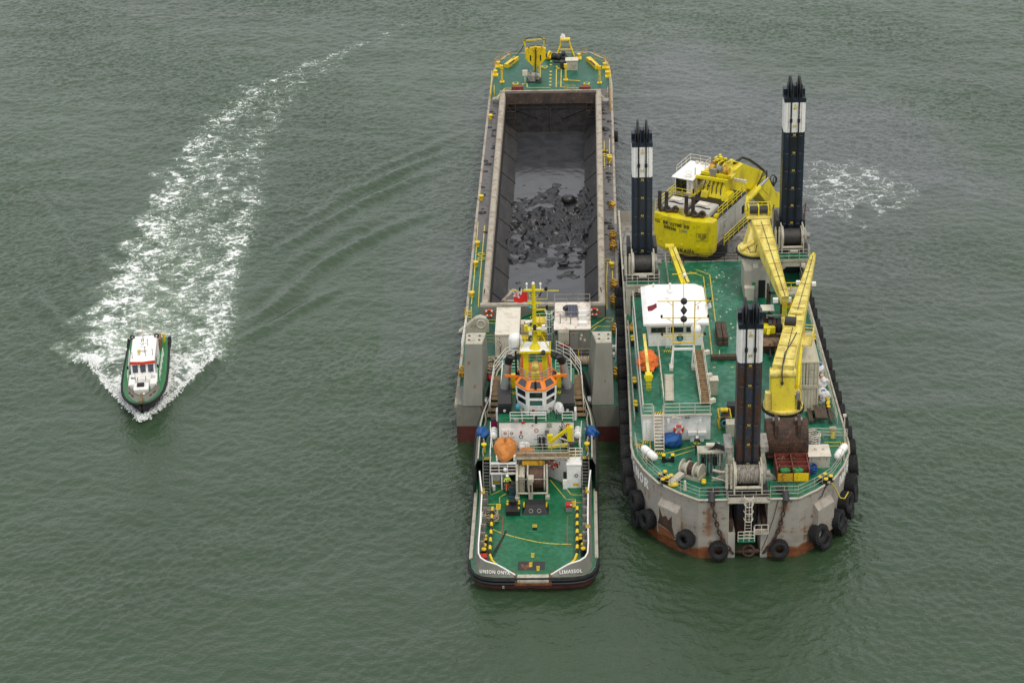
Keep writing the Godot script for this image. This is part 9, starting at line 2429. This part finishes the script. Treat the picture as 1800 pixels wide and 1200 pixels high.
# ---------------------------------------------------------------- workboat
func workboat() -> void:
	cur = Transform3D(Basis(Vector3.UP, deg_to_rad(4.4)), V(-36.75, 0, -197.5))
	var t := thing("workboat", "small green and white workboat with a red-edged roof running ahead of its wake", "boat", V(0, 0, -8))
	# stations from the bow back: z, half width at deck, deck height, half width at water, z at water
	var stn := [[-0.75, 0.06, 1.95, 0.05, -2.3], [-1.0, 0.75, 1.92, 0.1, -2.5], [-1.6, 1.25, 1.88, 0.35, -3.0], [-2.6, 1.7, 1.8, 0.8, -3.8], [-4.0, 2.02, 1.72, 1.3, -5.0], [-6.0, 2.18, 1.62, 1.75, -6.6], [-9.0, 2.2, 1.52, 1.95, -9.2], [-13.0, 2.1, 1.46, 1.95, -13.0], [-16.0, 1.92, 1.44, 1.8, -16.0]]
	for s: float in [-1.0, 1.0]:
		var r := [[], [], []]
		var rows := [PackedVector3Array(), PackedVector3Array(), PackedVector3Array()]
		var pts := []
		for e in stn:
			rows[0].push_back(V(e[3] * s, -0.3, e[4]))
			rows[1].push_back(V(lerpf(e[3], e[1], 0.7) * s, lerpf(-0.1, e[2], 0.6), lerpf(e[4], e[0], 0.75)))
			rows[2].push_back(V(e[1] * s, e[2], e[0]))
			pts.push_back(V((e[1] + 0.05) * s, e[2] - 0.1, e[0]))
		if s < 0: rows.reverse()
		part(t, "hull", mk().grid(rows, true), M.black)
		part(t, "rubber_belt", mk().tube(pts, 0.15, 7), M.rubber)
		# leaning bulwark round the bow, grey, with the name
		var a := PackedVector3Array(); var b := PackedVector3Array(); var cap := []
		for k in 5:
			var e: Array = stn[k] if k > 0 else [-1.05, 0.25, 1.94]
			a.push_back(V(maxf(e[1] - 0.3, 0.12) * s, e[2] + 0.01, e[0] - 0.22)); b.push_back(V(maxf(e[1] - 0.54, 0.1) * s, e[2] + 0.5, e[0] - 0.65))
			cap.push_back(b[k])
		part(t, "bow_bulwark", mk().grid([a, b] if s > 0 else [b, a], false), M.grey)
		part(t, "bulwark_cap", mk().tube(cap, 0.045, 5), M.tan)
		var nm := (a[3] + a[2] + b[3] + b[2]) * 0.25
		var tn := (a[2] - a[3]).normalized() if s < 0 else (a[3] - a[2]).normalized()
		var up := (b[3] - a[3]).normalized()
		# the name is too small to read in the photograph: two short words, as strokes
		var st := mk()
		for k in 8:
			if k != 3: st.box(nm + tn.cross(up).normalized() * 0.02 + tn * (k - 3.5) * 0.17, V(0.07, 0.2, 0.02), Basis(tn, up, tn.cross(up)).orthonormalized())
		part(t, "lettering", st, M.dark).set_meta("kind", "stuff")
		for k in 2: part(t, "stern_tyre", mk().torus(V(2.15 * s, 1.3, -14.6 - k * 1.0), Vector3.RIGHT, 0.3, 0.13, 14, 6), M.rubber)
	var dk := PackedVector2Array()
	for e in stn: dk.push_back(Vector2(e[1], e[0]))
	for i in range(stn.size() - 1, -1, -1): dk.push_back(Vector2(-stn[i][1], stn[i][0]))
	var dm := mk()
	for i in stn.size() - 1:
		var e: Array = stn[i]; var f: Array = stn[i + 1]
		dm.quad(V(-f[1], f[2], f[0]), V(-e[1], e[2], e[0]), V(e[1], e[2], e[0]), V(f[1], f[2], f[0]))
	for k in dm.n.size(): dm.n[k] = -dm.n[k] if dm.n[k].y < 0 else dm.n[k]
	part(t, "deck", dm, M.green_boat)
	part(t, "transom", mk().bb(V(-1.85, -0.3, -16.05), V(1.85, 1.44, -15.95)), M.black)
	# house
	var hz1 := -6.3; var hz0 := -11.8
	var body := mk().loft([ring_at(pv([1.22, hz1 + 0.25, 1.3, hz0, -1.3, hz0, -1.22, hz1 + 0.25]), 1.5), ring_at(pv([1.2, hz1 + 0.2, 1.27, hz0, -1.27, hz0, -1.2, hz1 + 0.2]), 2.45), ring_at(pv([1.25, hz1 - 0.15, 1.3, hz0 + 0.1, -1.3, hz0 + 0.1, -1.25, hz1 - 0.15]), 3.6)], false, true)
	var hs := part(t, "cabin", body, M.white)
	var roof := part(t, "roof", mk().loft([ring_at(pv([1.27, hz1 + 0.05, 0.0, hz1 + 0.22, -1.27, hz1 + 0.05, -1.27, hz0 - 0.1, 1.27, hz0 - 0.1].slice(0) if false else [1.27, hz0 - 0.1, -1.27, hz0 - 0.1, -1.27, hz1 + 0.05, 0.0, hz1 + 0.22, 1.27, hz1 + 0.05]), 3.6), ring_at(pv([1.27, hz0 - 0.1, -1.27, hz0 - 0.1, -1.27, hz1 + 0.05, 0.0, hz1 + 0.22, 1.27, hz1 + 0.05]), 3.78)], true, false), M.red_bright)
	part(roof, "roof_top", mk().loft([ring_at(pv([1.25, hz0 - 0.08, -1.25, hz0 - 0.08, -1.25, hz1 + 0.0, 0.0, hz1 + 0.16, 1.25, hz1 + 0.0]), 3.78), ring_at(pv([1.18, hz0 + 0.0, -1.18, hz0 + 0.0, -1.18, hz1 - 0.12, 0.0, hz1 + 0.02, 1.18, hz1 - 0.12]), 3.86)], false, true), M.roof_clean)
	part(roof, "roof_front_band", mk().bar(V(-1.28, 3.69, hz1 + 0.06), V(0, 3.69, hz1 + 0.24), 0.06, 0.3).bar(V(0, 3.69, hz1 + 0.24), V(1.28, 3.69, hz1 + 0.06), 0.06, 0.3), M.red_bright)
	for k in 3:
		var x := -0.78 + k * 0.78
		var g := func(px: float, y: float) -> Vector3: return V(px, y, hz1 + 0.21 - 0.35 * (y - 2.45) / 1.15 + 0.02)
		var p := [g.call(x - 0.31, 2.58), g.call(x + 0.31, 2.58), g.call(x + 0.31, 3.42), g.call(x - 0.31, 3.42)]
		var w := part(hs, "window_frame", mk().bar(p[0], p[1], 0.06, 0.06).bar(p[1], p[2], 0.06, 0.06).bar(p[2], p[3], 0.06, 0.06).bar(p[3], p[0], 0.06, 0.06), M.white)
		part(w, "pane", mk().quad_(p[0], p[1], p[2], p[3]), M.boat_glass)
		part(w, "wiper", mk().bar(V(x - 0.1, 2.55, hz1 + 0.26), V(x + 0.12, 2.95, hz1 + 0.12), 0.03, 0.03), M.black)
	for s: float in [-1.0, 1.0]:
		for k in 4: part(hs, "side_pane", mk().box(V(1.22 * s, 3.0, hz1 - 0.8 - k * 1.25), V(0.06, 0.75, 0.95)), M.boat_glass)
		part(hs, "mirror", mk().box(V(1.5 * s, 3.2, hz1 + 0.1), V(0.18, 0.35, 0.1)), M.black)
		rail(t, [V(1.6 * s, 1.5, -6.0), V(1.7 * s, 1.5, -11.5)], M.white, 1.0, 2, 1.4, 0.03)
		part(t, "front_locker", mk().bb(V(minf(0.75 * s, 1.4 * s), 1.6, -6.2), V(maxf(0.75 * s, 1.4 * s), 2.4, -4.0)), M.white)
	part(t, "coachroof", mk().loft([ring_at(pv([1.35, -4.9, 1.35, -6.3, -1.35, -6.3, -1.35, -4.9]), 1.6), ring_at(pv([1.2, -5.2, 1.3, -6.2, -1.3, -6.2, -1.2, -5.2]), 2.4)], false, true), M.white)
	part(t, "fore_locker", mk().cham(V(-0.12, 2.05, -3.7), V(1.5, 0.7, 1.4), 0.08), M.white)
	part(t, "windlass", mk().box(V(-0.15, 2.5, -3.7), V(0.7, 0.2, 0.5)).cyl(V(-0.5, 2.5, -3.9), V(0.2, 2.5, -3.9), 0.14, -1, 10), M.black)
	part(t, "anchor_roller", mk().bb(V(-0.12, 1.95, -2.4), V(0.12, 2.3, -0.7)), M.tan)
	part(t, "bollard", mk().cyl(V(0.25, 1.9, -2.0), V(0.25, 2.4, -2.0), 0.12, -1, 10), M.white)
	part(t, "rope", mk().torus(V(0.5, 2.05, -2.4), Vector3.UP, 0.22, 0.08, 14, 5), M.tan)
	for p in [[-0.75, -5.0], [-0.5, -4.8], [0.3, -4.9]]: part(t, "lamp_post", mk().cyl(V(p[0], 2.3, p[1]), V(p[0], 2.8, p[1]), 0.03, -1, 5), M.dark)
	# roof gear
	part(roof, "mast", mk().cyl(V(-0.1, 3.8, -10.6), V(-0.1, 6.6, -10.8), 0.06, 0.04, 8).tube([V(-0.6, 4.9, -10.7), V(0.4, 4.9, -10.7)], 0.03), M.off_white)
	part(roof, "radar_scanner", mk().cyl(V(-0.1, 4.3, -9.0), V(-0.1, 4.45, -9.0), 0.08).box(V(-0.1, 4.5, -9.0), V(1.1, 0.1, 0.16)), M.white)
	part(roof, "searchlight", mk().cyl(V(-0.35, 3.86, -7.6), V(-0.35, 4.1, -7.6), 0.08).ball(V(-0.35, 4.25, -7.6), V(0.2, 0.2, 0.2), 10, 7), M.pale_yellow)
	part(roof, "siren", mk().ball(V(0.05, 4.0, -8.4), V(0.35, 0.14, 0.2), 10, 6), M.white)
	for p in [[0.2, -8.0], [0.4, -9.6], [-0.2, -9.7], [-0.05, -9.9], [1.0, -7.4], [-1.0, -6.9], [0.3, -7.2]]: part(roof, "antenna", mk().cyl(V(p[0], 3.86, p[1]), V(p[0], 4.5, p[1]), 0.03, -1, 5).ball(V(p[0], 4.5, p[1]), V(0.06, 0.06, 0.06), 6, 4), M.dark if p[1] < -9 else M.tan)
	for p in [[-1.25, -11.4], [1.2, -11.4]]: part(roof, "roof_vent", mk().torus(V(p[0], 4.0, p[1]), Vector3.BACK, 0.18, 0.09, 12, 5), M.black)
	part(t, "aft_locker", mk().bb(V(0.9, 1.45, -14.6), V(1.4, 2.6, -13.2)), M.tan)
	part(t, "aft_frame", mk().tube([V(-1.2, 1.45, -15.2), V(-1.2, 2.6, -15.2), V(1.5, 2.6, -15.2), V(1.5, 1.45, -15.2)], 0.06).tube([V(-1.2, 2.1, -15.2), V(1.5, 2.1, -15.2)], 0.04), M.off_white)
	part(t, "tow_post", mk().cyl(V(1.6, 1.45, -14.9), V(1.6, 2.4, -14.9), 0.14, -1, 10), M.yellow)
	part(t, "aft_gear", mk().box(V(-1.3, 1.75, -13.6), V(0.5, 0.6, 1.2)), M.steel)
	bow_spray()
# foam thrown up along the bow wave
func bow_spray() -> void:
	cur = Transform3D()
	var o := thing("bow_spray", "white water thrown up along both sides of the workboat's bow", "spray", V(-36.8, 0, -203))
	o.set_meta("kind", "stuff")
	var m := mk()
	var r := RandomNumberGenerator.new(); r.seed = 21
	for list in [BOW_L, BOW_R]:
		var sg := -1.0 if list == BOW_L else 1.0
		for k in 900:
			var f := pow(r.randf(), 1.3) * 3.9
			var i := int(f)
			var a := Vector2(list[i * 2], list[i * 2 + 1]).lerp(Vector2(list[i * 2 + 2], list[i * 2 + 3]), f - i)
			var off := absf(r.randfn()) * 0.5
			var p := V(a.x - sg * off + r.randfn() * 0.08, 0.12 + r.randf() * maxf(0.0, 0.5 - off * 0.3) * (1.0 - f / 5.0), a.y + r.randfn() * 0.2)
			var s := r.randf_range(0.03, 0.12)
			m.ball(p, V(s, s * 0.7, s), 5, 3)
	for k in 700: # round the hull
		var sg := 1.0 if k % 2 == 0 else -1.0
		var f := r.randf()
		var p := Transform3D(Basis(Vector3.UP, deg_to_rad(4.4)), V(-36.75, 0, -197.5)) * V(sg * (0.2 + 1.9 * smooth(0.0, 0.6, f) + absf(r.randfn()) * 0.25), 0.1 + r.randf() * 0.35 * (1.0 - f), -2.3 - f * 9.0)
		var s := r.randf_range(0.03, 0.13)
		m.ball(p, V(s, s * 0.7, s), 5, 3)
	part(o, "foam", m, M.foam)

# ---------------------------------------------------------------- people
# body as one skin: tapered bones joined by a smooth minimum, meshed as surface nets
func body_mesh(bones: Array, cell: float, paint: Callable) -> ArrayMesh:
	var lo := V(1e9, 1e9, 1e9); var hi := -lo
	for b in bones:
		for k in 2:
			var p: Vector3 = b[k]; var r: float = b[2 + k] + 0.06
			lo = lo.min(p - V(r, r, r)); hi = hi.max(p + V(r, r, r))
	var nx := int((hi.x - lo.x) / cell) + 2; var ny := int((hi.y - lo.y) / cell) + 2; var nz2 := int((hi.z - lo.z) / cell) + 2
	var f := PackedFloat32Array(); f.resize(nx * ny * nz2); f.fill(1.0)
	for b in bones: # each bone touches only its own surroundings
		var a: Vector3 = b[0]; var c: Vector3 = b[1]; var ra: float = b[2]; var rc: float = b[3]
		var m := maxf(ra, rc) + 0.1
		var l0 := (a.min(c) - V(m, m, m) - lo) / cell; var l1 := (a.max(c) + V(m, m, m) - lo) / cell
		var d := c - a; var dd := maxf(d.length_squared(), 1e-6)
		for z in range(maxi(0, int(l0.z)), mini(nz2, int(l1.z) + 1)):
			for y in range(maxi(0, int(l0.y)), mini(ny, int(l1.y) + 1)):
				for x in range(maxi(0, int(l0.x)), mini(nx, int(l1.x) + 1)):
					var p := lo + V(x, y, z) * cell
					var t := clampf((p - a).dot(d) / dd, 0.0, 1.0)
					var s := (p - a - d * t).length() - lerpf(ra, rc, t)
					var i := (z * ny + y) * nx + x
					var k := 0.03
					var h := clampf(0.5 + 0.5 * (f[i] - s) / k, 0.0, 1.0)
					f[i] = lerpf(f[i], s, h) - k * h * (1.0 - h)
	var id := PackedInt32Array(); id.resize(nx * ny * nz2); id.fill(-1)
	var vs := PackedVector3Array(); var ns := PackedVector3Array(); var cs := PackedColorArray(); var ix := PackedInt32Array()
	for z in nz2 - 1:
		for y in ny - 1:
			for x in nx - 1:
				var i := (z * ny + y) * nx + x
				var s := Vector3.ZERO; var n := 0
				var e := [i, i + 1, i + nx, i + nx + 1, i + nx * ny, i + nx * ny + 1, i + nx * ny + nx, i + nx * ny + nx + 1]
				var inside := 0
				for k in 8: if f[e[k]] < 0.0: inside += 1
				if inside == 0 or inside == 8: continue
				for k: Array in [[0, 1], [2, 3], [4, 5], [6, 7], [0, 2], [1, 3], [4, 6], [5, 7], [0, 4], [1, 5], [2, 6], [3, 7]]:
					var fa := f[e[k[0]]]; var fb := f[e[k[1]]]
					if (fa < 0.0) == (fb < 0.0): continue
					var t := fa / (fa - fb)
					var pa := V(k[0] & 1, (k[0] >> 1) & 1, k[0] >> 2); var pb := V(k[1] & 1, (k[1] >> 1) & 1, k[1] >> 2)
					s += pa.lerp(pb, t); n += 1
				id[i] = vs.size()
				var p := lo + (V(x, y, z) + s / n) * cell
				vs.push_back(p)
				ns.push_back(V(f[i + 1] - f[i], f[i + nx] - f[i], f[i + nx * ny] - f[i]).normalized())
				cs.push_back(paint.call(p))
	for z in range(1, nz2 - 1):
		for y in range(1, ny - 1):
			for x in range(1, nx - 1):
				var i := (z * ny + y) * nx + x
				for k: Array in [[1, nx, nx * ny], [nx, nx * ny, 1], [nx * ny, 1, nx]]:
					var a := f[i] < 0.0; var b := f[i + k[0]] < 0.0
					if a == b: continue
					var q4 := [id[i], id[i - k[1]], id[i - k[1] - k[2]], id[i - k[2]]]
					if q4.min() < 0: continue
					if a: ix.append_array([q4[0], q4[2], q4[1], q4[0], q4[3], q4[2]])
					else: ix.append_array([q4[0], q4[1], q4[2], q4[0], q4[2], q4[3]])
	var arr := []
	arr.resize(Mesh.ARRAY_MAX)
	arr[Mesh.ARRAY_VERTEX] = vs; arr[Mesh.ARRAY_NORMAL] = ns; arr[Mesh.ARRAY_COLOR] = cs; arr[Mesh.ARRAY_INDEX] = ix
	var m := ArrayMesh.new()
	m.add_surface_from_arrays(Mesh.PRIMITIVE_TRIANGLES, arr)
	return m
func person(label: String, at: Vector3, turn: float, kind: int) -> void:
	var t := thing("person", label, "person", at)
	t.rotate_object_local(Vector3.UP, turn)
	# facing +z; joints in metres
	var B := []
	var hipw := 0.095
	B.append([V(0, 0.98, 0), V(0, 1.12, 0), 0.15, 0.145])
	B.append([V(0, 1.12, 0), V(0, 1.38, -0.01), 0.15, 0.17])
	B.append([V(-0.15, 1.42, -0.01), V(0.15, 1.42, -0.01), 0.085, 0.085])
	B.append([V(0, 1.42, -0.01), V(0, 1.56, 0.01), 0.075, 0.06])
	B.append([V(0, 1.62, 0.02), V(0, 1.70, 0.0), 0.085, 0.1])
	B.append([V(0, 1.60, 0.07), V(0, 1.615, 0.11), 0.045, 0.018])
	var feet := [[-0.13, 0.06], [0.12, -0.05]] if kind == 0 else [[-0.1, 0.0], [0.1, 0.05]]
	for k in 2:
		var s := -1.0 if k == 0 else 1.0
		var fx: float = feet[k][0]; var fz: float = feet[k][1]
		B.append([V(hipw * s, 0.95, 0), V(fx * 0.95, 0.5, fz * 0.6 + 0.03), 0.105, 0.075])
		B.append([V(fx * 0.95, 0.5, fz * 0.6 + 0.03), V(fx, 0.09, fz), 0.075, 0.05])
		B.append([V(fx, 0.055, fz - 0.05), V(fx * 1.1, 0.045, fz + 0.16), 0.052, 0.045])
	# arms
	var el := [V(-0.3, 1.17, 0.02), V(0.29, 1.2, 0.1)] if kind == 0 else [V(-0.27, 1.16, 0.04), V(0.27, 1.16, 0.04)]
	var wr := [V(-0.3, 0.95, 0.14), V(0.12, 1.34, 0.28)] if kind == 0 else [V(-0.1, 1.13, 0.26), V(0.1, 1.11, 0.27)]
	for k in 2:
		var s := -1.0 if k == 0 else 1.0
		B.append([V(0.2 * s, 1.41, -0.01), el[k], 0.065, 0.052])
		B.append([el[k], wr[k], 0.052, 0.04])
		var d: Vector3 = (wr[k] - el[k]).normalized()
		var sd := d.cross(Vector3.RIGHT).normalized() if absf(d.x) < 0.8 else d.cross(Vector3.UP).normalized()
		B.append([wr[k], wr[k] + d * 0.07, 0.036, 0.034])
		for j in 4:
			var o := sd * (j - 1.5) * 0.02
			B.append([wr[k] + d * 0.07 + o, wr[k] + d * (0.14 - 0.008 * absf(j - 1.3)) + o * 1.1 + V(0, -0.012, 0.01), 0.011, 0.009])
		B.append([wr[k] + d * 0.02 + sd * 0.03, wr[k] + d * 0.075 + sd * 0.058, 0.012, 0.01])
	var paint := func(p: Vector3) -> Color:
		if p.y > 1.53 and absf(p.x) < 0.13: return Color(0.42, 0.24, 0.17)
		for k in 2: if (p - wr[k]).length() > 0.0 and (p - el[k]).length() > (wr[k] - el[k]).length() * 0.98 and (p - wr[k]).length() < 0.2 and (p - wr[k]).dot(wr[k] - el[k]) > -0.01: return Color(0.4, 0.23, 0.16)
		if p.y < 0.12: return Color(0.02, 0.02, 0.02)
		if kind == 0:
			if p.y < 0.98: return Color(0.75, 0.16, 0.03) if not (absf(p.y - 0.42) < 0.035 or absf(p.y - 0.3) < 0.03) else Color(0.7, 0.7, 0.68)
			if p.y < 1.14: return Color(0.012, 0.016, 0.03)
			return Color(0.5, 0.72, 0.04) if absf(p.y - 1.24) > 0.03 else Color(0.7, 0.7, 0.68)
		if p.y > 1.0 and absf(p.y - 1.18) < 0.035: return Color(0.6, 0.62, 0.1)
		return Color(0.012, 0.014, 0.022)
	var o := MeshInstance3D.new()
	o.name = "body"
	o.mesh = body_mesh(B, 0.02, paint)
	var mt := plain(Color.WHITE, 0.8)
	mt.vertex_color_use_as_albedo = true
	o.material_override = mt
	t.add_child(o, true)
	org[t] = Vector3.ZERO
	var hm := mk().ball(V(0, 1.74, 0.0), V(0.125, 0.11, 0.14), 16, 9)
	hm.cyl(V(0, 1.715, 0.03), V(0, 1.73, 0.03), 0.16, 0.15, 16)
	part(t, "helmet", hm, M.white)
	for s: float in [-1.0, 1.0]: part(t, "ear_muff", mk().ball(V(0.105 * s, 1.64, 0), V(0.03, 0.05, 0.04), 8, 6), M.black if kind == 0 else M.hivis)
	for s: float in [-1.0, 1.0]: part(t, "eye", mk().ball(V(0.033 * s, 1.655, 0.092), V(0.012, 0.009, 0.01), 6, 4), M.black)
	part(t, "mouth", mk().box(V(0, 1.585, 0.092), V(0.045, 0.008, 0.01)), M.red)
	if kind == 1:
		for s: float in [-1.0, 1.0]: part(t, "vest_strip", mk().box(V(0.09 * s, 1.3, 0.165), V(0.04, 0.26, 0.02)), M.hivis)
	else: part(t, "vest_strip", mk().box(V(0.0, 1.3, 0.168), V(0.035, 0.2, 0.02)), M.black)
func people() -> void:
	cur = Transform3D()
	var w0 := q(0, 938, 1031, 0)
	frame(w0.x, w0.z, 2.2)
	person("person in hi-vis jacket and orange trousers standing on the tug's deck", q(4, 512, 1122, 1.6), 0.25, 0)
	cur = Transform3D()
	w0 = q(0, 1314, 978, 0)
	frame(w0.x, w0.z, 1.1)
	person("person in dark overalls, hi-vis vest and white helmet on the pontoon's stern deck", q(8, 546, 440, 5.9), -0.2, 1)

func frame(x: float, z: float, yaw: float) -> void:
	cur = Transform3D(Basis(Vector3.UP, deg_to_rad(-yaw)), V(x, 0, z))
func _ready() -> void:
	rng.seed = 7
	make_view()
	var t := Time.get_ticks_msec()
	make_materials()
	print("materials ", Time.get_ticks_msec() - t); t = Time.get_ticks_msec()
	make_water()
	print("water ", Time.get_ticks_msec() - t)
	barge()
	tug()
	dredger()
	excavator()
	cranes()
	workboat()
	people()
	print("built ", Time.get_ticks_msec() - t)
